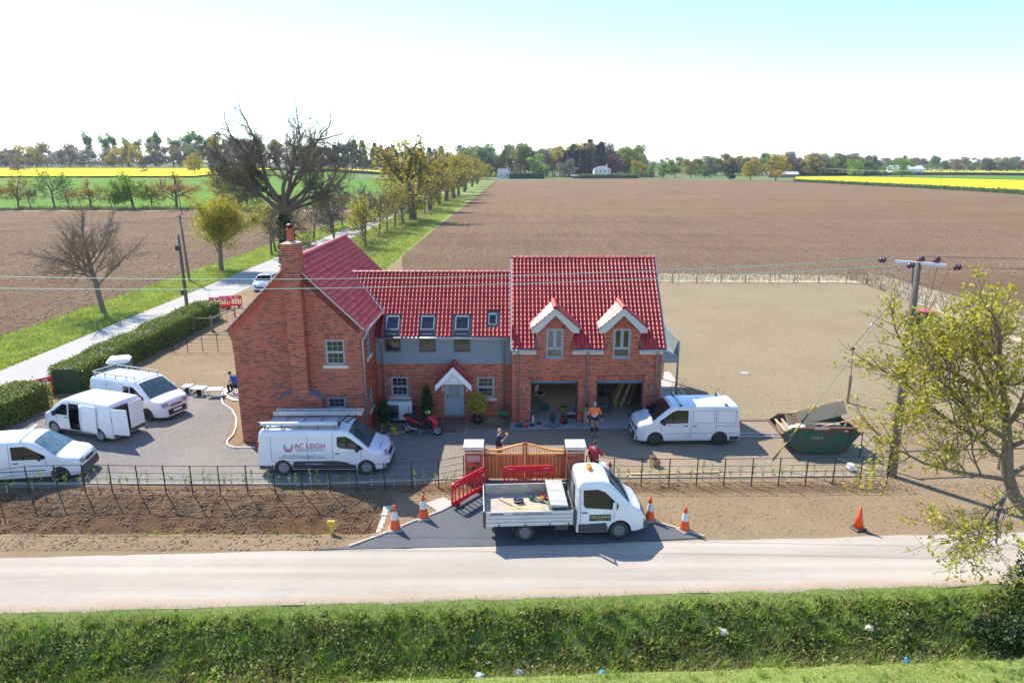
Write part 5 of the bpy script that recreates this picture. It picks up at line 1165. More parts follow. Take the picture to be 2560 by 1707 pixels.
MAG = M('magenta_vinyl',(.50,.012,.10),rough=.4); SLATE = M('slate_vinyl',(.10,.12,.14),rough=.4)
def sidemx(B, x, z, side=-1, off=.012, tilt=0.0):
    y = float(B.hw(x,z))+off; m = Matrix.Translation((x,side*y,z)) @ Matrix.Rotation(PI/2,4,'X')
    if side > 0: m = Matrix.Translation((x,side*y,z)) @ Matrix.Rotation(PI,4,'Z') @ Matrix.Rotation(PI/2,4,'X')
    return m @ Matrix.Rotation(tilt,4,'X')
tl = -.118
text('AC LEIGH',.30,MAG,v,sidemx(B,-.52,1.31,-1,.016,tl*.9),ext=.002,space=1.0); text('SECURITY SPECIALISTS',.105,SLATE,v,sidemx(B,-.52,1.14,-1,.014,0),space=1.12)
text('SALTO · AUTOMATIC DOORS & GATES · CCTV',.082,SLATE,v,sidemx(B,-.85,.88,-1,.014)); text('ACCESS CONTROL · CAR PARK BARRIERS · SERVICING',.082,SLATE,v,sidemx(B,-.85,.79,-1,.014)); text('www.acleigh.co.uk',.095,WHT,v,sidemx(B,-.38,.53,-1,.016))
# swirl emblem of arcs
for (r0,r1,a0,a1,c) in ((.17,.215,200,330,(.35,.01,.10)),(.15,.19,150,205,(.05,.10,.25)),(.15,.185,330,395,(.02,.18,.12)),(.10,.135,190,300,(.55,.10,.05)),(.11,.14,300,372,(.6,.25,.2)),(.205,.235,230,300,(.18,.02,.18))):
    mb = MB(); x0, z0 = -1.42, 1.28
    for k in range(12):
        A = [math.radians(a0+(a1-a0)*(k+i)/12) for i in (0,1)]; q = []
        for rr_, aa in ((r0,A[0]),(r1,A[0]),(r1,A[1]),(r0,A[1])): xx, zz_ = x0+rr_*math.cos(aa), z0+rr_*math.sin(aa)+.02; q.append((xx,-float(B.hw(xx,zz_))-.012,zz_))
        mb.quad(*q)
    mb.build('emblem_arc', M('emblem_ink',c,rough=.4), v)
# bonnet lettering
text('AC LEIGH',.14,MAG,v,Matrix.Translation((2.33,-.28,float(B.zroof(2.33,-.28))+.012)) @ Matrix.Rotation(PI/2,4,'Z') @ Matrix.Rotation(-.22,4,'X'))
rk = MB()
for sg in (-1,1): rk.bar((-2.5,sg*.72,2.06),(.75,sg*.72,2.06),.05)
for x in (-2.4,-1.7,-.95,-.2,.5):
    rk.bar((x,-.74,2.10),(x,.74,2.10),.06,.04)
    for sg in (-1,1): rk.bar((x,sg*.72,1.92),(x,sg*.72,2.08),.05)
rk.build('roof_rack', M('rack_grey',(.20,.21,.22),rough=.5), v)
def ladder(name, label, L, W, n, mx, mat=ALU, dbl=False, group=None, rail=.075):
    o = thing(name,label,'ladder',(0,0,0),0,group); o.matrix_world = mx
    for k in range(2 if dbl else 1):
        z = k*.09
        for sg in (-1,1): mb = MB(); mb.bar((0,sg*W/2,z),(L,sg*W/2,z),.03,rail); mb.build('stile', mat, o)
        for i in range(n): mb = MB(); x = L*(i+.6)/n; mb.tube([(x,-W/2,z),(x,W/2,z)],.016,6); mb.build('rung', mat, o)
    return o
ladder('extension_ladder','double aluminium extension ladder on the far side of the signwritten van roof',3.85,.40,13,Matrix.Translation((-10.35,28.0,2.23)) @ Matrix.Rotation(math.radians(.4),4,'Z'),dbl=True)
ladder('roof_ladder','short dark step ladder lying across the signwritten van rack front',1.1,.32,4,Matrix.Translation((-7.1,26.9,2.22)) @ Matrix.Rotation(math.radians(78),4,'Z'),mat=STEELD,rail=.04)
pt = thing('pipe_carrier','white pipe carrier tube along the near edge of the signwritten van roof','pipe carrier',(-10.55,26.78,2.21),math.radians(.4)); mb = MB(); mb.smooth = True; mb.tube([(0,0,0),(3.25,0,0)],.085,12); mb.build('tube', M('tube_white',(.66,.67,.66),rough=.4), pt)
for x in (-.06,3.25): mb = MB(); mb.lathe([(.095,0),(.095,.07),(.06,.12)],12,Matrix.Translation((x+(0.06 if x < 0 else 0),0,0)) @ Matrix.Rotation(PI/2 if x > 0 else -PI/2,4,'Y')); mb.build('end_cap', DGREY, pt)
# ---- silver-white van by the garage
v = thing('panel_van','pale silver panel van with two roof bars parked nose to the garage','van',(8.15,30.5,.012),math.radians(181.5))
B = Body(4.89,1.9,[(-2.445,.6),(-2.44,1.3),(-2.38,1.80),(-2.2,1.89),(-1,1.91),(.5,1.90),(.72,1.87),(.95,1.74),(1.62,1.22),(1.8,1.13),(2.2,1.03),(2.36,.88),(2.42,.6),(2.445,.4)],belt=1.06,tumble=.13,r=.12,wheels=((1.52,0),(-1.48,0)),wr=.38,nosek=.24,nose=.6)
B.shell(v,SILVER); underbody(v,B); add_wheels(v,(1.52,-1.48),.935,.335,.215,WH_STEEL); B.screen(v,.84,1.62,GLASSD,fr=.84,fc=.92)
for sd_ in (-1,1):
    B.panel(v,'side_window',GLASSD,[(.02,1.72),(.55,1.73),(.78,1.64),(1.35,1.22),(1.30,1.10),(.02,1.12)],sd_)
    for q in ([(-.10,1.8),(-.10,.42)],[(-1.28,1.8),(-1.28,.5)],[(1.28,1.08),(1.22,.72)],[(-1.28,.98),(-2.35,.98)],[(-2.3,.62),(1.1,.62)],[(-1.2,1.12),(-.2,1.12),(-.2,1.70),(-1.2,1.70),(-1.2,1.12)],[(-2.2,1.12),(-1.36,1.12),(-1.36,1.70),(-2.2,1.70),(-2.2,1.12)],[(0,1.02),(1.2,1.02)]): seams(v,B,q,sd_)
    B.panel(v,'rear_cladding',DGREY,[(-2.40,.46),(-1.95,.46),(-1.95,.27),(-2.40,.27)],sd_,.012); handle(v,B,.12,.98,DGREY,sd_); handle(v,B,-.28,.98,DGREY,sd_)
B.nosepatch(v,'front_bumper',DGREY,-.80,.80,.26,.56,.02); B.nosepatch(v,'grille',BLACK,-.48,.48,.72,.80,.016); head(v,B,.50,.78,.66,.86); tail(v,B,.80,1.2); mirror_pair(v,B,1.22,1.10); B.nosepatch(v,'number_plate',PLATE,-.26,.26,.36,.47,.032)
for x in (.35,-1.75):
    mb = MB(); mb.bar((x,-.86,2.0),(x,.86,2.0),.06,.035); o = mb.build('roof_bar', ALU, v)
    for sg in (-1,1): mb = MB(); mb.bbox(x-.06,x+.06,sg*.72-.05,sg*.72+.05,1.86,2.0,.02); mb.build('bar_foot', BLACK, o)
# ---- white van with a roof rack by the hedge
v = thing('panel_van','white van with a long roof rack and black grille parked beside the hedge','van',(-19.6,34.1,.012),math.radians(-21))
B = Body(4.97,1.98,[(-2.485,.6),(-2.48,1.35),(-2.42,1.85),(-2.25,1.94),(-1,1.96),(.45,1.95),(.75,1.90),(.98,1.76),(1.72,1.20),(1.9,1.12),(2.25,1.0),(2.4,.84),(2.46,.6),(2.485,.4)],belt=1.07,tumble=.14,r=.12,wheels=((1.52,0),(-1.41,0)),wr=.385,nosek=.30,nose=.7)
B.shell(v,WHITE); underbody(v,B); add_wheels(v,(1.52,-1.41),.97,.335,.215,WH_STEEL); B.screen(v,.86,1.72,fr=.84,fc=.92)
for sd_ in (-1,1):
    B.panel(v,'side_window',GLASSD,[(-.02,1.68),(.36,1.70),(.36,1.12),(-.02,1.18)],sd_); B.panel(v,'side_window',GLASSD,[(.42,1.70),(.66,1.68),(1.38,1.20),(1.34,1.08),(.42,1.12)],sd_)
    for q in ([(-.1,1.82),(-.1,.42)],[(-1.2,1.8),(-1.2,.5)],[(1.3,1.06),(1.25,.72)]): seams(v,B,q,sd_)
    handle(v,B,.06,1.0,BLACK,sd_)
B.nosepatch(v,'lower_grille',BLACK,-.55,.55,.30,.60,.018); B.nosepatch(v,'grille',BLACK,-.34,.34,.70,.80,.016); B.nosepatch(v,'chrome_bar',ALU,-.30,.30,.735,.755,.024); head(v,B,.44,.80,.74,.94); tail(v,B,.8,1.4); mirror_pair(v,B,1.2,1.1,WHITE); B.nosepatch(v,'number_plate',PLATE,-.26,.26,.42,.53,.03)
mb = MB()
for sg in (-1,1):
    mb.bar((-2.3,sg*.70,2.13),(.65,sg*.70,2.13),.045)
    for x in (-2.25,-1.5,-.75,0,.6): mb.bar((x,sg*.7,1.92),(x,sg*.7,2.14),.04)
for x in (-2.25,-1.5,-.75,0,.6): mb.bar((x,-.7,2.04),(x,.7,2.04),.05,.03)
mb.tube([(-2.35,-.72,2.16),(-2.35,.72,2.16)],.035,8); mb.build('roof_rack', M('rack_alloy',(.35,.37,.37),rough=.5), v)
# ---- white van with open doors
v = thing('open_van','white van with sliding door and rear doors standing open, shelving inside','van',(-20.55,31.4,.012),math.radians(160.5))
B = Body(4.65,1.92,[(-2.325,.6),(-2.32,1.3),(-2.27,1.8),(-2.1,1.88),(-1,1.90),(.45,1.89),(.8,1.80),(1.3,1.46),(1.62,1.20),(1.75,1.14),(2.08,1.0),(2.2,.86),(2.3,.62),(2.325,.4)],belt=1.05,tumble=.13,r=.13,wheels=((1.43,0),(-1.50,0)),wr=.37,nosek=.30,nose=.7)
B.shell(v,WHITE,skip=lambda C, sg: ((C[:,0] > -.42)&(C[:,0] < .30)&(C[:,2] > .42)&(C[:,2] < 1.70)&(C[:,1] > .5)) if sg > 0 else np.zeros(len(C),bool)); underbody(v,B); add_wheels(v,(1.43,-1.50),.945,.335,.215,WH_MULTI); B.screen(v,.72,1.62,fr=.84,fc=.92)
for sd_ in (-1,1):
    B.panel(v,'side_window',GLASSD,[(.42,1.62),(.72,1.62),(1.32,1.20),(1.28,1.08),(.42,1.10)],sd_); handle(v,B,.5,.98,BLACK,sd_)
    for q in ([(.34,1.75),(.34,.42)],[(1.2,1.06),(1.18,.7)]): seams(v,B,q,sd_)
    B.panel(v,'sill_cladding',DGREY,[(-1.1,.42),(1.0,.36),(1.0,.26),(-1.1,.26)],sd_,.012)
B.nosepatch(v,'front_bumper',DGREY,-.78,.78,.26,.46,.02); head(v,B,.42,.76,.80,.96); B.nosepatch(v,'grille',BLACK,-.4,.4,.66,.78,.016); mirror_pair(v,B,1.15,1.08)
for sg in (-1,1): mb = MB(); y = sg*.88; mb.bbox(-2.345,-2.26,min(y,y-sg*.1),max(y,y-sg*.1)+.0,.85,1.3,.015); mb.build('tail_light', REDLENS, v)
# sliding door pushed back on its rail
mb = MB(); mb.smooth = True; V_ = []; 
for i in range(7):
    x = -1.50+1.05*i/6
    for j in range(9): z = .40+1.32*j/8; V_.append((x, float(B.hw(x,z))+.09, z))
mb.add(V_,[(i*9+j,i*9+j+1,(i+1)*9+j+1,(i+1)*9+j) for i in range(6) for j in range(8)]); o = mb.build('sliding_door', WHITE, v); sm = o.modifiers.new('thickness','SOLIDIFY'); sm.thickness = .05
mb = MB(); mb.bbox(-.62,-.46,1.02,1.05,.98,1.02,.01); mb.build('handle', BLACK, o)
mb = MB(); mb.box(-2.2,.28,-.1,.55,.46,.5); mb.box(-2.2,.28,-.14,-.1,.46,1.74); mb.build('load_floor', BLACK, v)
for z in (.75,1.1,1.42): mb = MB(); mb.box(-.9,.28,-.08,.45,z,z+.025); mb.box(-.9,-.88,-.08,.45,z-.3,z); mb.build('shelf', PLY, v)
mb = MB(); mb.box(-.3,.1,.0,.4,1.13,1.3); mb.build('storage_tray', M('tray_tan',(.35,.22,.12),rough=.7), v)
# rear doors: one swung open towards the camera side, one shut
mb = MB(); mb.bbox(0,.85,-.03,.03,.45,1.72,.02); o = mb.build('rear_door', WHITE, v); o.location = (-2.33,.86,0); o.rotation_euler = (0,0,math.radians(188))
mb = MB(); mb.box(.2,.65,.031,.036,.75,.87); mb.build('number_plate', YPLATE, o); mb = MB(); mb.box(.08,.2,.03,.05,1.0,1.06); mb.build('handle', BLACK, o)
mb = MB(); mb.bbox(0,.85,-.03,.03,.45,1.72,.02); o = mb.build('rear_door', WHITE, v); o.location = (-2.34,-.86,0); o.rotation_euler = (0,0,math.radians(96))
mb = MB(); mb.bbox(-2.40,-2.28,-.85,.85,.28,.46,.03); mb.build('rear_bumper', DGREY, v); mb = MB(); mb.box(-2.335,-2.33,-.8,.8,.47,1.7); mb.build('load_opening_shade', BLACK, v)  # black sheet stands in for the shade inside the open rear
# ---- small white van at the yard edge
v = thing('small_van','small white van with dark bumper and one roof bar, nearest the curved iron fence','van',(-20.1,26.55,.012),math.radians(9))
B = Body(4.4,1.79,[(-2.2,.6),(-2.19,1.3),(-2.14,1.7),(-2.0,1.79),(-1,1.82),(.1,1.81),(.4,1.74),(.75,1.52),(1.22,1.16),(1.4,1.08),(1.85,.98),(2.05,.84),(2.15,.62),(2.2,.4)],belt=1.02,tumble=.16,r=.14,wheels=((1.32,0),(-1.36,0)),wr=.355,nosek=.32,nose=.65)
B.shell(v,WHITE); underbody(v,B); add_wheels(v,(1.32,-1.36),.875,.31,.2,WH_STEEL,zc=.325); B.screen(v,.42,1.22,M('screen_teal_reflection',(.05,.10,.115),rough=.05,spec=.9,col2=(.12,.2,.22),scale=2.5),fr=.83,fc=.92)  # this windscreen has teal reflections and dash painted into its colour
for sd_ in (-1,1):
    B.panel(v,'side_window',GLASSD,[(-.42,1.60),(.12,1.60),(.86,1.16),(.84,1.04),(-.40,1.06)],sd_)
    for q in ([(-.5,1.7),(-.5,.42)],[(.86,1.02),(.84,.7)]): seams(v,B,q,sd_)
    B.panel(v,'side_moulding',DGREY,[(-1.0,.60),(.78,.58),(.78,.54),(-1.0,.56)],sd_,.012); handle(v,B,-.28,.92,BLACK,sd_)
B.nosepatch(v,'front_bumper',DGREY,-.74,.74,.26,.60,.02); B.nosepatch(v,'grille',BLACK,-.36,.36,.66,.78,.016); head(v,B,.40,.70,.68,.86); tail(v,B,.8,1.3); mirror_pair(v,B,.72,1.04,BLACK,.85)
mb = MB(); mb.bar((-.12,-.82,1.93),(-.12,.82,1.93),.09,.05); mb.build('roof_bar', WHITE, v)
# ---- parked car behind the house
v = thing('parked_car','white saloon car parked at the lane edge behind the gable','car',(-25.7,70.5,0),math.radians(-85))
B = Body(4.5,1.8,[(-2.25,.5),(-2.24,.9),(-2.1,1.0),(-1.6,1.05),(-1.0,1.40),(-.3,1.46),(.4,1.40),(1.15,.96),(1.3,.92),(1.9,.82),(2.15,.66),(2.25,.4)],belt=.9,tumble=.3,r=.14,wheels=((1.35,0),(-1.32,0)),wr=.36,nosek=.32,nose=.7,z0=.2)
B.shell(v,WHITE); underbody(v,B); add_wheels(v,(1.35,-1.32),.885,.325,.21,WH_ALLOY); B.screen(v,.42,1.14,GLASSD,fr=.84,fc=.9); B.screen(v,-1.02,-1.58,GLASSD,'rear_window',.84,.9)
for sd_ in (-1,1): B.panel(v,'side_window',GLASSD,[(-1.05,1.30),(.3,1.34),(.95,.98),(-1.3,.95)],sd_)
B.nosepatch(v,'grille',BLACK,-.5,.5,.34,.52,.018); head(v,B,.42,.74,.58,.72); mirror_pair(v,B,.85,.92,WHITE,.8)
# ---- dropside truck on the crossover
v = thing('dropside_truck','white dropside truck loaded with tools, parked on the tarmac crossover','truck',(2.2,22.25,.02),math.radians(2.9))
B = Body(2.55,1.98,[(-.02,.6),(-.01,1.7),(.05,2.08),(.2,2.18),(.85,2.20),(1.1,2.10),(1.25,1.97),(1.86,1.36),(2.0,1.24),(2.34,1.04),(2.46,.82),(2.52,.55),(2.53,.4)],belt=1.1,tumble=.17,r=.14,wheels=((1.5,0),),wr=.41,wz=.37,nosek=.30,nose=.75,tail=.1,tailk=0,x0=-.02,z0=.34)
B.shell(v,WHITE,'cab'); add_wheels(v,(1.5,),.955,.355,.225,WH_GREY); B.screen(v,1.16,1.84,fr=.82,fc=.9)
mb = MB(); mb.box(-.02,2.2,-.72,.72,.3,.75); mb.build('underbody', BLACK, v)
for sg in (-1,1):
    m2 = MB(); pr = [(1.5+.42*math.cos(a),.37+.42*math.sin(a)) for a in np.linspace(-.2,PI+.2,16)]; y0, y1 = sorted((sg*.62,sg*.975)); n = len(pr); m2.add([(x,y0,z) for x,z in pr]+[(x,y1,z) for x,z in pr],[(i,i+1,n+i+1,n+i) for i in range(n-1)]); m2.build('wheel_arch', BLACK, v)
for sd_ in (-1,1):
    if sd_ < 0: B.panel(v,'side_window',GLASSD,[(.22,1.88),(.72,1.90),(.98,1.80),(1.45,1.34),(1.40,1.18),(.30,1.26),(.22,1.36)],sd_)
    B.panel(v,'lower_cladding',DGREY,[(.05,.66),(1.02,.70),(1.08,.5),(1.08,.36),(.05,.36)],sd_,.012); seams(v,B,[(.12,1.95),(.12,.5)],sd_); seams(v,B,[(1.32,1.2),(1.28,.8)],sd_); handle(v,B,.26,1.1,BLACK,sd_)
B.nosepatch(v,'front_bumper',DGREY,-.82,.82,.36,.70,.022); head(v,B,.46,.82,.84,1.10,M('lamp_dark',(.10,.10,.11),rough=.15,spec=.8)); B.nosepatch(v,'grille',BLACK,-.4,.4,.74,.92,.018)
for sg in (-1,1):
    mb = MB(); x, z = 1.28, 1.18; y = float(B.hw(x,z)); mb.bbox(x-.08,x+.04,y+.08,y+.27,z,z+.38,.05); mb.bar((x,y-.02,z+.08),(x,y+.12,z+.1),.06)
    if sg < 0: mb.v = [(a,-b,c) for a,b,c in mb.v]
    mb.build('mirror', WHITE, v)
mb = MB(); GRN = M('dark_green_sign',(.012,.055,.035),rough=.5); x0, x1, z0, z1 = .42, 1.18, .78, 1.02
mb.quad(*[(x,-float(B.hw(x,z))-.016,z) for x,z in ((x0,z0),(x1,z0),(x1,z1),(x0,z1))]); mb.build('door_sign', GRN, v)
GOLD = M('gold_ink',(.62,.52,.28),rough=.5); text('ORCHARD',.155,GOLD,v,sidemx(B,.80,.925,-1,.022)); text('HOMES',.06,GOLD,v,sidemx(B,.80,.825,-1,.022),space=1.4)
mb = MB(); mb.smooth = True; mb.lathe([(.09,0),(.10,.03),(.10,.13),(.07,.17)],12,Matrix.Translation((.55,.1,2.2)) @ Matrix.Diagonal((1,2.2,1,1))); mb.build('beacon', AMBER, v)
# passenger door open on the far side
mb = MB(); mb.prism([(0,.45),(1.05,.45),(1.05,1.15),(.72,1.45),(.3,1.95),(0,2.0)],-.03,.03,'y'); o = mb.build('open_door', WHITE, v); o.location = (1.35,.98,0); o.rotation_euler = (0,0,math.radians(118))
mb = MB(); mb.prism([(.1,1.2),(.92,1.2),(.65,1.45),(.28,1.85),(.1,1.87)],-.036,.036,'y'); mb.build('window', GLASSD, o)
# load bed
mb = MB(); mb.box(-3.2,-.06,-.35,-.2,.45,.72); mb.box(-3.2,-.06,.2,.35,.45,.72); mb.build('chassis', DGREY, v)
BEDM = M('scuffed_ply_floor',(.46,.40,.32),rough=.8,col2=(.34,.29,.23),scale=3,detail=7); mb = MB(); mb.box(-3.2,-.08,-1.02,1.02,.76,.82); mb.build('bed_floor', BEDM, v)
SIDEM = M('ribbed_alloy_side',(.62,.62,.60),rough=.5,col2=(.50,.49,.46),scale=2,stretch=(1,1,6)); INM = M('worn_inner_side',(.52,.48,.38),rough=.7,col2=(.38,.33,.24),scale=2.5)
for (nm,b) in (('near_dropside',(-3.2,-.08,-1.06,-1.03)),('far_dropside',(-3.2,-.08,1.03,1.06)),('tailboard',(-3.23,-3.2,-1.06,1.06)),('headboard',(-.09,-.06,-1.0,1.0))):
    mb = MB(); mb.box(b[0],b[1],b[2],b[3],.70,1.24); o = mb.build(nm, SIDEM, v)
    if 'near' in nm:
        for z in (.83,.97,1.10): m2 = MB(); m2.box(-3.1,-.18,-1.066,-1.06,z,z+.012); m2.build('rib', DGREY, o)
        for x in (-2.7,-1.8,-.95,-.3): m2 = MB(); m2.box(x-.02,x+.02,-1.08,-1.06,.70,.78); m2.build('catch', BLACK, o)
    if 'far' in nm: m2 = MB(); m2.box(-3.15,-.12,1.018,1.03,.83,1.22); m2.build('inner_face', INM, o)
for x in (-3.2,-.1):
    for y in (-1.05,1.05): mb = MB(); mb.box(x-.05,x+.05,y-.03,y+.03,.66,1.27); mb.build('corner_post', DGREY, v)
mb = MB()
for y in (-.95,.95): mb.box(-.14,-.09,y-.04,y+.04,.8,2.16)
mb.box(-.13,-.1,-.91,.91,2.08,2.14); mb.box(-.13,-.1,-.91,.91,1.24,1.3); mb.build('headboard_frame', BLACK, v)
for i in range(13): mb = MB(); y = -.85+1.7*i/12; mb.bar((-.115,y,1.3),(-.115,y,2.08),.012); mb.build('mesh_bar', BLACK, v)
text('www.orchardhomeseast.co.uk',.11,INKD,v,Matrix.Translation((-1.55,-1.068,1.165)) @ Matrix.Rotation(PI/2,4,'X'))
mb = MB(); mb.box(-3.0,-2.55,-1.066,-1.062,1.14,1.19); mb.build('maker_strip', M('navy_strip',(.03,.04,.16),rough=.4), v)
add_wheels(v,(-1.8,),1.0,.36,.3,WH_GREY); mb = MB()
for sg in (-1,1):
    y0, y1 = (.62,1.02) if sg > 0 else (-1.02,-.62); pr = [(-1.8+.44*math.cos(a),.36+.44*math.sin(a)) for a in np.linspace(.1,PI-.1,10)]; n = len(pr); m2 = MB(); m2.add([(x,y0,z) for x,z in pr]+[(x,y1,z) for x,z in pr],[(i,i+1,n+i+1,n+i) for i in range(n-1)]); m2.build('mudguard', DGREY, v)
mb = MB(); mb.box(-2.9,-2.84,-.9,-.7,.35,.7); mb.build('mud_flap', BLACK, v); mb = MB(); mb.box(-.75,-.3,-.95,-.75,.45,.7); mb.build('side_locker', DGREY, v)
# things lying in the truck bed (each its own)
TM = Matrix.Translation((2.2,22.25,.02)) @ Matrix.Rotation(math.radians(2.9),4,'Z')
def bedthing(name, label, cat, x, y, rz=0, z=.822): 
    p = TM @ Vector((x,y,z)); return thing(name,label,cat,tuple(p),math.radians(2.9)+rz)
c = bedthing('tool_chest','large pale-lidded green tool chest standing across the truck bed','chest',-.62,.0)
mb = MB(); mb.box(-.26,.26,-.92,.92,0,.52); mb.build('body', M('chest_green',(.03,.08,.06),rough=.6,col2=(.05,.1,.08),scale=4), c); mb = MB(); mb.add([(-.30,-.96,.50),(.30,-.96,.50),(.30,.96,.50),(-.30,.96,.50),(-.30,-.96,.60),(.30,-.96,.56),(.30,.96,.56),(-.30,.96,.60)],[(0,3,2,1),(4,5,6,7),(0,1,5,4),(1,2,6,5),(2,3,7,6),(3,0,4,7)]); mb.build('lid', M('weathered_lid',(.47,.44,.37),rough=.7,col2=(.36,.37,.33),scale=1.5), c); mb = MB(); mb.box(-.31,-.30,-.05,.05,.40,.5); mb.build('hasp', BLACK, c)
def plank(name, label, L, W, T, mx, mat=TIMBER, group=None, cat='timber'):
    mb = MB(); mb.bbox(-L/2,L/2,-W/2,W/2,0,T,.006); o = mb.build(name, mat); o.matrix_world = mx; return tag(o,label,cat,group)
plank('timber_plank','long pale plank lying diagonally in the truck bed',2.1,.16,.04,TM @ Matrix.Translation((-1.9,-.1,.83)) @ Matrix.Rotation(math.radians(-48),4,'Z'))
plank('timber_batten','short batten on the floor of the truck bed beside the chest',.95,.07,.04,TM @ Matrix.Translation((-1.3,-.72,.83)) @ Matrix.Rotation(math.radians(22),4,'Z'))
plank('plywood_sheet','thin pinkish board lying in the tail corner of the truck bed',1.0,.7,.02,TM @ Matrix.Translation((-2.62,-.5,.824)) @ Matrix.Rotation(math.radians(-14),4,'Z'),M('pink_board',(.46,.33,.26),rough=.7))
plank('plywood_sheet','pale plywood offcut under the tools in the truck bed',1.3,.9,.02,TM @ Matrix.Translation((-1.75,-.35,.826)) @ Matrix.Rotation(math.radians(8),4,'Z'),PLY)
def tool(name, label, x, y, rz, col, z=.85):
    o = bedthing(name,label,'power tool',x,y,rz,z); m_ = M('tool_'+name,col,rough=.45); mb = MB(); mb.bbox(-.14,.12,-.07,.07,0,.16,.04); mb.build('housing', m_, o); mb = MB(); mb.tube([(-.12,0,.12),(-.2,0,.2),(-.05,0,.26),(.08,0,.2),(.1,0,.14)],.018,6); mb.build('handle', BLACK, o); mb = MB(); mb.box(.1,.42,-.012,.012,.03,.11); mb.build('guide_bar', GALV, o)
tool('chainsaw','teal chainsaw lying in the truck bed',-1.45,.55,-.6,(.01,.12,.11)); tool('yellow_saw','yellow and grey saw lying beside the chainsaw in the truck bed',-1.12,.42,2.6,(.6,.38,.03))
o = bedthing('rope_coil','tangled navy and white rope heap in the truck bed','rope',-1.95,.33); rr_ = random.Random(2)
for k in range(4):
    mb = MB(); mb.smooth = True; mb.tube([(.2*math.cos(a*1.0+k)*(.6+.4*rr_.random()),.12*math.sin(a+k)*(.6+.4*rr_.random()),.03+.04*k+.02*rr_.random()) for a in np.linspace(0,6.28,14)],.022,5); mb.build('coil', NAVY if k != 2 else REFL, o)
o = bedthing('strimmer','red strimmer with a long shaft leaning in the truck bed','strimmer',-.98,.62,-1.05); mb = MB(); mb.bbox(-.15,.12,-.08,.08,0,.14,.04); mb.build('engine', REDLENS, o); mb = MB(); mb.tube([(.1,0,.1),(1.1,.05,.12)],.016,6); mb.build('shaft', GALV, o); mb = MB(); mb.lathe([(.02,0),(.12,.02),(.05,.07)],10,Matrix.Translation((1.1,.05,.03))); mb.build('head', DGREY, o)
o = bedthing('rope_bundle','turquoise rope bundle behind the tool chest in the truck bed','rope',-.22,.45)
for k in range(3): mb = MB(); mb.tube([(.08*math.cos(a),.28*math.sin(a)+.03*k,.08+.07*k) for a in np.linspace(0,5.9,12)],.03,5); mb.build('coil', M('turquoise_rope',(.02,.22,.24),rough=.7), o)
# ------------------------------------------------------------------ gate, pillars, fences
m_cedar = Mrand('cedar_board',[(.435,.135,.042),(.536,.176,.054),(.362,.108,.036),(.609,.216,.072)],rough=.55,spec=.4,noise=(3,.15)); m_cedarl = M('cedar_rail',(.754,.365,.108),rough=.5,col2=(.609,.270,.078),scale=4,stretch=(.5,6,6))
def gate_leaf(label, hx, mx_, rz=0):
    g = thing('timber_gate',label,'gate',(hx,26.05,.03)); s_ = 1 if mx_ > hx else -1; L = abs(mx_-hx); X = lambda t: s_*t*L
    zt = lambda t: 1.34+.27*(0 if t < .25 else (3*((t-.25)/.75)**2-2*((t-.25)/.75)**3))
    n = 10
    for i in range(n):
        a, b = sorted((X(.055+.89*i/n)+s_*.004, X(.055+.89*(i+1)/n)-s_*.004)); mb = MB(); mb.bbox(a,b,-.02,.02,.04,1.10,.006); mb.build('board', m_cedar, g)
    for (t0,t1,z1) in ((0,.055,zt(0)+.02),(.945,1,zt(1)+.04)): a, b = sorted((X(t0),X(t1))); mb = MB(); mb.bbox(a,b,-.035,.035,.02,z1,.008); mb.build('stile', m_cedar, g)
    a, b = sorted((X(.055),X(.945))); mb = MB(); mb.bbox(a,b,-.04,.04,1.10,1.17,.006); mb.build('middle_rail', m_cedarl, g); mb = MB(); mb.box(a,b,.02,.05,.1,.22); mb.build('bottom_rail', m_cedar, g)
    V = []; k = 16
    for i in range(k+1):
        t = .04+.92*i/k; V += [(X(t),-.045,zt(t)-.07),(X(t),.045,zt(t)-.07),(X(t),.045,zt(t)),(X(t),-.045,zt(t))]
    mb = MB(); mb.add(V,[(4*i+j,4*i+(j+1)%4,4*i+4+(j+1)%4,4*i+4+j) for i in range(k) for j in range(4)]+[(0,1,2,3),(4*k+3,4*k+2,4*k+1,4*k)]); mb.build('top_rail', m_cedarl, g)
    for i in range(14): t = .085+.83*i/13; mb = MB(); mb.bar((X(t),0,1.17),(X(t),0,zt(t)-.07),.028); mb.build('spindle', m_cedarl, g)
    a, b = sorted((X(-.01),X(.26))); mb = MB(); mb.box(a,b,-.05,-.036,1.08,1.12); mb.build('hinge', STEELD, g)
    a, b = sorted((X(.02),X(.08))); mb = MB(); mb.tube([(X(.03),.1,1.2),(X(.03),.1,1.5),(X(.1),.1,1.55)],.015,5); mb.build('gate_bolt', STEELD, g)
gate_leaf('west leaf of the curved cedar gate, hung on the pillar with the plaque',-1.17,.52); gate_leaf('east leaf of the curved cedar gate, next to the truck cab',2.23,.545)
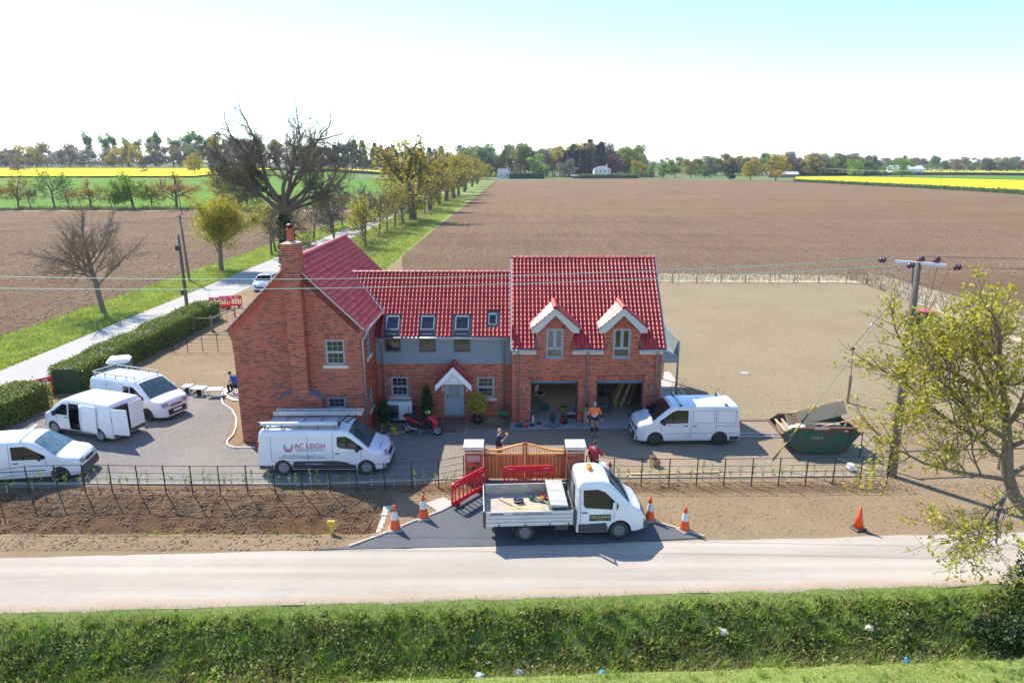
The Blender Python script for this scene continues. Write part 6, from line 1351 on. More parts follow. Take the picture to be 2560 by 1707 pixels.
def pillar(label, x0, plaque):
    w_, h_ = .70, 1.5; p = thing('brick_pillar',label,'gate pillar',(x0+w_/2,26.05,0)); core = MB(); core.box(-w_/2+.01,w_/2-.01,-w_/2+.01,w_/2-.01,0,h_); core.build('core', m_mortar, p)
    BB = Bricks()
    for (o_,u,n) in (((-w_/2,-w_/2+.008,0),(1,0,0),(0,-1,0)),((w_/2-.008,-w_/2,0),(0,1,0),(1,0,0)),((w_/2,w_/2-.008,0),(-1,0,0),(0,1,0)),((-w_/2+.008,w_/2,0),(0,-1,0),(-1,0,0))):
        BB.wall(o_,u,n,w_,0,h_,None,[],0 if n[0] == 0 else 1,False,False)
    cache = {}
    for i in range(len(BB.c)):
        if BB.n[i][1] > .5: continue
        k = (round(BB.w[i][0],2), round(BB.w[i][1],3))
        if k not in cache: ub = Bricks(); ub.put((0,0,0),(1,0,0),(0,0,1),(0,-1,0),*BB.w[i]); V, F = ub.arrays(); cache[k] = npmesh('brick',V,F,m_brick)
        u = Vector(BB.u[i]); o_ = ob('brick',cache[k],p); o_.location = BB.c[i]; o_.rotation_euler = (0,0,math.atan2(u.y,u.x))
    mb = MB(); mb.bbox(-.41,.41,-.41,.41,h_,h_+.15,.012); mb.add([(-.40,-.40,h_+.15),(.40,-.40,h_+.15),(.40,.40,h_+.15),(-.40,.40,h_+.15),(0,0,h_+.19)],[(0,1,4),(1,2,4),(2,3,4),(3,0,4)]); mb.build('capstone', STONE, p)
    mb = MB(); mb.box(-.36,.36,-.375,.375,h_-.14,h_-.07); mb.build('band', m_mortar, p)
    if plaque:
        mb = MB(); mb.bbox(-.27,.27,-.385,-.36,1.0,1.27,.01); mb.build('plaque', M('blank_plaque',(.42,.27,.22),rough=.6), p); mb = MB(); mb.bbox(-.05,.05,-.39,-.36,.66,.78,.008); mb.build('entry_panel', BLACK, p)
pillar('brick gate pillar carrying the blank plaque and entry panel',-1.92,True); pillar('brick gate pillar without a plaque beside the open truck door',2.26,False)
def estate_fence(label, pts, h=1.22, sp=1.06, rails=5, z=0.0):
    P = [Vector((x,y,0)) for x,y in pts]; f = thing('estate_fence',label,'fence',tuple(P[0])); o0 = P[0]; D = [0]
    for a, b in zip(P,P[1:]): D.append(D[-1]+(b-a).length)
    def at(d):
        for i in range(len(P)-1):
            if d <= D[i+1]+1e-6: t = (d-D[i])/(D[i+1]-D[i]); p = P[i].lerp(P[i+1],t); return Vector((p.x,p.y,float(hz(p.x,p.y))))-o0
        return P[-1]-o0
    n = int(D[-1]/sp); pm = MB(); pm.bar((0,0,-.15),(0,0,h+.02),.045,.014); me = pm.mesh('post',STEELD)
    for i in range(n+1): ob('post',me,f,tuple(at(i*D[-1]/n)))
    for k in range(rails):
        zz = h*(1-[0,.26,.48,.68,.86][k]); mb = MB(); mb.tube([at(i*D[-1]/n)+Vector((0,-.012,zz)) for i in range(n+1)],.013 if k == 0 else .010,5); mb.build('rail', STEELD, f)
    return f
estate_fence('long black iron estate fence curving along the dug ditch',[(-24.5,23.4),(-21.5,24.2),(-19,24.85),(-16.7,24.9),(-12.7,24.78),(-9,24.85),(-6,24.95),(-3.2,25.2),(-1.98,25.75)])
estate_fence('black iron estate fence from the east gate pillar to the power pole',[(3.05,25.75),(4.25,25.5),(6.8,25.45),(10.1,25.5),(13.4,25.6),(15.4,25.65)])
estate_fence('iron fence crossing the bare ground behind the west side of the house',[(-25.8,45.9),(-20,45.8),(-13,45.8)],1.2,1.06)
estate_fence('short return of iron fence running back beside the power pole',[(15.4,25.65),(15.5,26.9),(15.6,28.3)],1.22,1.0)
# hedge whips behind the fences
WHIP = []
for k in range(5):
    r = random.Random(70+k); st = MB(); hh = r.uniform(.5,.85); st.tube([(0,0,-.03),(r.uniform(-.03,.03),0,hh*.5),(r.uniform(-.06,.06),r.uniform(-.03,.03),hh)],[.008,.006,.003],4); st.tube([(0,0,hh*.4),(r.uniform(-.15,.15),.03,hh*.75)],[.005,.003],4)
    rng = np.random.default_rng(70+k); n = 16; C = np.stack([rng.normal(0,.05,n),rng.normal(0,.04,n),rng.uniform(hh*.35,hh*1.02,n)],1); V, F = cards(C,.09,rng,.03,aspect=.7); WHIP.append((st.mesh('stem',M('whip_stem',(.24,.17,.11),rough=.9)), npmesh('leaves',V,F,L_GRN)))
gd = MB(); gd.smooth = True; gd.tube([(0,0,0),(0,0,.42)],.022,6); gdm = gd.mesh('guard',M('whip_guard',(.46,.44,.38),rough=.7))
def whip(x, y, i, lab, grp):
    t = thing('hedge_whip',lab,'sapling',(x,y,float(hz(x,y))),RNG.uniform(0,6.28),grp); ob('stem',WHIP[i%5][0],t); ob('leaves',WHIP[i%5][1],t)
    if i%2: ob('guard',gdm,t)
for i in range(44): x = -20.6+i*.425; whip(x+RNG.uniform(-.1,.1),25.28+(.1 if i%2 else -.05)+(max(0,x+4)*.14)-(max(0,-18-x)*.25),i,'leafy hedge whip planted behind the long curved iron fence','whips behind the curved fence')
for i in range(27): whip(4.0+i*.425+RNG.uniform(-.1,.1),25.88+(.1 if i%2 else 0),i,'hedge whip planted behind the iron fence east of the gate','whips behind the east fence')
BW2 = MB(); BW2.tube([(0,0,-.05),(.03,0,.6),(0,.02,1.0)],[.014,.01,.004],4); BW2.tube([(.02,0,.5),(.2,.05,.9)],[.008,.003],4); BW2.tube([(.02,0,.4),(-.16,-.05,.8)],[.008,.003],4); bwm = BW2.mesh('back_whip',M('bare_whip',(.13,.10,.07),rough=.9))
def bare_whip(x, y, lab, grp):
    o = ob('bare_whip',bwm,None,(x,y,0),RNG.uniform(0,6.28)); s_ = RNG.uniform(.7,1.15); o.scale = (s_,s_,s_); tag(o,lab,'sapling',grp)
for i in range(30): bare_whip(12+i*.85+RNG.uniform(-.2,.2),72.9+RNG.uniform(-.1,.1),'bare hedge whip along the far garden fence','bare whips at the far fence')
for i in range(34): t = i/33; bare_whip(37.9-1.5*t+RNG.uniform(-.15,.15),72.2-24*t,'bare hedge whip along the side garden fence','bare whips at the side fence')
for i in range(10): bare_whip(-23.5+RNG.uniform(-.15,.15)+.1*i,50.8+i*.85,'bare hedge whip by the wooden fence near the lane','bare whips near the lane')
def post_fence(label, pts, h=1.25, rails=(), r=.055, ext=False):
    f = thing('post_fence',label,'fence',(pts[0][0],pts[0][1],0)); o0 = Vector((pts[0][0],pts[0][1],0)); mb = MB(); mb.smooth = True; mb.tube([(0,0,-.2),(0,0,h)],r,8); me = mb.mesh('post',POSTW)
    for (x,y) in pts: ob('post',me,f,(x-o0.x,y-o0.y,0))
    for z in (h*.92,h*.6,h*.3): mb = MB(); mb.tube([(x-o0.x,y-o0.y,z) for x,y in pts],.006,4); mb.build('wire', GALV, f)
    for (i,j,za,zb) in rails: a = Vector((pts[i][0],pts[i][1],za))-o0; b = Vector((pts[j][0],pts[j][1],zb))-o0; mb = MB(); mb.tube([a,b],.05,6); mb.build('rail', POSTW, f)
post_fence('post and wire fence along the far end of the bare garden',[(9.5+2.65*i,73.5) for i in range(10)]+[(36.3,73.3),(38.2,72.7)],1.35,((10,11,1.2,1.2),))
post_fence('post and wire fence down the side of the garden by the straw margin',[(38.2,72.7),(38.0,69.5),(37.85,66.6),(37.7,63.8),(37.5,60.8),(37.35,57.6),(37.2,54.2),(37.0,51),(36.8,47.6),(36.5,44)],1.35,((0,1,1.25,.4),))
post_fence('wooden post fence with rails near the lane behind the hedge',[(-24.6,51.3),(-23.3,51.5),(-22.8,54.9),(-22.6,58.8),(-22.2,63.2),(-21.8,68)],1.3,((0,1,1.1,1.1),(1,2,1.05,1.1)),.07)
post_fence('rustic post fence running east from the power pole',[(16.4,26.8),(18.6,27.0),(21,27.1),(23.4,27.2),(25.8,27.4)],1.15,((0,1,.95,.95),(1,2,.95,.95),(2,3,.95,.95),(3,4,.95,.95)),.06)
# ------------------------------------------------------------------ barriers and cones
def rounded(L, z0, z1, r, n=6):
    P = [(-L/2,z0),(L/2,z0)]; 
    P += [(L/2-r+r*math.cos(a),z1-r+r*math.sin(a)) for a in np.linspace(0,PI/2,n)]; P += [(-L/2+r+r*math.cos(a),z1-r+r*math.sin(a)) for a in np.linspace(PI/2,PI,n)]; return P
BAR = {}
mb = MB(); mb.prism(rounded(2.0,.80,1.08,.16),-.022,.022,'y'); mb.box(-1.0,-.93,-.022,.022,.30,.80); mb.box(.93,1.0,-.022,.022,.30,.80); mb.box(-1.0,1.0,-.022,.022,.14,.30); BAR['panel'] = mb.mesh('panel',RED)
mb = MB(); mb.bbox(-.03,.03,-.018,.018,.30,.80,.01); BAR['bar'] = mb.mesh('bar',RED)
mb = MB(); mb.bbox(-.09,.09,-.28,.28,0,.14,.03); BAR['foot'] = mb.mesh('foot',BLACK); mb = MB(); mb.box(-.14,.14,-.026,.026,.86,1.0); BAR['refl'] = mb.mesh('reflector',REFL); mb = MB(); mb.box(-.13,.13,-.025,.025,.985,1.0); BAR['slot'] = mb.mesh('grip_slot',WHITE)
def barrier(label, x, y, deg, refl=False):
    b = thing('barrier',label,'barrier',(x,y,float(hz(x,y))),math.radians(deg),'red site barriers'); ob('panel',BAR['panel'],b)
    for i in range(8): ob('bar',BAR['bar'],b,(-.80+.2286*i,0,0))
    for s_ in (-.7,.7): ob('foot',BAR['foot'],b,(s_,0,0))
    for s_ in (-.72,.72): ob('grip_slot',BAR['slot'],b,(s_,0,-.02))
    if refl:
        for s_ in (-.45,.05,.5): ob('reflector',BAR['refl'],b,(s_,0,0))
barrier('red plastic barrier standing askew between the cones and the truck',-1.68,24.32,52.5); barrier('red plastic barrier across the foot of the cedar gate',.66,25.12,4)
barrier('nearer of two red barriers standing together at the lane edge',-26.1,59.9,-4,True); barrier('farther of the two red barriers standing together at the lane edge',-25.5,60.7,10,True); barrier('red barrier half hidden behind the hedge on the lane',-27.3,50.6,62,True); barrier('red barrier in the gap between the two hedges',-26.6,36.2,58,True)
def cone(label, x, y, h, bands=True, mat=ORANGE, rz=.3):
    c = thing('traffic_cone',label,'cone',(x,y,float(hz(x,y))+.015),rz,'traffic cones'); k = h/.95; mb = MB(); n = 8; mb.bbox(-.24*k,.24*k,-.24*k,.24*k,0,.07*k,.03*k); mb.build('base', M('cone_base',(.30,.28,.25),rough=.8) if bands else DGREY, c)
    pr = [(.19,.07),(.175,.12),(.04,.95)]; R = lambda z: np.interp(z,[.07,.12,.95],[.19,.175,.04])
    seg = [(.07,.42,mat),(.42,.72,REFL),(.72,.95,mat)] if bands else [(.07,.95,mat)]
    for (a,b,m_) in seg: mb = MB(); mb.smooth = True; mb.lathe([(R(a)*k,a*k),(R((a+b)/2)*k,(a+b)/2*k),(R(b)*k,b*k)],16,None,cap=(b > .9)); mb.build('body' if m_ is mat else 'reflective_sleeve', m_, c)
cone('banded cone beside the pale sandbags',-4.2,22.05,.98); cone('banded cone beside the kerb near the askew red barrier',-3.28,22.85,.98); cone('banded cone on the soil just ahead of the truck bumper',5.08,22.72,.95); cone('banded cone at the tip of the tarmac wedge',6.2,22.0,.95,rz=.6); cone('plain orange cone without bands on the verge by the road',12.5,22.12,.88,False); cone('dusty red cone behind the iron fence by the truck',4.05,25.95,.85,True,M('faded_red',(.42,.03,.02),rough=.6)); cone('distant cone on the lane beyond the hedge',-28.3,44.2,.8)
# ------------------------------------------------------------------ kerbs, slabs, sandbags
def kerb(name, label, pts, w_=.07, h_=.07, seg=.9, mat=m_conc):
    k = thing(name,label,'kerb'); k['kind'] = 'structure'
    for (x0,y0),(x1,y1) in zip(pts,pts[1:]):
        L = math.hypot(x1-x0,y1-y0); n = max(1,round(L/seg))
        for i in range(n): a = Vector((x0+(x1-x0)*i/n,y0+(y1-y0)*i/n,.03)); b = Vector((x0+(x1-x0)*(i+.985)/n,y0+(y1-y0)*(i+.985)/n,.03)); mb = MB(); mb.bar(a,b,w_,h_+.06); mb.build('edging_stone', mat, k)
KC = M('pale_edging',(.50,.44,.36),rough=.85,col2=(.42,.36,.29),scale=5)
kerb('drive_kerb','pale edging along the west flare of the tarmac',[(-5.6,20.92),(-4.6,21.7),(-3.6,22.62),(-2.6,23.45),(-1.75,24.6)],.08,.04,.9,KC); kerb('drive_kerb','pale edging along the east flare of the tarmac',[(3.55,23.25),(4.85,22.86),(6.8,21.55)],.07,.03,.9,KC)
kerb('path_edging','white curved edging round the west bed',[(-16.6,37.2),(-16.4,36.4),(-15.8,35.2),(-14.9,34.2),(-14.2,33.0),(-13.75,31.8),(-13.5,30.8),(-13.5,30.1),(-13.3,29.6),(-12.9,29.3),(-11.9,29.3)],.06,.03,.45,M('white_edging',(.66,.64,.60),rough=.7)); kerb('yard_edging','timber edging at the back of the gravel yard',[(9.9,32.7),(13.8,32.72),(17.0,32.7)],.05,.03,2,TIMBER); kerb('bed_edging','edging along the planting strip behind the curved fence',[(-24,25.7),(-15,25.62),(-8,25.6),(-2,26.1)],.05,.02,1.5,KC)
kerb('shrub_edging','edging between the scooter and the shrub bed',[(-6.7,30.2),(-6.0,30.9),(-5.1,31.3)],.05,.03,.8,KC); kerb('yard_edging','edging along the planting strip behind the east fence',[(3.3,26.15),(9,26.25),(14.8,26.35)],.05,.02,1.5,KC)
path = thing('door_path','red-brown brick paving leading to the blue front door','path',(-2.9,32,0)); path['kind'] = 'structure'
mb = MB(); mb.box(-.67,.67,-1.0,1.05,.0,.03); mb.build('bed', m_mortar, path); mb = MB(); mb.bbox(-.098,.098,-.0485,.0485,0,.065,.004); pvm = mb.mesh('paver',Mrand('brown_paver',[(.14,.075,.06),(.20,.11,.085),(.24,.14,.11),(.17,.085,.07)],rough=.85,noise=(4,.15)))
for i in range(6):
    for j in range(20): ob('paver',pvm,path,(-.55+.2*i+(.1 if j%2 else 0)+.0,-.94+.1*j,0))
o = MB().bbox(-.42,.42,-.42,.42,0,.05,.01).build('paving_slab', m_paving); o.location = (-2.75,23.92,.0); o.rotation_euler = (0,0,.7); tag(o,'loose pale square slab lying on soil beside the west kerb','slab')
SB = M('pale_sandbag',(.62,.56,.44),rough=.9,col2=(.52,.46,.35),scale=5)
for i in range(9):
    mb = MB(); mb.smooth = True; mb.lathe([(.02,-.20),(.13,-.18),(.15,-.06),(.15,.08),(.12,.19),(.02,.21)],10,Matrix.Rotation(PI/2,4,'Y') @ Matrix.Diagonal((.55,1.15,1.25,1))); o = mb.build('sandbag', SB); t = i/8; yb = 22.35+1.45*t; o.location = (-4.72+.02*(i%2),yb,max(-.62,float(hz(-5.3,yb)))*.55+.1); o.rotation_euler = (RNG.uniform(-.08,.08),RNG.uniform(-.08,.08),RNG.uniform(-.12,.12)); tag(o,'pale concrete sandbag in the headwall at the end of the dug ditch','sandbag','sandbags of the ditch headwall')
y_ = thing('marker_post','short yellow marker post standing in the soil by the ditch','marker post',(-6.42,21.8,float(hz(-6.42,21.8)))); YL = M('marker_yellow',(.62,.45,.05),rough=.6); mb = MB(); mb.bbox(-.06,.06,-.04,.04,-.1,.42,.01); mb.build('post', YL, y_); mb = MB(); mb.bbox(-.14,.14,-.05,.05,.30,.52,.015); mb.build('plate', YL, y_); mb = MB(); mb.box(-.06,.06,-.053,-.05,.36,.47); mb.build('panel', M('marker_panel',(.45,.33,.05),rough=.6), y_)
o = MB().lathe([(.28,0),(.28,.02),(.25,.03)],14).build('manhole_cover', m_conc); o.location = (14.6,40.85,.01); tag(o,'pale square inspection cover lying alone in the bare garden','cover')
# ------------------------------------------------------------------ poles and wires
def pole(label, x, y, h, r=.15, lean=(0,0), parts=None, mat=GREYWOOD):
    p = thing('utility_pole',label,'pole',(x,y,0)); mb = MB(); mb.smooth = True; mb.tube([(0,0,-.3),(lean[0]*.5,lean[1]*.5,h*.5),(lean[0],lean[1],h)],[r,r*.88,r*.74],12); mb.build('shaft', mat, p); return p
p = pole('leaning power pole with white crossarm and dark insulators at the fence end',16.05,26.45,9.05,.19,(-.28,0))
cd = Vector((.78,-.62,0)); cc = Vector((-.28,0,8.95)); mb = MB(); mb.bar(cc-cd*.78+Vector((0,0,.06)),cc+cd*.95+Vector((0,0,.06)),.14,.10); mb.build('crossarm', M('galv_arm',(.62,.64,.68),rough=.4,metal=.2), p); mb = MB(); mb.bar(cc+Vector((0,0,-.5)),cc+cd*.55,.04); mb.bar(cc+Vector((0,0,-.5)),cc-cd*.45,.04); mb.build('arm_brace', GALV, p)
INS = M('brown_glaze',(.07,.015,.02),rough=.2,spec=.7)
def insulator(a, d):
    a = Vector(a); d = Vector(d).normalized(); mb = MB(); mb.smooth = True; q = d.to_track_quat('Z','Y').to_matrix().to_4x4(); mb.lathe([(.03,0),(.03,.05),(.12,.07),(.12,.12),(.05,.14),(.05,.18),(.12,.20),(.12,.25),(.05,.27),(.03,.33)],12,Matrix.Translation(a) @ q); mb.build('insulator', INS, p)
insulator(cc-cd*.78+Vector((-.35,.0,.12)),(-1,.05,0)); insulator(cc+Vector((-.25,-.3,.02)),(-1,0,0)); insulator(cc+cd*.95+Vector((.25,-.05,.0)),(1,-.1,0)); insulator(cc+Vector((.05,.1,.1)),(.8,.1,.5)); insulator(cc+cd*.6+Vector((.0,.05,.12)),(.7,.4,.5))
mb = MB(); mb.bbox(.02,.5,-.3,.3,6.5,7.05,.04); mb.build('transformer', DGREY, p); mb = MB(); mb.bbox(.0,.55,-.34,.34,7.06,7.12,.02); mb.build('transformer_lid', M('red_lid',(.5,.05,.06),rough=.5), p); mb = MB(); mb.smooth = True; mb.tube([(-.19,-.05,.0),(-.2,-.05,2.6),(-.3,-.02,6.8)],.035,6); mb.build('cable_guard', BLACK, p)
for (a,b) in ((cc+cd*.6+Vector((.1,0,0)),(.3,.0,7.15)),(cc+cd*1.1,(.45,0,7.15))): mb = MB(); mb.tube([a,(Vector(a)+Vector(b))/2+Vector((.04,0,0)),b],.012,4); mb.build('jumper_wire', M('copper_wire',(.25,.08,.05),rough=.5) if 'copper_wire' not in bpy.data.materials else bpy.data.materials['copper_wire'], p)
VERD = M('verdigris_wire',(.20,.42,.33),rough=.6)
def wire(name, label, a, b, sag, r, mat, n=26):
    a, b = Vector(a), Vector(b); pts = [tuple(a.lerp(b,i/n)-Vector((0,0,4*sag*(i/n)*(1-i/n)))-a) for i in range(n+1)]; mb = MB(); mb.tube(pts,r,5); o = mb.build(name, mat); o.location = a; tag(o,label,'wire')
W0 = Vector((16.05,26.45,0))
wire('power_line','upper green copper wire passing in front of the roofs to the crossarm end',W0+cc-cd*.78+Vector((-.7,.02,.13)),(-62,28,11.2),1.75,.012,VERD); wire('power_line','lower green copper wire passing in front of the roofs to the pole top',W0+cc+Vector((-.6,-.3,.03)),(-62,26.6,10.6),1.7,.012,VERD)
DW = M('dark_wire',(.05,.05,.055),rough=.6)
wire('power_line','dark wire running east from the power pole over the ploughed field',W0+cc+cd*.95+Vector((.6,-.1,0)),(75,34,9.6),.9,.01,DW); wire('power_line','thin dark wire from the pole top out to the east',W0+cc+Vector((.4,.15,.3)),(75,37,9.9),.9,.01,DW)
s_ = thing('pole_stay','stay wire with yellow and black guard slanting past the skip to the fence','stay wire',(11.1,27.3,0)); b_ = W0+Vector((-.27,0,8.6))-Vector((11.1,27.3,0)); mb = MB(); mb.tube([(0,0,-.1),b_],.012,5); mb.build('wire', GALV, s_)
for i in range(6): mb = MB(); mb.smooth = True; mb.tube([b_*(.04+.052*i),b_*(.04+.052*(i+1)-.003)],.032,8); mb.build('guard_band', YL if i%2 else BLACK, s_)
s_ = thing('pole_stay','thin stay wire with a pale insulator from pole to garden post','stay wire',(18.2,35.4,3.05)); b_ = W0+Vector((-.27,0,8.5))-Vector((18.2,35.4,3.05)); mb = MB(); mb.tube([(0,0,0),b_],.012,5); mb.build('wire', DW, s_); mb = MB(); mb.smooth = True; mb.lathe([(.02,-.1),(.06,-.06),(.06,.06),(.02,.1)],8,Matrix.Translation(b_*.4)); mb.build('insulator', REFL, s_)
g_ = thing('garden_post','wooden post carrying a thin pole and a small grey lamp in the garden','post',(18.42,35.42,0)); mb = MB(); mb.bbox(-.07,.07,-.07,.07,-.1,1.6,.01); mb.build('post', POSTW, g_); mb = MB(); mb.tube([(0,-.09,1.0),(-.08,-.02,3.05)],.03,6); mb.build('pole', POSTW, g_); mb = MB(); mb.bbox(-.16,.02,-.1,.1,3.03,3.16,.03); mb.build('lamp', DGREY, g_)
p2 = pole('wooden pole with a small black transformer rising from the clipped hedge',-27.4,56.4,7.0,.15); mb = MB(); mb.bbox(-.32,-.05,-.2,.2,5.7,6.15,.04); mb.build('cable_box', BLACK, p2); mb = MB(); mb.bbox(-.36,-.12,-.12,.12,2.0,2.4,.03); mb.build('junction_box', DGREY, p2); mb = MB(); mb.tube([(.12,-.1,.1),(.12,-.1,6)],.05,6); mb.build('cable_guard', DGREY, p2)
p3 = pole('tall leaning pole on the grass verge beyond the lane',-35.4,74.2,7.3,.14,(-.25,0)); mb = MB(); mb.bar((-.6,0,7.0),(.2,0,7.0),.06); mb.build('arm', GREYWOOD, p3)
wire('service_cable','black bundled cable sagging west from the verge pole over the field',(-35.7,74.2,7.1),(-95,62,7.6),1.6,.03,DW); wire('service_cable','thin cable from the verge pole to the hedge pole',(-35.5,74.2,6.9),(-27.4,56.4,6.5),.3,.015,DW); wire('service_cable','thin cable from the verge pole up the lane',(-35.6,74.2,6.8),(-30.5,180,8.5),1.2,.015,DW)
p4 = pole('thin distant pole standing in the wheat',-81,170,7.5,.12,(-.4,0))
for i,(x,y) in enumerate(((193,440),(211,345),(262,250))): pole('slender pole in the wire line along the east rape field',x,y,9,.14)['group'] = 'poles along the rape field'
wire('power_line','distant pale wire along the east rape field',(193,440,8.8),(211,345,8.8),1.2,.03,GALV); wire('power_line','distant pale wire over the near end of the east rape field',(211,345,8.8),(262,250,8.8),1.2,.03,GALV)
# ------------------------------------------------------------------ skip and its load
sk_ = thing('skip','rusty green builders skip heaped with boards beside the power pole','skip',(13.95,29.45,.0)); m_skip, n, l, mx, bs = soilmat('rusty_green_paint',(.025,.11,.075),(.04,.14,.095),(.17,.065,.038),1.2,2.2,.002); m_rust = M('rusty_steel',(.16,.065,.04),rough=.8,col2=(.24,.10,.06),scale=5)
prof_ = [(-1.02,.08),(1.02,.08),(1.72,1.02),(1.55,1.28),(-1.40,1.28),(-1.82,1.0)]
for y in (-.88,.86): mb = MB(); mb.prism(prof_,y,y+.025,'y'); mb.build('side', m_skip, sk_)
for (a,b,nm) in (((-1.02,.08),(-1.82,1.0),'end'),((1.02,.08),(1.72,1.02),'end')): mb = MB(); mb.add([(a[0],-.855,a[1]),(b[0],-.855,b[1]),(b[0],.86,b[1]),(a[0],.86,a[1])],[(0,1,2,3)]); o = mb.build(nm, m_skip, sk_); m_ = o.modifiers.new('thickness','SOLIDIFY'); m_.thickness = .02
mb = MB(); mb.box(-1.02,1.02,-.855,.86,.08,.1); mb.build('floor', m_rust, sk_)
for y in (-.9,.885): mb = MB(); mb.bar((-1.42,y,1.29),(1.57,y,1.29),.09,.07); mb.build('rim', m_rust, sk_)
for x,z in ((-1.84,1.0),(1.74,1.02)): mb = MB(); mb.bar((x,-.92,z),(x,.92,z),.08); mb.build('rim', m_rust, sk_)
for x in (-1.1,1.15): mb = MB(); mb.bar((x,-.905,.25),(x*1.15,-.905,1.24),.07,.05); mb.build('stiffener', m_skip, sk_)
for x in (-.75,.75): mb = MB(); mb.box(x-.08,x+.08,-.8,.8,0,.08); mb.build('skid', m_rust, sk_)
mb = MB(); mb.box(-.42,.22,-.955,-.95,1.24,1.33); mb.build('name_plate', M('plate_pinkwhite',(.60,.42,.38),rough=.6), sk_); mb = MB(); mb.box(.95,1.12,-.89,-.885,1.12,1.18); mb.build('label_plate', REFL, sk_)
text('01603 8',.17,M('worn_white_stencil',(.42,.46,.42),rough=.7),sk_,Matrix.Translation((-.25,-.888,.82)) @ Matrix.Rotation(PI/2,4,'X'))
mb = MB(); mb.box(-1.5,1.4,-.8,.8,.75,.95); o = mb.build('rubble', M('skip_rubble',(.30,.24,.18),rough=.9,col2=(.5,.45,.38),scale=6,bump=.08), sk_)
SKM = Matrix.Translation((13.95,29.45,0))
def slab(name, label, x, y, z, L, W_, T, rx, ry, rz, mat=PLY, cat='board'): return plank(name,label,L,W_,T,SKM @ Matrix.Translation((x,y,z)) @ Matrix.Rotation(rz,4,'Z') @ Matrix.Rotation(ry,4,'Y') @ Matrix.Rotation(rx,4,'X'),mat,None,cat)
cr = thing('plywood_box','long plywood box tipped on the skip, its high end over the rim','box',tuple(SKM @ Vector((.45,.15,1.28))),math.radians(4)); cr.rotation_euler = (math.radians(-20),math.radians(-13),math.radians(5))
mb = MB(); mb.box(-1.15,1.15,-.02,.0,0,.62); mb.build('panel', PLY, cr); mb = MB(); mb.box(-1.15,1.15,.0,.42,.0,.02); mb.build('panel', PLY, cr); mb = MB(); mb.box(-1.15,1.15,.42,.44,0,.62); mb.build('panel', PLY, cr)
for x in (-1.1,0,1.05): mb = MB(); mb.box(x-.04,x+.04,-.06,.46,.62,.67); mb.build('batten', TIMBER, cr)
slab('plywood_offcut','square plywood offcut leaning in front of the long box in the skip',-.35,-.45,1.02,.55,.6,.02,1.25,.05,.1); slab('plywood_offcut','tilted plywood sheet leaning out of the west end of the skip',-.95,.25,1.1,.75,.75,.02,.9,.3,.5)
slab('timber_board','pale timber rail propped along the west end of the skip',-1.62,-.1,1.1,1.5,.1,.05,0,0,1.5,TIMBER,'timber'); slab('timber_board','second timber rail beside the propped one in the skip',-1.4,-.15,1.16,1.5,.09,.05,0,.04,1.42,TIMBER,'timber'); slab('timber_board','long lath poking out of the east end of the skip',1.0,-.3,1.32,1.7,.06,.03,0,-.16,.18,TIMBER,'timber')
for i,(x,y,s_) in enumerate(((-1.0,-.4,.3),(-.75,-.2,.24))):
    rng = np.random.default_rng(i); mb = MB(); mb.smooth = True; mb.lathe([(.05,-.6),(.7,-.4),(1,0),(.7,.45),(.08,.7)],10,Matrix.Diagonal((s_*1.3,s_,s_*.6,1))); mb.v = [tuple(np.array(q)*(1+rng.normal(0,.07))) for q in mb.v]; o = mb.build('rubble_bag', M('white_sack',(.72,.71,.69),rough=.7)); o.location = SKM @ Vector((x,y,1.1)); tag(o,('larger' if i == 0 else 'smaller')+' white sack lying in the west end of the skip','sack')
ladder('ground_ladder','grey ladder lying on the gravel beside the skip',2.6,.36,7,Matrix.Translation((10.9,30.75,.06)) @ Matrix.Rotation(math.radians(-2),4,'Z'),rail=.05)
# ------------------------------------------------------------------ yard things
b_ = thing('cardboard_box','open cardboard box standing alone on the gravel','box',(6.22,27.38,.015),.4); CB = M('cardboard',(.36,.22,.12),rough=.85,col2=(.30,.18,.1),scale=5)
for q in ((-.16,.16,-.16,-.15),(-.16,.16,.15,.16),(-.16,-.15,-.15,.15),(.15,.16,-.15,.15)): mb = MB(); mb.box(*q,0,.34); mb.build('side', CB, b_)
mb = MB(); mb.box(-.15,.15,-.15,.15,0,.02); mb.build('base', CB, b_); mb = MB(); mb.add([(-.16,.16,.34),(.16,.16,.34),(.17,.26,.42),(-.17,.26,.42)],[(0,1,2,3)]); mb.build('flap', CB, b_)
for i,(x,y,L,a) in enumerate(((6.9,26.35,4.0,.04),(6.7,26.5,3.8,.05),(6.85,26.62,3.9,.035),(6.8,26.44,3.6,.045))): plank('timber_plank',('front plank','middle plank','rear plank','top plank')[i]+' of the timber pile behind the east iron fence',L,.13,.06,Matrix.Translation((x,y,.02+(.065 if i == 3 else 0))) @ Matrix.Rotation(a,4,'Z'),TIMBER,'timber pile by the fence','timber')
t_ = thing('paint_tub','white paint tub with a wire handle at the fence corner','tub',(14.5,26.9,.015)); mb = MB(); mb.smooth = True; mb.lathe([(.13,0),(.15,.26)],14); mb.build('tub', WHITE, t_); mb = MB(); mb.lathe([(.158,.25),(.158,.29),(.14,.295)],14); mb.build('lid', REFL, t_)
plank('scaffold_board','pale board leaning on the ground beside the paint tub',1.5,.12,.04,Matrix.Translation((14.9,27.5,.03)) @ Matrix.Rotation(-.95,4,'Z'))
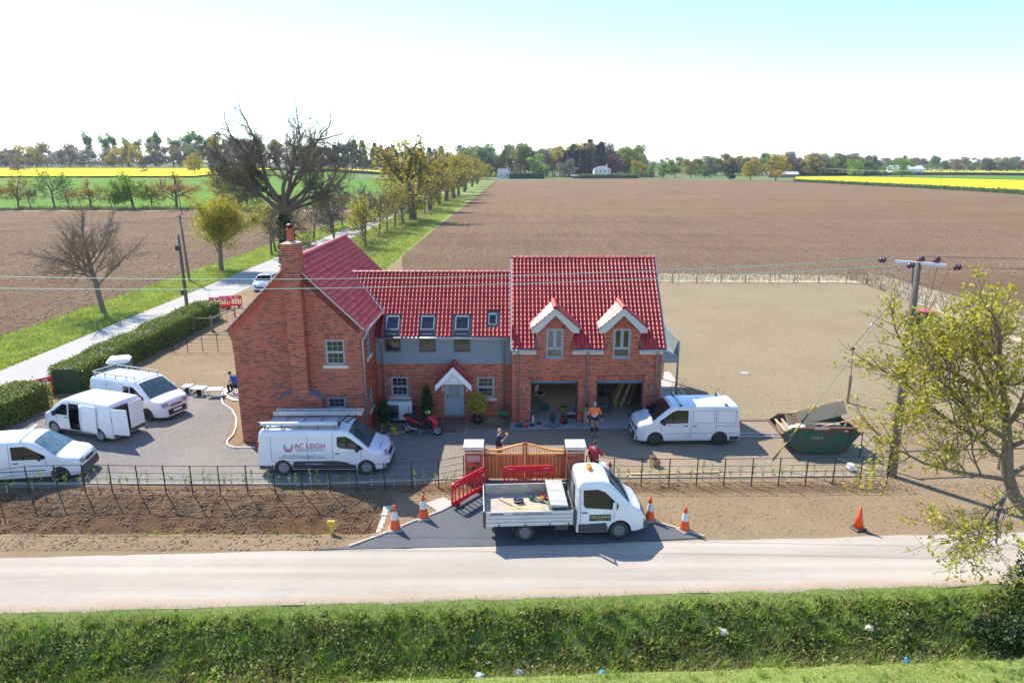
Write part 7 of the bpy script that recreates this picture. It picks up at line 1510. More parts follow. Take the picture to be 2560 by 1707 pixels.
for i,(x,y) in enumerate(((-16.75,36.5),(-17.75,36.75),(-18.55,37.1))):
    t_ = thing('plastic_trestle',('largest white trestle table with clear space under it','middle white trestle with black sacks under it','end white trestle next to the racked van')[i],'trestle',(x,y,.015),RNG.uniform(-.15,.15)); L = (.85,.75,.5)[i]; mb = MB(); mb.bbox(-L/2,L/2,-.3,.3,.40,.45,.015); mb.build('top', WHITE, t_)
    for sx_ in (-1,1):
        for sy_ in (-1,1): mb = MB(); mb.bar((sx_*(L/2-.06),sy_*.24,0),(sx_*(L/2-.1),sy_*.2,.4),.04); mb.build('leg', WHITE, t_)
    if i: o = MB().bbox(-.22,.22,-.15,.15,0,.28,.1).build('refuse_sack', CHARC); o.location = (x,y,.02); tag(o,('black sack under the middle trestle','black sack under the end trestle')[i-1],'sack')
pl = thing('portable_toilet','green portable toilet with a white domed roof beside the hedge','toilet',(-21.95,36.6,.0),math.radians(20)); PG = M('toilet_green',(.01,.09,.065),rough=.45)
mb = MB(); mb.bbox(-.55,.55,-.55,.55,.08,1.98,.05); mb.build('cabin', PG, pl); mb = MB(); mb.bbox(-.58,.58,-.58,.58,1.98,2.26,.12); mb.build('roof', M('toilet_roof',(.70,.72,.70),rough=.4), pl); mb = MB(); mb.box(.551,.565,-.4,.4,.12,1.9); o = mb.build('door', PG, pl); mb = MB(); mb.lathe([(.13,0),(.13,.01)],14,Matrix.Translation((.566,0,1.55)) @ Matrix.Rotation(PI/2,4,'Y')); mb.build('emblem', WHT, o); mb = MB(); mb.box(-.5,.5,-.56,-.55,.3,1.8); mb.build('side_panel', PG, pl); mb = MB(); mb.box(-.58,.58,-.58,.58,0,.08); mb.build('skid', BLACK, pl)
hp = thing('heat_pump','white heat pump unit with a dark round fan under the window','heat pump',(-5.68,32.55,0)); mb = MB(); mb.bbox(-.62,.62,-.18,.2,.18,1.12,.025); mb.build('casing', M('pump_white',(.72,.73,.74),rough=.4), hp); mb = MB(); mb.box(-.58,-.02,-.19,-.18,.24,1.0); gr = mb.build('fan_panel', M('fan_grey',(.10,.11,.125),rough=.5), hp); mb = MB(); mb.smooth = True; mb.lathe([(.25,0),(.25,.02),(.02,.03)],20,Matrix.Translation((-.30,-.19,.60)) @ Matrix.Rotation(PI/2,4,'X')); mb.build('fan', BLACK, gr)
for x in (-.45,.45): mb = MB(); mb.box(x-.06,x+.06,-.2,.22,.05,.18); mb.build('foot', BLACK, hp)
mb = MB(); mb.bbox(.66,.80,.0,.2,.65,.85,.02); mb.tube([(.62,.1,.5),(.72,.12,.5),(.72,.15,.05)],.03,6); mb.build('pipework', BLACK, hp); mb = MB(); mb.box(.47,.5,-.186,-.18,.62,.95); mb.build('maker_mark', INKD, hp)
def shrub(name, label, x, y, H, Wd, leafm, n, ls, seed, pot=None, stake=False, z0=.1, shape=1.0):
    s_ = thing(name,label,'shrub',(x,y,.015)); rng = np.random.default_rng(seed); p = rng.normal(0,1,(n,3)); p /= np.linalg.norm(p,axis=1,keepdims=True); p *= rng.uniform(.45,1.05,(n,1)); u = p[:,2]*.5+.5
    wid = Wd/2*np.where(shape > 1, (1-u*.55), 1.0)*(1+.18*np.sin(9*np.arctan2(p[:,1],p[:,0])+6*u)); C = np.stack([p[:,0]*wid, p[:,1]*wid, z0+(H-z0)*u],1); V, F = cards(C,ls,rng,.03,aspect=.7); ob('foliage',npmesh('foliage',V,F,leafm),s_); mb = MB(); mb.tube([(0,0,0),(0,0,z0+(H-z0)*.7)],[.03,.012],6); mb.build('stem', BARK, s_)
    if pot: mb = MB(); mb.smooth = True; mb.lathe([(pot*.8,0),(pot,.34),(pot*.94,.34),(pot*.9,.3),(.01,.3)],14); mb.build('pot', BLACK, s_)
    if stake:
        for a in (.3,2.4,4.5): mb = MB(); mb.tube([(0,0,.55),(.55*math.cos(a),.55*math.sin(a),.02)],.025,5); mb.build('stake', TIMBER, s_)
shrub('potted_bush','bright yellow-green rounded bush in a black pot beside the front door',-1.75,32.45,1.62,1.05,L_YG,1500,.10,1,.26,z0=.5); shrub('evergreen_shrub','tall dark evergreen between the heat pump and the door',-4.3,32.5,2.05,.75,L_DRK,1500,.10,2,shape=2); shrub('evergreen_shrub','dark staked shrub with splayed poles in front of the heat pump',-6.28,31.45,1.55,.85,L_DRK,1500,.10,3,stake=True,z0=.35,shape=2); shrub('patio_shrub','thin young shrub beside the balcony posts',8.75,34.6,1.5,.9,L_OLV,260,.09,4,z0=.3)
b_ = thing('bucket','yellow bucket on the gravel by the staked shrub','bucket',(-5.75,30.95,.015)); mb = MB(); mb.smooth = True; mb.lathe([(.11,0),(.15,.28),(.16,.28),(.155,.3),(.14,.28),(.1,.03)],14,None,False); mb.build('pail', M('bucket_yellow',(.60,.55,.04),rough=.45), b_); mb = MB(); mb.tube([(.15*math.cos(a),.15*math.sin(a)*.25,.27-.12*math.sin(a)) for a in np.linspace(0,PI,9)],.008,5); mb.build('handle', GALV, b_)
r_ = thing('rope_coil','loose buff rope coils lying along the wall beside the door','rope',(-.95,32.55,.05)); 
for k in range(5): mb = MB(); mb.tube([(.55*math.cos(a)*(1-.06*k)+.12*math.sin(3*k),.28*math.sin(a)*(1-.08*k)+.03*k,.02+.025*k+.01*math.sin(3*a)) for a in np.linspace(0,6.1,22)],.012,5); mb.build('coil', M('buff_rope',(.34,.27,.18),rough=.9), r_)
rl = thing('hose_reel','green hose reel on black folding legs next to the corner downpipe','reel',(-.45,32.1,.03)); mb = MB(); mb.smooth = True; mb.lathe([(.14,-.2),(.16,-.18),(.16,.18),(.14,.2)],14,Matrix.Translation((0,0,.62)) @ Matrix.Rotation(PI/2,4,'Y')); mb.build('drum', M('reel_green',(.01,.10,.04),rough=.5), rl)
for sx_ in (-.22,.22):
    for sy_ in (-.3,.3): mb = MB(); mb.bar((sx_,0,.62),(sx_,sy_,0),.035); mb.build('leg', BLACK, rl)
# ------------------------------------------------------------------ scooter
sc = thing('motor_scooter','red and black motor scooter parked on the gravel before the door','scooter',(-4.32,31.0,.015),math.radians(-13)); RB = M('scooter_red',(.50,.012,.03),rough=.2,coat=.8)
tm_ = MB(); tm_.smooth = True; rx = Matrix.Rotation(PI/2,4,'X'); tm_.lathe([(.19,-.06),(.27,-.065),(.30,-.02),(.30,.02),(.27,.065),(.19,.06)],22,rx,cap=False); TMm = tm_.mesh('tyre',RUBBER); rm_ = MB(); rm_.lathe([(.20,-.05),(.17,-.03),(.17,.03),(.20,.05)],18,rx,cap=False)
for k in range(9): a = 2*PI*k/9; rm_.bar((.03*math.cos(a),0,.03*math.sin(a)),(.18*math.cos(a),0,.18*math.sin(a)),.03,.03,(0,1,0))
RMm = rm_.mesh('rim',M('scooter_rim',(.5,.5,.52),rough=.3,metal=.5))
for x in (-.76,.76): w_ = bpy.data.objects.new('wheel',None); COL.objects.link(w_); w_.parent = sc; w_.location = (x,0,.30); ob('tyre',TMm,w_); ob('rim',RMm,w_)
def sp(nm, poly, hw_, mat): mb = MB(); mb.prism(poly,-hw_,hw_,'y'); o = mb.build(nm,mat,sc); bv = o.modifiers.new('round','BEVEL'); bv.width = .03; bv.segments = 2; bv.limit_method = 'ANGLE'; return o
sp('tail_fairing',[(-1.0,.88),(-.92,.95),(-.1,.62),(.1,.52),(-.45,.56),(-.78,.72)],.14,RB); sp('floor_body',[(-.75,.62),(-.1,.58),(.35,.45),(.45,.30),(-.3,.26),(-.55,.36)],.16,BLACK); sp('front_fairing',[(.28,.98),(.40,1.0),(.82,.62),(.72,.44),(.52,.42),(.58,.60),(.30,.88)],.20,RB); sp('seat',[(-.95,.94),(-.55,.98),(-.25,.88),(.05,.78),(.08,.70),(-.3,.74),(-.9,.88)],.15,M('seat_black',(.02,.02,.024),rough=.7)); sp('inner_shield',[(.24,.96),(.30,.90),(.50,.55),(.40,.46),(.30,.55)],.17,BLACK); sp('front_mudguard',[(.46,.50),(.62,.64),(.86,.62),(1.02,.48),(.98,.46),(.84,.57),(.64,.58),(.5,.47)],.08,BLACK); sp('screen',[(.34,1.0),(.20,1.32),(.24,1.32),(.44,1.0)],.14,GLASSD)
mb = MB(); mb.smooth = True; mb.tube([(.16,-.36,1.04),(.22,-.2,1.08),(.30,0,1.04),(.22,.2,1.08),(.16,.36,1.04)],.018,6); mb.build('handlebar', BLACK, sc)
for s_ in (-1,1): mb = MB(); mb.bbox(.20,.26,s_*.33-.09,s_*.33+.09,1.26,1.36,.03); mb.tube([(.22,s_*.24,1.06),(.23,s_*.32,1.28)],.01,5); mb.build('mirror', BLACK, sc)
mb = MB(); mb.smooth = True; mb.tube([(-.2,-.2,.3),(-.5,-.22,.32),(-.95,-.22,.46)],[.03,.055,.065],8); mb.build('exhaust', GALV, sc); mb = MB(); mb.tube([(.72,-.07,.3),(.55,-.07,.75)],.025,6); mb.tube([(.72,.07,.3),(.55,.07,.75)],.025,6); mb.build('fork', GALV, sc); mb = MB(); mb.tube([(-.1,-.15,.3),(-.05,-.32,.02)],.015,5); mb.build('side_stand', GALV, sc); mb = MB(); mb.bbox(-1.02,-.96,-.08,.08,.84,.9,.02); mb.build('tail_light', REDLENS, sc)
o = MB().bbox(-.11,.11,-.12,.12,0,.15,.05).build('lime_glove', M('lime_cloth',(.62,.72,.12),rough=.8)); o.location = (-4.06,30.95,1.08); tag(o,'lime yellow work gloves resting on the scooter handlebar','gloves')
# ------------------------------------------------------------------ inside and in front of the garage
def simple(name, label, cat, loc, rz, parts):
    t_ = thing(name,label,cat,loc,rz)
    for nm,mat,fn in parts: mb = MB(); fn(mb); mb.build(nm,mat,t_)
    return t_
GZ = .048
cyl = thing('gas_cylinder','grey gas cylinder with a green shoulder standing between the garage doors','gas cylinder',(3.72,32.12,GZ)); mb = MB(); mb.smooth = True; mb.lathe([(.13,0),(.14,.02),(.14,.72),(.13,.76)],16); mb.build('bottle', M('cylinder_grey',(.25,.26,.26),rough=.5), cyl); mb = MB(); mb.smooth = True; mb.lathe([(.135,.76),(.11,.86),(.05,.90),(.05,.93)],16); mb.build('shoulder', M('cylinder_green',(.02,.28,.08),rough=.5), cyl); mb = MB(); mb.lathe([(.06,.93),(.07,.96),(.07,1.08),(.05,1.1)],10); mb.build('valve_guard', BLACK, cyl)
simple('welder','red and black welding machine on the concrete apron','welder',(2.62,32.35,GZ),.4,[('case',BLACK,lambda m: m.bbox(-.13,.13,-.22,.22,.04,.38,.06)),('side_panel',M('welder_red',(.55,.06,.02),rough=.4),lambda m: (m.box(-.135,-.13,-.18,.18,.08,.34),m.box(.13,.135,-.18,.18,.08,.34))),('carry_handle',BLACK,lambda m: m.tube([(0,-.15,.36),(0,-.12,.46),(0,.12,.46),(0,.15,.36)],.018,6)),('foot',BLACK,lambda m: m.box(-.14,.14,-.2,.2,0,.04))])
simple('work_vacuum','small dark vacuum tub with a looped handle near the welder','vacuum',(2.05,32.5,GZ),0,[('tub',DGREY,lambda m: m.lathe([(.13,0),(.15,.3),(.12,.36)],14)),('handle',BLACK,lambda m: m.tube([(.12*math.cos(a),0,.34+.12*math.sin(a)) for a in np.linspace(0,PI,9)],.016,6))])
c_ = thing('power_cable','black cable looping over the concrete apron from the welder','cable',(2.0,32.0,GZ))
for k in range(2): mb = MB(); mb.tube([((.45-.12*k)*math.cos(a)+.1*k,(.20-.04*k)*math.sin(a)-.1,.012+.02*k) for a in np.linspace(0,5.6,20)],.012,5); mb.build('loop', BLACK, c_)
mb = MB(); mb.tube([(.5,.3,.012),(.9,.35,.012),(1.3,.0,.012),(1.5,-.1,.012),(1.8,.1,.012)],.012,5); mb.build('lead', BLACK, c_)
simple('storage_tub','black storage tub with a pale lid just inside the first garage bay','tub',(3.05,33.1,GZ),.1,[('tub',BLACK,lambda m: m.bbox(-.18,.18,-.14,.14,0,.22,.03)),('lid',M('tub_lid',(.52,.58,.6),rough=.5),lambda m: m.bbox(-.2,.2,-.16,.16,.22,.26,.01))])
simple('tool_radio','bright green boxy site radio on the garage floor','radio',(2.7,34.0,GZ),.2,[('case',M('radio_green',(.25,.5,.03),rough=.5),lambda m: m.bbox(-.14,.14,-.1,.1,0,.22,.03)),('top_grip',BLACK,lambda m: m.bbox(-.12,.12,-.08,.08,.22,.29,.02))])
simple('teal_holdall','soft teal bag slumped on the garage floor','bag',(1.75,34.3,GZ),.3,[('bag',M('teal_cloth',(.02,.13,.15),rough=.8),lambda m: m.bbox(-.28,.28,-.18,.18,0,.26,.12)),('strap',BLACK,lambda m: m.tube([(-.2,0,.24),(0,0,.34),(.2,0,.24)],.015,5))])
ch = simple('folding_chair','pale folding chair with a black bag on it inside the first bay','chair',(1.55,35.4,GZ),-.5,[('seat',REFL,lambda m: m.bbox(-.22,.22,-.22,.22,.43,.47,.015)),('backrest',REFL,lambda m: m.bbox(-.25,-.21,-.22,.22,.62,.95,.015)),('bag',BLACK,lambda m: m.bbox(-.12,.18,-.15,.15,.47,.6,.05))])
for sx_ in (-1,1):
    for sy_ in (-1,1): mb = MB(); mb.bar((sx_*.2,sy_*.2,0),(sx_*.12 if sx_ > 0 else -.23,sy_*.2,.45 if sx_ > 0 else .95),.025); mb.build('leg', GALV, ch)
ladder('step_ladder','blue step ladder leaning against the garage pier',1.5,.35,5,Matrix.Translation((3.2,33.4,.05)) @ Matrix.Rotation(-1.35,4,'Y') @ Matrix.Rotation(PI/2,4,'X') @ Matrix.Rotation(PI/2,4,'X'),M('ladder_blue',(.05,.10,.22),rough=.5),rail=.05)
simple('tool_stack','stack of small tools, bottles and red machine parts by the first garage jamb','tools',(.72,31.9,GZ),0,[('bottle',REFL,lambda m: m.lathe([(.05,0),(.05,.3),(.02,.36)],8,Matrix.Translation((.35,.55,.0)))),('grinder',GRN,lambda m: m.bbox(.15,.42,-.05,.08,0,.12,.03)),('drill',REDLENS,lambda m: m.bbox(-.1,.1,-.25,-.12,0,.14,.03)),('case',DGREY,lambda m: m.bbox(-.55,-.15,-.2,.05,0,.12,.02)),('charger',BLACK,lambda m: m.bbox(.5,.75,.2,.35,0,.1,.02))])
sw = simple('mitre_saw','dark mitre saw on a folding stand in the second bay','saw',(4.95,34.4,GZ),.1,[('motor',BLACK,lambda m: m.bbox(-.2,.25,-.2,.2,.85,1.2,.06)),('table',DGREY,lambda m: m.bbox(-.35,.35,-.25,.25,.74,.82,.02)),('guard',M('saw_teal',(.02,.06,.07),rough=.4),lambda m: m.lathe([(.18,-.03),(.18,.03)],14,Matrix.Translation((.05,-.05,1.02)) @ Matrix.Rotation(PI/2,4,'X')))])
for sx_ in (-1,1):
    for sy_ in (-1,1): mb = MB(); mb.bar((sx_*.25,sy_*.18,.76),(sx_*.4,sy_*.28,0),.035); mb.build('leg', DGREY, sw)
cr = thing('plastic_crate','yellow plastic crate on the floor of the second bay','crate',(5.55,34.9,GZ),.05); YC = M('crate_yellow',(.45,.36,.12),rough=.6)
for q in ((-.2,.2,-.15,-.14),(-.2,.2,.14,.15),(-.2,-.19,-.14,.14),(.19,.2,-.14,.14)): mb = MB(); mb.box(*q,0,.11); mb.box(*q,.15,.28); mb.build('side', YC, cr)
mb = MB(); mb.box(-.2,.2,-.15,.15,0,.015); mb.build('base', YC, cr)
th_ = thing('saw_horse','blue folding saw horse beside the mitre saw','trestle',(4.75,33.6,GZ),.2); mb = MB(); mb.box(-.4,.4,-.05,.05,.5,.56); mb.build('beam', M('horse_blue',(.02,.06,.2),rough=.5), th_)
for sx_ in (-.35,.35):
    for sy_ in (-.25,.25): mb = MB(); mb.bar((sx_,0,.52),(sx_,sy_,0),.045); mb.build('leg', bpy.data.materials['horse_blue'], th_)
for i in range(8):
    r = random.Random(200+i); x = 5.75+i*.14; plank('leaning_plank','timber plank in the bundle leaning inside the second garage bay',2.5+r.uniform(-.4,.4),.14,.03,Matrix.Translation((x,35.2+r.uniform(-.2,.4),.95+r.uniform(0,.12))) @ Matrix.Rotation(r.uniform(.9,1.25),4,'Z') @ Matrix.Rotation(-.72+r.uniform(-.08,.08),4,'Y') @ Matrix.Rotation(r.uniform(-.5,.5),4,'X'),GREYWOOD if i%3 == 0 else TIMBER,'planks leaning in the garage','timber')
simple('parts_tray','clear tray of fixings on the floor at the second bay threshold','tray',(6.1,33.0,GZ),.2,[('tray',GALV,lambda m: m.bbox(-.18,.18,-.12,.12,0,.14,.02)),('fixings',BLACK,lambda m: m.bbox(-.15,.15,-.1,.1,.12,.17,.02))])
# litter in the ditch
for i,(x,v_,c,lab) in enumerate(((-.9,15.9,(.55,.62,.68),'crumpled pale plastic bottle bag at the ditch bottom'),(2.5,15.9,(.03,.25,.5),'bright blue plastic scrap at the ditch bottom'),(6.2,16.9,(.7,.7,.68),'white plastic wisp on the grassy bank'),(10.6,16.9,(.75,.68,.5),'cream plastic tub lying on the grassy bank'),(11.2,15.9,(.03,.2,.4),'small blue scrap in the ditch near the tree'),(.2,16.0,(.6,.6,.62),'flattened grey wrapper in the ditch'))):
    rng = np.random.default_rng(i); mb = MB(); mb.smooth = False; mb.lathe([(.03,-.10),(.10,-.05),(.12,.02),(.07,.09),(.01,.11)],7,rot((0,0,0),rng.uniform(0,2),rng.uniform(0,2))); mb.v = [tuple(np.array(q)*(1+rng.normal(0,.18,3))) for q in mb.v]; o = mb.build('litter', M('litter_plastic',c,rough=.5)); y = v_+.047*x; o.location = (x,y,float(hz(x,y))+.22); tag(o,lab,'litter')
# ------------------------------------------------------------------ far buildings
FW = M('far_white_render',(.74,.73,.70),rough=.8); FR = M('far_slate',(.20,.20,.22),rough=.7); FRR = M('far_red_tile',(.28,.13,.09),rough=.8); FBR = M('far_brick',(.30,.17,.11),rough=.85)
def building(name, label, x, y, L, W_, H, rh, wall, roof, hip=False, wins=0, floors=2, rz=0, chim=True, cat='house'):
    b = thing(name,label,cat,(x,y,float(hz(x,y))),rz); mb = MB(); mb.box(-L/2,L/2,-W_/2,W_/2,0,H); mb.build('wall', wall, b); mb = MB(); e = .4; q = L/2-(W_/2 if hip else 0)
    if hip: mb.add([(-L/2-e,-W_/2-e,H),(L/2+e,-W_/2-e,H),(L/2+e,W_/2+e,H),(-L/2-e,W_/2+e,H),(-q,0,H+rh),(q,0,H+rh)],[(0,1,5,4),(1,2,5),(2,3,4,5),(3,0,4),(3,2,1,0)])
    else: mb.add([(-L/2-e,-W_/2-e,H),(L/2+e,-W_/2-e,H),(L/2+e,W_/2+e,H),(-L/2-e,W_/2+e,H),(-L/2-e,0,H+rh),(L/2+e,0,H+rh)],[(0,1,5,4),(1,2,5),(2,3,4,5),(3,0,4),(3,2,1,0)])
    r_ = mb.build('roof', roof, b)
    if chim: mb = MB(); mb.box(L*.25,L*.25+.9,-.5,.5,H+rh*.4,H+rh+1.4); mb.build('chimney', wall, r_)
    for f in range(floors):
        for i in range(wins): xx = -L/2+L*(i+.5)/wins; z = H*(f+.3)/floors; m2 = MB(); m2.box(xx-.5,xx+.5,-W_/2-.06,-W_/2-.003,z,z+H/floors*.5); w_ = m2.build('window', FW, b); m2 = MB(); m2.box(xx-.4,xx+.4,-W_/2-.09,-W_/2-.063,z+.1,z+H/floors*.5-.1); m2.build('pane', GLASSD, w_)
building('white_house','large white hipped-roof house among trees across the ploughed field',71,556,13,9,6.4,2.6,FW,FR,True,4); building('white_cottage','small white cottage with a slate gable at the end of the lane',-6,532,9,7,4.2,3,FW,FR,False,2,1); building('garden_shed','low grey shed in the garden before the white house',48,531,6,3,2,.8,GREYWOOD,FR,False,0,1,chim=False,cat='shed'); building('red_roof_house','red-roofed house half hidden behind the garden trees',110,575,12,8,4,3,FBR,FRR,False,3,1); building('long_barn','long low pale-roofed barn beyond the far hedge',215,560,24,8,2.6,2,FBR,M('pale_sheet_roof',(.55,.56,.58),rough=.5),False,0,1,chim=False,cat='barn'); building('white_barn','long white-roofed farm building behind the east green oaks',430,770,34,14,4.5,3.5,FW,M('white_sheet_roof',(.68,.70,.72),rough=.5),False,4,1,chim=False,cat='barn'); building('farm_house','dark-roofed farmhouse between the two east field oaks',322,760,16,9,5,3.5,FBR,FR,False,3)
ct = thing('church_tower','square grey church tower rising over the eastern skyline woods','church tower',(397,1010,0)); mb = MB(); mb.box(-5,5,-5,5,0,25); mb.build('tower', M('flint_wall',(.20,.19,.19),rough=.9,col2=(.26,.25,.24),scale=.5), ct)
for i in range(4): mb = MB(); a = -5+2.7*i; mb.box(a,a+1.5,-5.1,-4.5,25,26.2); mb.build('merlon', bpy.data.materials['flint_wall'], ct)
mb = MB(); mb.box(-.9,.9,-5.1,-5.003,17,21); mb.build('belfry_window', GLASSD, ct)
for sx_ in (-5.2,5.2): mb = MB(); mb.box(sx_-.7,sx_+.7,-5.6,-4.4,0,22); mb.build('buttress', bpy.data.materials['flint_wall'], ct)
# ------------------------------------------------------------------ people
BONES = [('pelvis','belly'),('belly','chest'),('chest','neck'),('neck','head'),('pelvis','hipL'),('hipL','kneeL'),('kneeL','ankL'),('ankL','toeL'),('pelvis','hipR'),('hipR','kneeR'),('kneeR','ankR'),('ankR','toeR'),('chest','shL'),('shL','elL'),('elL','wrL'),('wrL','haL'),('chest','shR'),('shR','elR'),('elR','wrR'),('wrR','haR')]
RAD = dict(pelvis=.150,belly=.142,chest=.150,neck=.056,head=.06,hipL=.098,kneeL=.066,ankL=.046,toeL=.042,hipR=.098,kneeR=.066,ankR=.046,toeR=.042,shL=.074,elL=.05,wrL=.036,haL=.036,shR=.074,elR=.05,wrR=.036,haR=.036)
STAND = dict(pelvis=(0,0,.95),belly=(0,0,1.12),chest=(0,0,1.32),neck=(0,-.01,1.5),head=(0,-.02,1.58),hipL=(.10,0,.90),kneeL=(.11,-.03,.49),ankL=(.115,.02,.09),toeL=(.13,-.14,.05),hipR=(-.10,0,.90),kneeR=(-.11,-.02,.49),ankR=(-.115,.02,.09),toeR=(-.13,-.14,.05),shL=(.185,.0,1.43),elL=(.26,.03,1.16),wrL=(.29,-.05,.92),haL=(.295,-.08,.85),shR=(-.185,.0,1.43),elR=(-.26,.03,1.16),wrR=(-.29,-.05,.92),haR=(-.295,-.08,.85))
def person(label, loc, rz, pose, clothes, hair, turn=0.0, bald=False, extra=None, tilt=0.0):
    J = {k: Vector(v) for k, v in {**STAND, **pose}.items()}; names = list(J); ix = {k: i for i, k in enumerate(names)}
    me = bpy.data.meshes.new('sk'); me.from_pydata([tuple(J[k]) for k in names],[(ix[a],ix[b]) for a,b in BONES],[]); o = bpy.data.objects.new('sk',me); COL.objects.link(o)
    sk = o.modifiers.new('skin','SKIN'); sk.use_smooth_shade = True
    for k in names: v = me.skin_vertices[0].data[ix[k]]; v.radius = (RAD[k],RAD[k]); v.use_root = (k == 'pelvis')
    ss = o.modifiers.new('sub','SUBSURF'); ss.levels = 2; ss.render_levels = 2
    return dict(o=o,J=J,label=label,loc=loc,rz=rz,clothes=clothes,hair=hair,turn=turn,bald=bald,extra=extra,tilt=tilt)
HV = M('hi_vis_orange',(.95,.16,.02),rough=.7); KHAKI = M('khaki_cloth',(.26,.19,.13),rough=.9); REDC = M('red_cloth',(.42,.03,.05),rough=.85); BLUEC = M('blue_cloth',(.02,.10,.38),rough=.85); BOOT = M('tan_boot',(.22,.17,.12),rough=.8); GREYR = M('reflective_tape',(.62,.62,.64),rough=.4)
TOR = {'belly','chest','neck_','pelvis'}
def bn(*n): return set(n)
ARMS = bn('shL','shR','elL','elR'); LEGS = bn('hipL','hipR','kneeL','kneeR','ankL','ankR')
PPL = [
 person('person in orange hi-vis top and khaki trousers walking out of the garage',(3.95,30.65,.012),.12,dict(kneeR=(-.12,-.08,.50),ankR=(-.10,-.04,.10),toeR=(-.12,-.2,.05),kneeL=(.10,.0,.49),elR=(-.29,.06,1.18),wrR=(-.33,-.02,.94),haR=(-.34,-.05,.87),elL=(.29,.05,1.17),wrL=(.33,-.04,.93),haL=(.335,-.07,.86)),
  [('hi_vis_top',HV,bn('chest','shL','shR','belly','elL','elR'),lambda p,b: p.z > 1.16 and p.z < 1.50 and (b not in ('elL','elR') or p.z > 1.12),.016),('jumper_hem',NAVY,bn('belly','pelvis','hipL','hipR','chest'),lambda p,b: .86 < p.z <= 1.17,.014),('cuff',NAVY,bn('elL','elR','wrL','wrR'),lambda p,b: .95 < p.z <= 1.12,.010),('chest_band',GREYR,bn('chest','belly','pelvis'),lambda p,b: 1.10 < p.z < 1.15 or 1.19 < p.z < 1.24,.022),('trousers',KHAKI,bn('hipL','hipR','kneeL','kneeR','ankL','ankR','pelvis'),lambda p,b: .13 < p.z <= .92,.014),('knee_pad',CHARC,bn('hipL','hipR','kneeL','kneeR','ankL','ankR'),lambda p,b: .30 < p.z < .52,.022),('boots',BOOT,bn('ankL','ankR','toeL','toeR'),lambda p,b: p.z <= .22,.012)],HAIRG,-.5),
 person('bald person in a navy top holding a yellow tape beside the gate',(-.56,27.3,.012),1.35,dict(elR=(-.30,-.10,1.24),wrR=(-.18,-.28,1.40),haR=(-.13,-.33,1.46),elL=(.27,.02,1.16),wrL=(.25,-.12,.95),haL=(.24,-.17,.9)),
  [('navy_top',NAVY,bn('chest','belly','shL','shR','elL','elR','pelvis'),lambda p,b: p.z > .93 and p.z < 1.50,.016),('trousers',CHARC,bn('hipL','hipR','kneeL','kneeR','ankL','ankR','pelvis'),lambda p,b: .1 < p.z <= .95,.014),('boots',BOOT,bn('ankL','ankR','toeL','toeR'),lambda p,b: p.z <= .16,.012)],None,.1,True),
 person('person in a red top standing behind the open truck door',(3.4,25.95,.012),2.4,dict(elR=(-.27,-.12,1.2),wrR=(-.2,-.32,1.1),haR=(-.18,-.38,1.08)),
  [('red_top',REDC,bn('chest','belly','shL','shR','pelvis','elL','elR'),lambda p,b: p.z > .95 and p.z < 1.50,.016),('trousers',NAVY,bn('hipL','hipR','kneeL','kneeR','ankL','ankR','pelvis'),lambda p,b: .1 < p.z <= .97,.014),('boots',CHARC,bn('ankL','ankR','toeL','toeR'),lambda p,b: p.z <= .16,.012)],HAIRB,.2),
 person('person in a blue shirt sitting hunched on a stool by the west wall',(-15.75,36.9,.05),-PI/2-.15,dict(pelvis=(0,.12,.50),belly=(0,.06,.66),chest=(0,-.08,.86),neck=(0,-.18,1.02),head=(0,-.25,1.08),hipL=(.11,.08,.48),kneeL=(.15,-.36,.50),ankL=(.15,-.30,.09),toeL=(.15,-.47,.05),hipR=(-.11,.08,.48),kneeR=(-.15,-.36,.50),ankR=(-.14,-.28,.09),toeR=(-.14,-.45,.05),shL=(.18,-.1,.96),elL=(.24,-.22,.72),wrL=(.12,-.40,.62),haL=(.07,-.45,.60),shR=(-.18,-.1,.96),elR=(-.24,-.22,.72),wrR=(-.12,-.40,.62),haR=(-.07,-.45,.6)),
  [('blue_shirt',BLUEC,bn('chest','belly','shL','shR','pelvis'),lambda p,b: not (b in ('hipL','hipR')) and p.y > -.26,.016),('trousers',CHARC,bn('hipL','hipR','kneeL','kneeR','ankL','ankR'),lambda p,b: p.z > .1,.014),('boots',CHARC,bn('ankL','ankR','toeL','toeR'),lambda p,b: p.z <= .16,.012)],HAIRB,.0,tilt=.45)]
bpy.context.view_layer.update(); dg = bpy.context.evaluated_depsgraph_get()
MESHES = [bpy.data.meshes.new_from_object(d['o'].evaluated_get(dg)) for d in PPL]
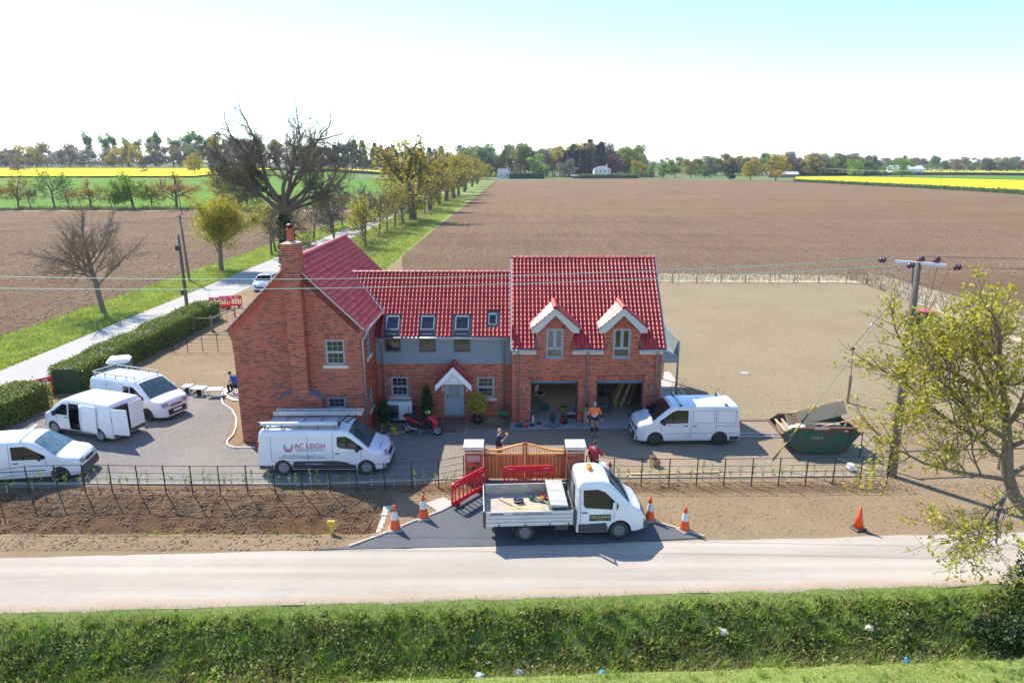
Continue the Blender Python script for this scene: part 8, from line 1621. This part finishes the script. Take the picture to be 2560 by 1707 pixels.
for d, me in zip(PPL, MESHES):
    old = d['o'].data; bpy.data.objects.remove(d['o']); bpy.data.meshes.remove(old); J = d['J']; root = thing('person',d['label'],'person',d['loc'],d['rz'])
    V = np.empty(len(me.vertices)*3); me.vertices.foreach_get('co',V); V = V.reshape(-1,3); N = np.empty(len(me.vertices)*3); me.vertices.foreach_get('normal',N); N = N.reshape(-1,3); Fs = [tuple(p.vertices) for p in me.polygons]
    def near(p):
        best = None
        for a, b in BONES:
            A, Bv = J[a], J[b]; ab = Bv-A; t = max(0,min(1,(p-A).dot(ab)/ab.length_squared)); dd_ = (p-(A+ab*t)).length-.4*(RAD[a]*(1-t)+RAD[b]*t)
            if best is None or dd_ < best[0]: best = (dd_, b if t > .15 or b in ('belly','chest','neck') else (a if a != 'chest' else b))
        return best[1]
    cent = [Vector(V[list(f)].mean(0)) for f in Fs]; tags_ = [near(c) for c in cent]
    # head, ears, nose and fingers join the one body mesh
    mb = MB(); mb.smooth = True; mb.v = [tuple(v) for v in V]; mb.f = list(Fs); hd = J['head']+Vector((0,-.01,.085)); HMx = Matrix.Translation(hd) @ Matrix.Rotation(d['turn'],4,'Z') @ Matrix.Rotation(d['tilt'],4,'X')
    pr = [(math.sin(a)*1.0,-math.cos(a)) for a in np.linspace(.05,PI-.05,12)]
    mb.lathe([(r_*(.074 if z_ > -.2 else .074*(1-.28*(-z_-.2))),z_*.122) for r_,z_ in pr],16,HMx @ Matrix.Diagonal((1,1.22,1,1))); mb.add([(-.014,-.085,-.02),(.014,-.085,-.02),(0,-.112,-.022),(0,-.088,.03)],[(0,1,2),(0,2,3),(1,3,2)],HMx)
    for s_ in (-1,1): mb.lathe([(.006,-.03),(.018,0),(.006,.03)],6,HMx @ Matrix.Translation((s_*.078,.01,-.005)))
    for s_, w_, h_ in (('L','wrL','haL'),('R','wrR','haR')):
        dv = (J[h_]-J[w_]).normalized(); sd_ = dv.cross(Vector((0,-1,0.2))).normalized(); inn = sd_.cross(dv).normalized()
        for k in range(4): b0 = J[h_]+dv*.02+inn*0+sd_*(k-1.5)*.018; L_ = (.068,.078,.073,.058)[k]; mb.tube([b0,b0+dv*L_*.55+inn*.004,b0+dv*L_*.9+inn*.022],[.0095,.009,.007],6)
        b0 = J[w_]+dv*.045+sd_*.03; mb.tube([b0,b0+dv*.035+sd_*.022,b0+dv*.06+sd_*.024+inn*.01],[.011,.010,.008],6)
    mb.build('body', SKIN, root)
    for (nm,mat,bs_,fn,off) in d['clothes']:
        fs = [f for f,c,t_ in zip(Fs,cent,tags_) if t_ in bs_ and fn(c,t_)]
        if not fs: continue
        use = sorted({i for f in fs for i in f}); mp = {i: k for k,i in enumerate(use)}; m2 = MB(); m2.smooth = True; m2.v = [tuple(V[i]+N[i]*off) for i in use]; m2.f = [tuple(mp[i] for i in f) for f in fs]; m2.build(nm,mat,root)
    if d['hair']:
        m2 = MB(); m2.smooth = True; m2.lathe([(math.sin(a)*.082,-math.cos(a)*.128) for a in np.linspace(1.45,PI-.05,8)],16,HMx @ Matrix.Translation((0,.012,.008)) @ Matrix.Rotation(-.35,4,'X') @ Matrix.Diagonal((1,1.2,1,1))); m2.build('hair',d['hair'],root)
    for s_ in (-1,1): m2 = MB(); m2.lathe([(.004,-.008),(.009,0),(.004,.008)],6,HMx @ Matrix.Translation((s_*.028,-.083,.012))); m2.build('eye',BLACK,root)
    m2 = MB(); m2.box(-.022,.022,-.088,-.080,-.058,-.050,HMx); m2.build('mouth',REDC,root)
o = MB().bbox(-.06,.06,-.05,.05,0,.11,.03).build('tape_measure', YL); o.location = (-.22,27.24,1.5); tag(o,'yellow tape held up by the bald person in navy','tape')
st_ = simple('stool','low grey stool under the seated person','stool',(-15.63,36.9,.05),0,[('seat',DGREY,lambda m: m.bbox(-.18,.18,-.18,.18,.34,.40,.02))])
for sx_ in (-.14,.14):
    for sy_ in (-.14,.14): mb = MB(); mb.bar((sx_,sy_,.34),(sx_*1.1,sy_*1.1,0),.035); mb.build('leg', DGREY, st_)
st_ = simple('step_stool','white step stool standing next to the seated person','stool',(-15.05,36.2,.05),.1,[('top',WHITE,lambda m: m.bbox(-.2,.2,-.15,.15,.46,.5,.015)),('tread',WHITE,lambda m: m.bbox(-.2,.2,-.3,-.16,.22,.25,.01))])
for sx_ in (-.18,.18): mb = MB(); mb.bar((sx_,.14,.48),(sx_,.26,0),.035); mb.build('leg', WHITE, st_); mb = MB(); mb.bar((sx_,-.14,.48),(sx_,-.34,0),.035); mb.build('leg', WHITE, st_)
# ------------------------------------------------------------------ ground cover
def blades(C, h, wd, rng, lean=.45):
    """grass blades: bent two-quad strips rising from C"""
    n = len(C); a = rng.uniform(0,6.28,n); d = np.stack([np.cos(a),np.sin(a),0*a],1); s_ = np.stack([-np.sin(a),np.cos(a),0*a],1)*wd*rng.uniform(.6,1.3,(n,1)); hh = h*rng.uniform(.5,1.4,(n,1)); ln = lean*rng.uniform(.2,1.3,(n,1))*hh; up = np.array([[0,0,1.0]])
    m = C+up*hh*.6+d*ln*.35; t = C+up*hh*.92+d*ln; V = np.stack([C-s_,C+s_,m+s_*.8,m-s_*.8,t-s_*.1,t+s_*.1],1).reshape(-1,3); i = np.arange(n)[:,None]*6
    return V, np.concatenate([i+np.array([[0,1,2,3]]), i+np.array([[3,2,5,4]])])
def scatter(n, x0, x1, v0, v1, rng, skew=.047):
    x = rng.uniform(x0,x1,n); v = rng.uniform(v0,v1,n); y = v+skew*x; return x, y, v
rng = np.random.default_rng(77)
gsheet('grass_verge', lines([(-40,40,.4)]), lines([(10,18.08,.16)]), .02, m_grassg, warp=lambda X, Y: (X, Y+.047*X+.14*fnoise(X,Y,1.2)*sstep(16.6,18,Y)))
def cover(name, label, mats):
    for nm, parts, mat in mats:
        V, F = join(parts) if isinstance(parts, list) else parts; o = ob(nm, npmesh(nm, V, F, mat)); tag(o, label, None, None, 'stuff')
XW = (-23,24)
# short turf on the verge top and the near field edge
x, y, v = scatter(120000,*XW,11.4,18.15,rng); top = ((v > 17.35)|(v < 15.35)) & (fnoise(x,y,1.1,2)*.25+rng.random(len(x)) > .12); k = top & ((v < 17.95)|(rng.random(len(x)) < .3)); C = np.stack([x,y,hz(x,y)],1)[k]
cover('verge_grass','short bright grass along the road verge and near bank',[('verge_grass',blades(C,.10,.008,rng,.8),L_GRS)])
# lush growth on the ditch slope
x, y, v = scatter(34000,*XW,15.9,17.75,rng); dn = fnoise(x,y,1.6,6); k = rng.random(len(x)) < .75+.35*dn; x, y, v = x[k], y[k], v[k]; C = np.stack([x,y,hz(x,y)],1); hh = .12+.20*np.clip(fnoise(x,y,2.3,9)+.3,0,1)
# leafy weeds: clumps of small leaves, uneven in size with dark gaps between
n = 5200; cx, cy, cv = scatter(n,*XW,15.6,17.75,rng); k = rng.random(n) < np.clip(.75+.7*fnoise(cx,cy,2.2,14),.15,1); cx, cy, cv = cx[k], cy[k], cv[k]; n = len(cx); sz = (.07+.36*rng.random(n)**2.2)*np.clip(.8+.7*fnoise(cx,cy,1.1,3),.35,1.6)*np.interp(cv,[15.6,16.3,17.2,17.75],[.9,1.1,.8,.45]); cz = hz(cx,cy); per = 26
P = rng.normal(0,1,(n,per,3)); P /= np.linalg.norm(P,axis=2,keepdims=True); P[:,:,2] = np.abs(P[:,:,2])*1.25; C2 = (np.stack([cx,cy,cz],1)[:,None,:]+P*sz[:,None,None]*rng.uniform(.6,1.1,(n,per,1))).reshape(-1,3)
cover('ditch_weeds','dense green weeds and brambles down the roadside ditch slope',[('ditch_weeds',cards(C2,.10,rng,0,aspect=.75),L_WEED)])
cover('ditch_grass','longer tufted grass on the roadside ditch slope',[('ditch_grass',blades(C,.26,.007,rng,.6),L_GRS)])
x, y, v = scatter(9000,*XW,15.5,16.6,rng); k = fnoise(x,y,.9,12)+.6*np.clip((x+4)/20,-.4,1) > .0; C = np.stack([x,y,hz(x,y)],1)[k]; cover('ditch_stalks','dry brown stalks along the bottom of the ditch',[('ditch_stalks',blades(C,.32,.006,rng,1.1),L_DEAD)])
for i,(bx,bv,bw,bh) in enumerate(((16.3,17.2,1.5,1.3),(14.6,16.6,1.2,.8))):
    by = bv+.047*bx; t_ = thing('bramble_bush',('larger dark bramble bush at the foot of the leaning tree','smaller dark bramble on the ditch slope below the leaning tree')[i],'bush',(bx,by,float(hz(bx,by)))); nb = 2600; p_ = rng.normal(0,1,(nb,3)); p_ /= np.linalg.norm(p_,axis=1,keepdims=True); p_ *= rng.uniform(.55,1.05,(nb,1)); C3 = np.stack([p_[:,0]*bw*(1+.2*np.sin(5*p_[:,1])),p_[:,1]*bw*.6,np.abs(p_[:,2])*bh],1); V, F = cards(C3,.12,rng,.05); ob('foliage',npmesh('foliage',V,F,L_IVY),t_); mb = MB()
    for q in range(7): mb.tube([(0,0,-.1),(rng.uniform(-.5,.5)*bw,rng.uniform(-.4,.4)*bw,bh*.6),(rng.uniform(-.9,.9)*bw,rng.uniform(-.5,.5)*bw,bh*.95)],[.02,.014,.006],4)
    mb.build('canes', BARK, t_)
# bright tufts
n = 520; cx, cy, cv = scatter(n,*XW,15.9,17.7,rng); a_ = np.repeat(np.stack([cx,cy,hz(cx,cy)],1),26,0)+rng.normal(0,.035,(n*26,3))*np.array([1,1,.1]); cover('grass_tufts','bright green grass tufts dotted over the ditch slope',[('grass_tufts',blades(a_,.34,.009,rng,.9),L_GRN)])
n = 260; cx, cy, cv = scatter(n,*XW,12.5,15.2,rng); a_ = np.repeat(np.stack([cx,cy,hz(cx,cy)],1),24,0)+rng.normal(0,.06,(n*24,3))*np.array([1,1,.1]); cover('field_tufts','greener grass tufts on the near field edge',[('field_tufts',blades(a_,.16,.009,rng,1.0),L_GRN)])
# lane verge grass and bank scrub
x = rng.uniform(-38.4,-32.5,70000); y = 34+rng.random(70000)**1.6*110; C = np.stack([x,y,0*x],1); cover('lane_grass','bright grass on the verge along the lane',[('lane_grass',blades(C,.22,.022,rng,.8),L_GRS)])
x = rng.uniform(-27.5,-15.6,60000); y = 80+rng.random(60000)**1.5*160; cover('bank_grass','rough grass bank between the lane and the ploughed field',[('bank_grass',blades(np.stack([x,y,0*x],1),.35,.035,rng,.8),L_GRS)])
n = 1500; cx = rng.uniform(-26,-19.5,n); cy = 80+rng.random(n)**1.3*190; sz = rng.uniform(.25,.9,n); P = rng.normal(0,1,(n,14,3)); P[:,:,2] = np.abs(P[:,:,2])*.7; C2 = (np.stack([cx,cy,0*cx],1)[:,None,:]+P*sz[:,None,None]*.6).reshape(-1,3); k = rng.random(len(C2)) < .5
cover('bank_scrub','brown and green scrub at the foot of the lane trees',[('bank_scrub',cards(C2[k],.28,rng,.05),L_OLV),('bank_brush',cards(C2[~k],.22,rng,.05,aspect=.3),L_DEAD)])
x = rng.uniform(-140,-38,5000); y = rng.uniform(185,189.5,5000); cover('headland_grass','rough pale grass along the wheat headland',[('headland_grass',blades(np.stack([x,y,hz(x,y)],1),.6,.06,rng,.6),L_DEAD)])
n = 600; cx = rng.uniform(-135,-60,n); cy = rng.uniform(188,191,n); P = rng.normal(0,1,(n,10,3)); P[:,:,2] = np.abs(P[:,:,2]); C2 = (np.stack([cx,cy,0*cx],1)[:,None,:]+P*.5).reshape(-1,3); cover('headland_scrub','low scrub under the headland trees',[('headland_scrub',cards(C2,.35,rng,.05),L_OLV)])
# stray weeds on the soil
n = 70; cx = rng.uniform(-17,-5,n); cy = 21.95+rng.normal(0,.25,n); a_ = np.repeat(np.stack([cx,cy,hz(cx,cy)],1),16,0)+rng.normal(0,.06,(n*16,3))*np.array([1,1,.2]); cover('soil_weeds','small green weeds sprouting along the dug ditch lip',[('soil_weeds',cards(a_,.07,rng,.01),L_GRN)])
# stones and clods
def lumps(C, s_, rng, flat=.6):
    b = np.array([(1,0,0),(-1,0,0),(0,1,0),(0,-1,0),(0,0,1),(0,0,-.6)],float); n = len(C); S_ = s_[:,None,None]*rng.uniform(.55,1.25,(n,6,1)); V = b[None]*S_; V[:,:,2] *= flat; a = rng.uniform(0,6.28,n); c, q = np.cos(a)[:,None], np.sin(a)[:,None]; X_ = V[:,:,0]*c-V[:,:,1]*q; Y_ = V[:,:,0]*q+V[:,:,1]*c; V = np.stack([X_,Y_,V[:,:,2]],-1)+C[:,None,:]
    F = np.array([(0,2,4),(2,1,4),(1,3,4),(3,0,4),(2,0,5),(1,2,5),(3,1,5),(0,3,5)]); return V.reshape(-1,3), (F[None]+np.arange(n)[:,None,None]*6).reshape(-1,3)
M_STN = Mrand('yard_stone',[(.20,.18,.165),(.32,.29,.26),(.46,.42,.37),(.26,.23,.2),(.56,.52,.47)],rough=.9); M_CLOD = Mrand('soil_clod',[(.14,.085,.048),(.24,.16,.095),(.32,.225,.14),(.18,.115,.07)],rough=.95); M_PCLOD = Mrand('plough_clod',[(.19,.125,.08),(.27,.19,.125),(.36,.265,.185),(.22,.15,.1)],rough=.95)
from mathutils.geometry import tessellate_polygon
def inside(px_, py_, poly):
    r = np.zeros(len(px_),bool); j = len(poly)-1
    for i in range(len(poly)):
        xi, yi = poly[i]; xj, yj = poly[j]; r ^= ((yi > py_) != (yj > py_)) & (px_ < (xj-xi)*(py_-yi)/(yj-yi+1e-12)+xi); j = i
    return r
n = 60000; x = rng.uniform(-26,17.5,n); y = rng.uniform(25,37.5,n); k = inside(x,y,yard) & ~((x > -12.9)&(x < 7.8)&(y > 31.4)) & (rng.random(n) < .8+.5*fnoise(x,y,.8,5)); C = np.stack([x,y,np.full(n,.014)],1)[k]; s_ = .007+.022*rng.random(len(C))**3
cover('gravel_stones','loose gravel stones over the yard',[('gravel_stones',lumps(C,s_,rng),M_STN)])
n = 42000; x = rng.uniform(-23,-4.7,n); y = rng.uniform(20.7,25.4,n); k = rng.random(n) < np.clip(.55+.8*fnoise(x,y,1.5,8),.05,1)*np.where(y < 21.9,.45,1); x, y = x[k], y[k]; C = np.stack([x,y,hz(x,y)],1); s_ = .012+.06*rng.random(len(C))**4
cover('ditch_clods','crumbled soil clods in and around the dug ditch',[('ditch_clods',lumps(C,s_,rng,.7),M_CLOD)])
n = 26000; x = rng.uniform(-5,24,n); y = 21.2+.047*x+rng.random(n)*4.4; k = ~inside(x,y,[(-6.9,20.72),(-5.3,20.98),(-2.25,23.7),(-1.6,24.6),(-1.35,25.9),(2.4,25.9),(3.0,24.4),(3.6,23.15),(4.85,22.8),(6.75,21.5)]) & (rng.random(n) < np.clip(.5+.7*fnoise(x,y,1.2,4)+1.2*sstep(24.9,25.3,y)*sstep(25.9,25.6,y),.05,1)); C = np.stack([x,y,0*x+.0],1)[k]; s_ = .008+.04*rng.random(len(C))**4+.03*sstep(24.9,25.2,C[:,1])*sstep(25.8,25.6,C[:,1])*rng.random(len(C))**2
cover('verge_clods','small clods and stones on the bare eastern verge',[('verge_clods',lumps(C,s_,rng,.6),M_CLOD)])
n = 60000; x = rng.uniform(-18,95,n); y = 80+rng.random(n)**1.7*90; k = inside(x,y,[(-13.0,80.5),(-15.3,95),(-15,146),(-14,180),(100,180),(100,30),(60,30),(46,40),(44,56),(44,78),(16,80)]); C = np.stack([x,y,0*x+.03],1)[k]; row_ = np.sin(C[:,0]*2*PI/.75+.3*np.sin(C[:,1]*.1)); C = C[(row_ > -.2)|(rng.random(len(C)) < .3)]; s_ = .06+.13*rng.random(len(C))**2.5; cover('plough_clods','clods of the ploughed field behind the house',[('plough_clods',lumps(C,s_,rng,.7),M_PCLOD)])
n = 30000; x = -38.6-rng.random(n)**1.3*70; y = 46+rng.random(n)**1.3*130; C = np.stack([x,y,0*x+.03],1); s_ = .06+.14*rng.random(n)**2.5; cover('west_clods','clods of the ploughed field beyond the lane',[('west_clods',lumps(C,s_,rng,.7),M_PCLOD)])
n = 16000; x = rng.uniform(8,37,n); y = 33+rng.random(n)**1.4*40; C = np.stack([x,y,0*x+.008],1); s_ = .01+.045*rng.random(n)**3; cover('garden_clods','fine clods over the seeded bare garden',[('garden_clods',lumps(C,s_,rng,.6),M_CLOD)])
n = 9000; x = rng.uniform(-25,-13,n); y = 37.5+rng.random(n)*22; C = np.stack([x,y,0*x],1); s_ = .01+.04*rng.random(n)**3; cover('west_ground_clods','fine clods over the bare ground west of the house',[('west_ground_clods',lumps(C,s_,rng,.6),M_CLOD)])
n = 14000; t = rng.random(n); x = np.where(t < .5, rng.uniform(-8,42,n), rng.uniform(37.8,44,n)); y = np.where(t < .5, rng.uniform(74.4,79.2,n), rng.uniform(46,79,n)); cover('straw_stalks','dry straw over the uncut field margin',[('straw_stalks',blades(np.stack([x,y,0*x+.04],1),.3,.02,rng,1.4),L_DEAD)])

# ------------------------------------------------------------------ the air
hzm, n, l, b = newmat('thin_haze'); n.remove(b); pv = n.new('ShaderNodeVolumePrincipled'); pv.inputs['Color'].default_value = (.80,.88,1,1); pv.inputs['Density'].default_value = .0001; pv.inputs['Anisotropy'].default_value = .2; l.new(pv.outputs[0], n['Material Output'].inputs['Volume'])
hb = MB().box(-4300,4300,-60,6300,-3.2,48).build('haze', hzm); tag(hb,'thin blue haze over the far fields and woods',None,None,'stuff')
# ------------------------------------------------------------------ lettering becomes plain meshes
bpy.context.view_layer.update(); dg = bpy.context.evaluated_depsgraph_get()
for o in TEXTS:
    me = bpy.data.meshes.new_from_object(o.evaluated_get(dg)); nm = o.name.split('.')[0]; p, m = o.parent, o.matrix_local.copy(); c = o.data
    bpy.data.objects.remove(o); n_ = bpy.data.objects.new(nm, me); COL.objects.link(n_); n_.parent = p; n_.matrix_local = m
